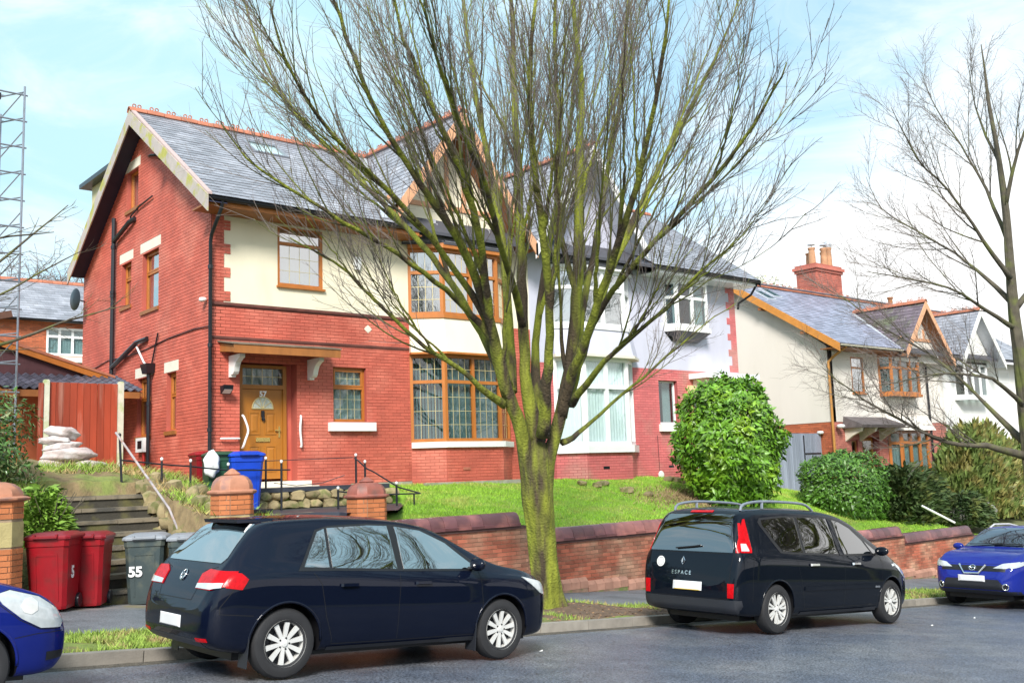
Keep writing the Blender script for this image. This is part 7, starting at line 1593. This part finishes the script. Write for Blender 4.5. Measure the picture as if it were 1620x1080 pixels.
for sy in (-1,1):
    e_.patch('tail_lamp', [(sy*.775,1.10),(sy*.755,1.3),(sy*.70,1.50),(sy*.72,1.50),(sy*.785,1.30),(sy*.82,1.10)], MT['redlens'], 'end', -1, .008, nx=12, nz=12)
    e_.patch('tail_lamp', [(.15,1.10),(.20,1.28),(.265,1.44),(.33,1.55),(.365,1.56),(.345,1.40),(.335,1.25),(.345,1.13),(.33,1.10)], MT['redlens'], 'side', sy, .010, nx=10, nz=12)
    e_.patch('reversing_lens', [(.165,1.12),(.19,1.22),(.27,1.22),(.29,1.13),(.28,1.12)], MT['clearlens'], 'side', sy, .016, nx=8)
    e_.patch('reflector', [(sy*.70,.50),(sy*.70,.69),(sy*.80,.69),(sy*.79,.50)], MT['redlens'], 'end', -1, .008, nx=6)
    e_.patch('head_lamp', [(4.05,.86),(4.05,.93),(4.30,.88),(4.52,.74),(4.52,.66),(4.3,.72)], MT['clearlens'], 'side', sy, .010, nx=14)
    for q in ([(1.32,1.1),(1.36,.9),(1.42,.7),(1.46,.5),(1.50,.33)],[(2.55,1.05),(2.52,.6),(2.50,.33)],[(3.62,1.03),(3.55,.6),(3.42,.34)],[(1.5,.32),(3.42,.32)],[(.36,1.08),(.30,.8),(.30,.45)]): e_.line('panel_gap', q, MT['seam'], 'side', sy)
    for x in (1.62,2.72): e_.box_at('door_handle', e_.hit_side(x+.12,.93,sy), (.22,.036,.02), MT['chrome'], off=.038)
    e_.line('rubbing_strip', [(1.48,.60),(3.50,.60)], MT['graphite'], 'side', sy, w=.06, off=.012); e_.line('sill_trim', [(1.4,.26),(3.4,.26)], MT['bumper'], 'side', sy, w=.06, off=.006)
    e_.box_at('side_badge', e_.hit_side(3.40,.585,sy), (.13,.03,.008), MT['chrome'], off=.022); e_.box_at('side_repeater', e_.hit_side(3.95,.90,sy), (.09,.04,.01), MT['clearlens'], off=.012)
    # roof rails
    rl = MB(); P = [e_.hit_top(x, sy*.60)[0]+Vector((0,0,dz)) for x, dz in ((.45,.0),(.52,.075),(.9,.10),(1.5,.10),(1.95,.09),(2.1,.05),(2.2,.0))]; rl.tube(smooth_path([(*p,.022) for p in P])[0], .020, 8)
    for x in (.95,): q = e_.hit_top(x, sy*.60)[0]; rl.tube([q, q+Vector((0,0,.09))], .022, 6)
    obj('roof_rail', rl, MT['galv'], e_.t, smooth=40)
e_.patch('brake_lamp', [(-.20,1.645),(-.20,1.672),(.20,1.672),(.20,1.645)], MT['redlens'], 'end', -1, .010, nx=8, nz=2)
e_.patch('rear_bumper', [(-.80,.30),(-.86,.40),(-.86,.47),(.86,.47),(.86,.40),(.80,.30)], MT['bumper'], 'end', -1, .012)
for q in ([(-.72,.48),(.72,.48)],[(-.70,.48),(-.74,.9),(-.76,1.08)],[(.70,.48),(.74,.9),(.76,1.08)],[(-.75,1.085),(.75,1.085)]): e_.line('tailgate_gap', q, MT['seam'], 'end', -1)
h = e_.hit_end(.0,.63,-1); e_.box_at('number_plate', h, (.52,.12,.012), MT['plate'], off=.014); e_.box_at('number_plate', (h[0]-Vector((0,0,.046)),h[1]), (.50,.03,.012), MT['yplate'], off=.018)
h = e_.hit_end(.10,.965,-1); stroke(e_.t, h, [[(0,.055),(.036,0),(0,-.055),(-.036,0),(0,.055)],[(-.012,.03),(-.012,-.02)]], .007, MT['chrome'], 'badge')
h = e_.hit_end(.52,.94,-1); b = MB(); p, nn = h; a_ = nn.orthogonal().normalized(); c_ = nn.cross(a_); pts = [p+nn*.004+(a_*math.cos(x)+c_*math.sin(x))*.075 for x in [2*math.pi*i/20 for i in range(20)]]; b.prism(pts, nn*.002); stk = obj('round_sticker', b, MT['stonew'], e_.t); ringobj(stk, (p-nn*.002,nn), .055, .003, MT['bumper'], 'sticker_ring')
def car_text(car, s_, h, size, m, name='lettering'):
    p, nn = h; z = Vector((0,0,1)); a = z.cross(nn).normalized(); u = nn.cross(a).normalized(); Mx = Matrix((a,u,nn)).transposed()
    o = text(car.t, s_, tuple(p+nn*.004), size, m, rot=Mx.to_euler(), name=name, ext=.002, bold=.001); return o
car_text(e_, 'E S P A C E', e_.hit_end(.12,.80,-1), .075, MT['chrome'])
w_ = e_.hit_end(.25,1.13,-1); stroke(e_.t, w_, [[(0,0),(.30,.03),(.45,.05)]], .010, MT['trimk'], 'rear_wiper', off=.03)
e_.mirror(3.50,1.10,MT['graphite']); e_.under()
# --- royal blue crossover facing up the hill
QQ = dict(L=4.38, paint=MT['royal'], rw=.68, wr=.345, ra=.82, fa=3.46, spokes=5, dbl=.2, sw=.09, sw2=.07, crease=.02,
 zt=[(0,.70),(.03,.85),(.08,.98),(.18,1.12),(.3,1.28),(.45,1.43),(.6,1.50),(1.0,1.56),(1.7,1.59),(2.2,1.57),(2.5,1.50),(2.8,1.36),(3.05,1.21),(3.2,1.13),(3.4,1.10),(3.8,1.05),(4.05,.97),(4.2,.88),(4.3,.78),(4.36,.66),(4.38,.56)],
 zb=[(0,.45),(.1,.34),(.4,.27),(4.0,.25),(4.25,.28),(4.38,.42)],
 hw=[(0,.62),(.05,.76),(.2,.85),(.6,.90),(3.5,.905),(3.85,.89),(4.1,.83),(4.25,.74),(4.34,.62),(4.38,.52)],
 belt=[(0,.65),(.2,1.02),(.5,1.08),(1.5,1.05),(2.8,1.0),(3.4,.98),(4.0,.90),(4.2,.80),(4.38,.55)])
q_ = Car('royal blue crossover facing up the hill at the right edge', 19.55+4.38, 9.62, -1, QQ)
q_.both('window_pane', [(.75,1.14),(.95,1.42),(1.5,1.50),(2.2,1.49),(2.55,1.40),(3.0,1.14),(3.0,1.08),(1.5,1.11)], MT['cglassb'], .006)
q_.patch('windscreen', [(3.17,-.70),(2.60,-.60),(2.42,-.57),(2.42,.57),(2.60,.60),(3.17,.70)], MT['cglassb'], 'top', 1, .006, nz=14)
q_.patch('grille', [(-.62,.70),(-.62,.80),(.62,.80),(.62,.70)], MT['trimk'], 'end', 1, .005, nx=20)
q_.patch('lower_grille', [(-.66,.36),(-.50,.55),(.50,.55),(.66,.36)], MT['bumper'], 'end', 1, .005, nx=20)
q_.patch('lower_trim', [(-.80,.27),(-.80,.34),(.80,.34),(.80,.27)], MT['bumper'], 'end', 1, .008, nx=20)
hc = q_.hit_end(0,.70,1); stroke(q_.t, hc, [[(-.26,.12),(-.14,-.055),(.14,-.055),(.26,.12)]], .018, MT['chrome'], 'grille_trim', off=.02); hb_ = q_.hit_end(0,.755,1); ringobj(q_.t, hb_, .058, .010, MT['chrome'], 'badge_ring'); stroke(q_.t, hb_, [[(-.075,0),(.075,0)]], .012, MT['chrome'], 'badge', off=.016)
q_.box_at('number_plate', q_.hit_end(0,.56,1), (.52,.115,.012), MT['plate'], off=.02)
for sy in (-1,1):
    q_.patch('head_lamp', [(sy*.40,.755),(sy*.55,.84),(sy*.80,.885),(sy*.80,.82),(sy*.62,.755)], MT['clearlens'], 'end', 1, .014, nx=16)
    q_.patch('head_lamp', [(3.90,.86),(3.75,.93),(4.10,.87),(4.26,.80),(4.24,.76)], MT['clearlens'], 'side', sy, .010, nx=12)
    h = q_.hit_end(sy*.62,.42,1); ringobj(q_.t, h, .055, .012, MT['chrome'], 'fog_lamp_ring'); q_.box_at('fog_lamp', h, (.07,.07,.02), MT['trimk'], off=.006)
    rl = MB(); P = [q_.hit_top(x, sy*.55)[0]+Vector((0,0,dz)) for x, dz in ((.7,.0),(.78,.05),(1.4,.06),(2.1,.05),(2.3,.0))]; rl.tube(P, .018, 8); obj('roof_rail', rl, MT['alloy'], q_.t, smooth=40)
    for q in ([(3.25,.95),(3.2,.6),(3.1,.35)],[(2.1,1.05),(2.1,.6),(2.05,.35)]): q_.line('panel_gap', q, MT['seam'], 'side', sy)
q_.line('bonnet_gap', [(-.66,.845),(-.3,.83),(.3,.83),(.66,.845)], MT['seam'], 'end', 1)
b = MB(); b.box(3.0,3.02,.18,.22,1.22,1.28) if False else None
q_.mirror(2.98,1.12,MT['royal']); q_.under()
stroke(q_.t, (q_.hit_top(3.12,-.1)[0],Vector((.5,0,.86))), [[(-.5,.0),(.15,.05)],[(.0,.0),(.55,.04)]], .010, MT['trimk'], 'wiper', off=.02)
# --- deep blue small car, only its nose in view
FF = dict(L=3.92, paint=MT['deepblue'], rw=.66, wr=.30, ra=.66, fa=3.12, spokes=9, sw=.08, sw2=.08, crease=.01,
 zt=[(0,.62),(.05,.85),(.15,1.0),(.3,1.18),(.5,1.38),(.8,1.44),(1.5,1.47),(2.0,1.44),(2.4,1.32),(2.7,1.16),(2.95,1.04),(3.1,.995),(3.35,.95),(3.6,.88),(3.75,.79),(3.85,.68),(3.90,.60),(3.92,.52)],
 zb=[(0,.4),(.1,.28),(.4,.22),(3.6,.20),(3.8,.23),(3.92,.36)],
 hw=[(0,.55),(.1,.74),(.3,.81),(.7,.84),(3.1,.845),(3.4,.83),(3.65,.77),(3.8,.68),(3.88,.58),(3.92,.46)],
 belt=[(0,.6),(.3,.93),(1.5,.93),(2.8,.90),(3.3,.87),(3.6,.80),(3.8,.68),(3.92,.5)])
f_ = Car('deep blue small car whose nose enters at the bottom left corner', 2.62-3.92*.95, 9.40, 1, FF); f_.t.scale = (.95,.95,.95)
for sy in (-1,1):
    f_.patch('head_lamp', [(3.30,.80),(3.25,.87),(3.36,.90),(3.60,.84),(3.76,.74),(3.83,.64),(3.80,.59),(3.62,.60),(3.46,.68)], MT['clearlens'], 'side', sy, .012, nx=22)
    f_.patch('lamp_bowl', [(3.44,.78),(3.47,.83),(3.53,.84),(3.58,.80),(3.58,.74),(3.53,.71),(3.47,.73)], MT['alloy'], 'side', sy, .016, nx=12)
    f_.line('lamp_rim', [(3.22,.86),(3.36,.91),(3.60,.85),(3.77,.75),(3.84,.64),(3.81,.58),(3.62,.59),(3.45,.67),(3.29,.79),(3.22,.86)], MT['seam'], 'side', sy)
    f_.line('panel_gap', [(3.84,.56),(3.6,.555),(3.42,.53)], MT['seam'], 'side', sy); f_.line('panel_gap', [(2.7,.88),(2.66,.5),(2.6,.3)], MT['seam'], 'side', sy)
    f_.patch('fog_recess', [(3.70,.33),(3.70,.40),(3.86,.40),(3.86,.34)], MT['trimk'], 'side', sy, .004, nx=8)
f_.both('window_pane', [(.8,1.0),(1.0,1.32),(1.5,1.38),(2.0,1.36),(2.6,1.05),(2.6,.97)], MT['cglass'], .006)
f_.patch('windscreen', [(3.0,-.58),(2.35,-.50),(2.2,-.48),(2.2,.48),(2.35,.50),(3.0,.58)], MT['cglass'], 'top', 1, .006)
f_.patch('grille', [(-.40,.56),(-.40,.62),(.40,.62),(.40,.56)], MT['trimk'], 'end', 1, .006); f_.mirror(2.55,1.0,MT['deepblue']); f_.under()
# scraps of litter on the road
b = MB()
for x, y in ((15.3,8.2),(7.9,9.0),(17.3,8.5)): z = rz(x)+.018; s_ = .035; b.add([(x-s_,y,z),(x,y-s_*.6,z),(x+s_,y+.01,z+.012),(x,y+s_*.5,z+.004)], [(0,1,2,3)])
tag(obj('litter', b, MT['stonew'], kind='stuff'), 'small pale scraps of litter lying on the wet road', 'litter')
b = MB(); b.box(27.9,28.15,15.2,15.45,-1.80,-1.72);
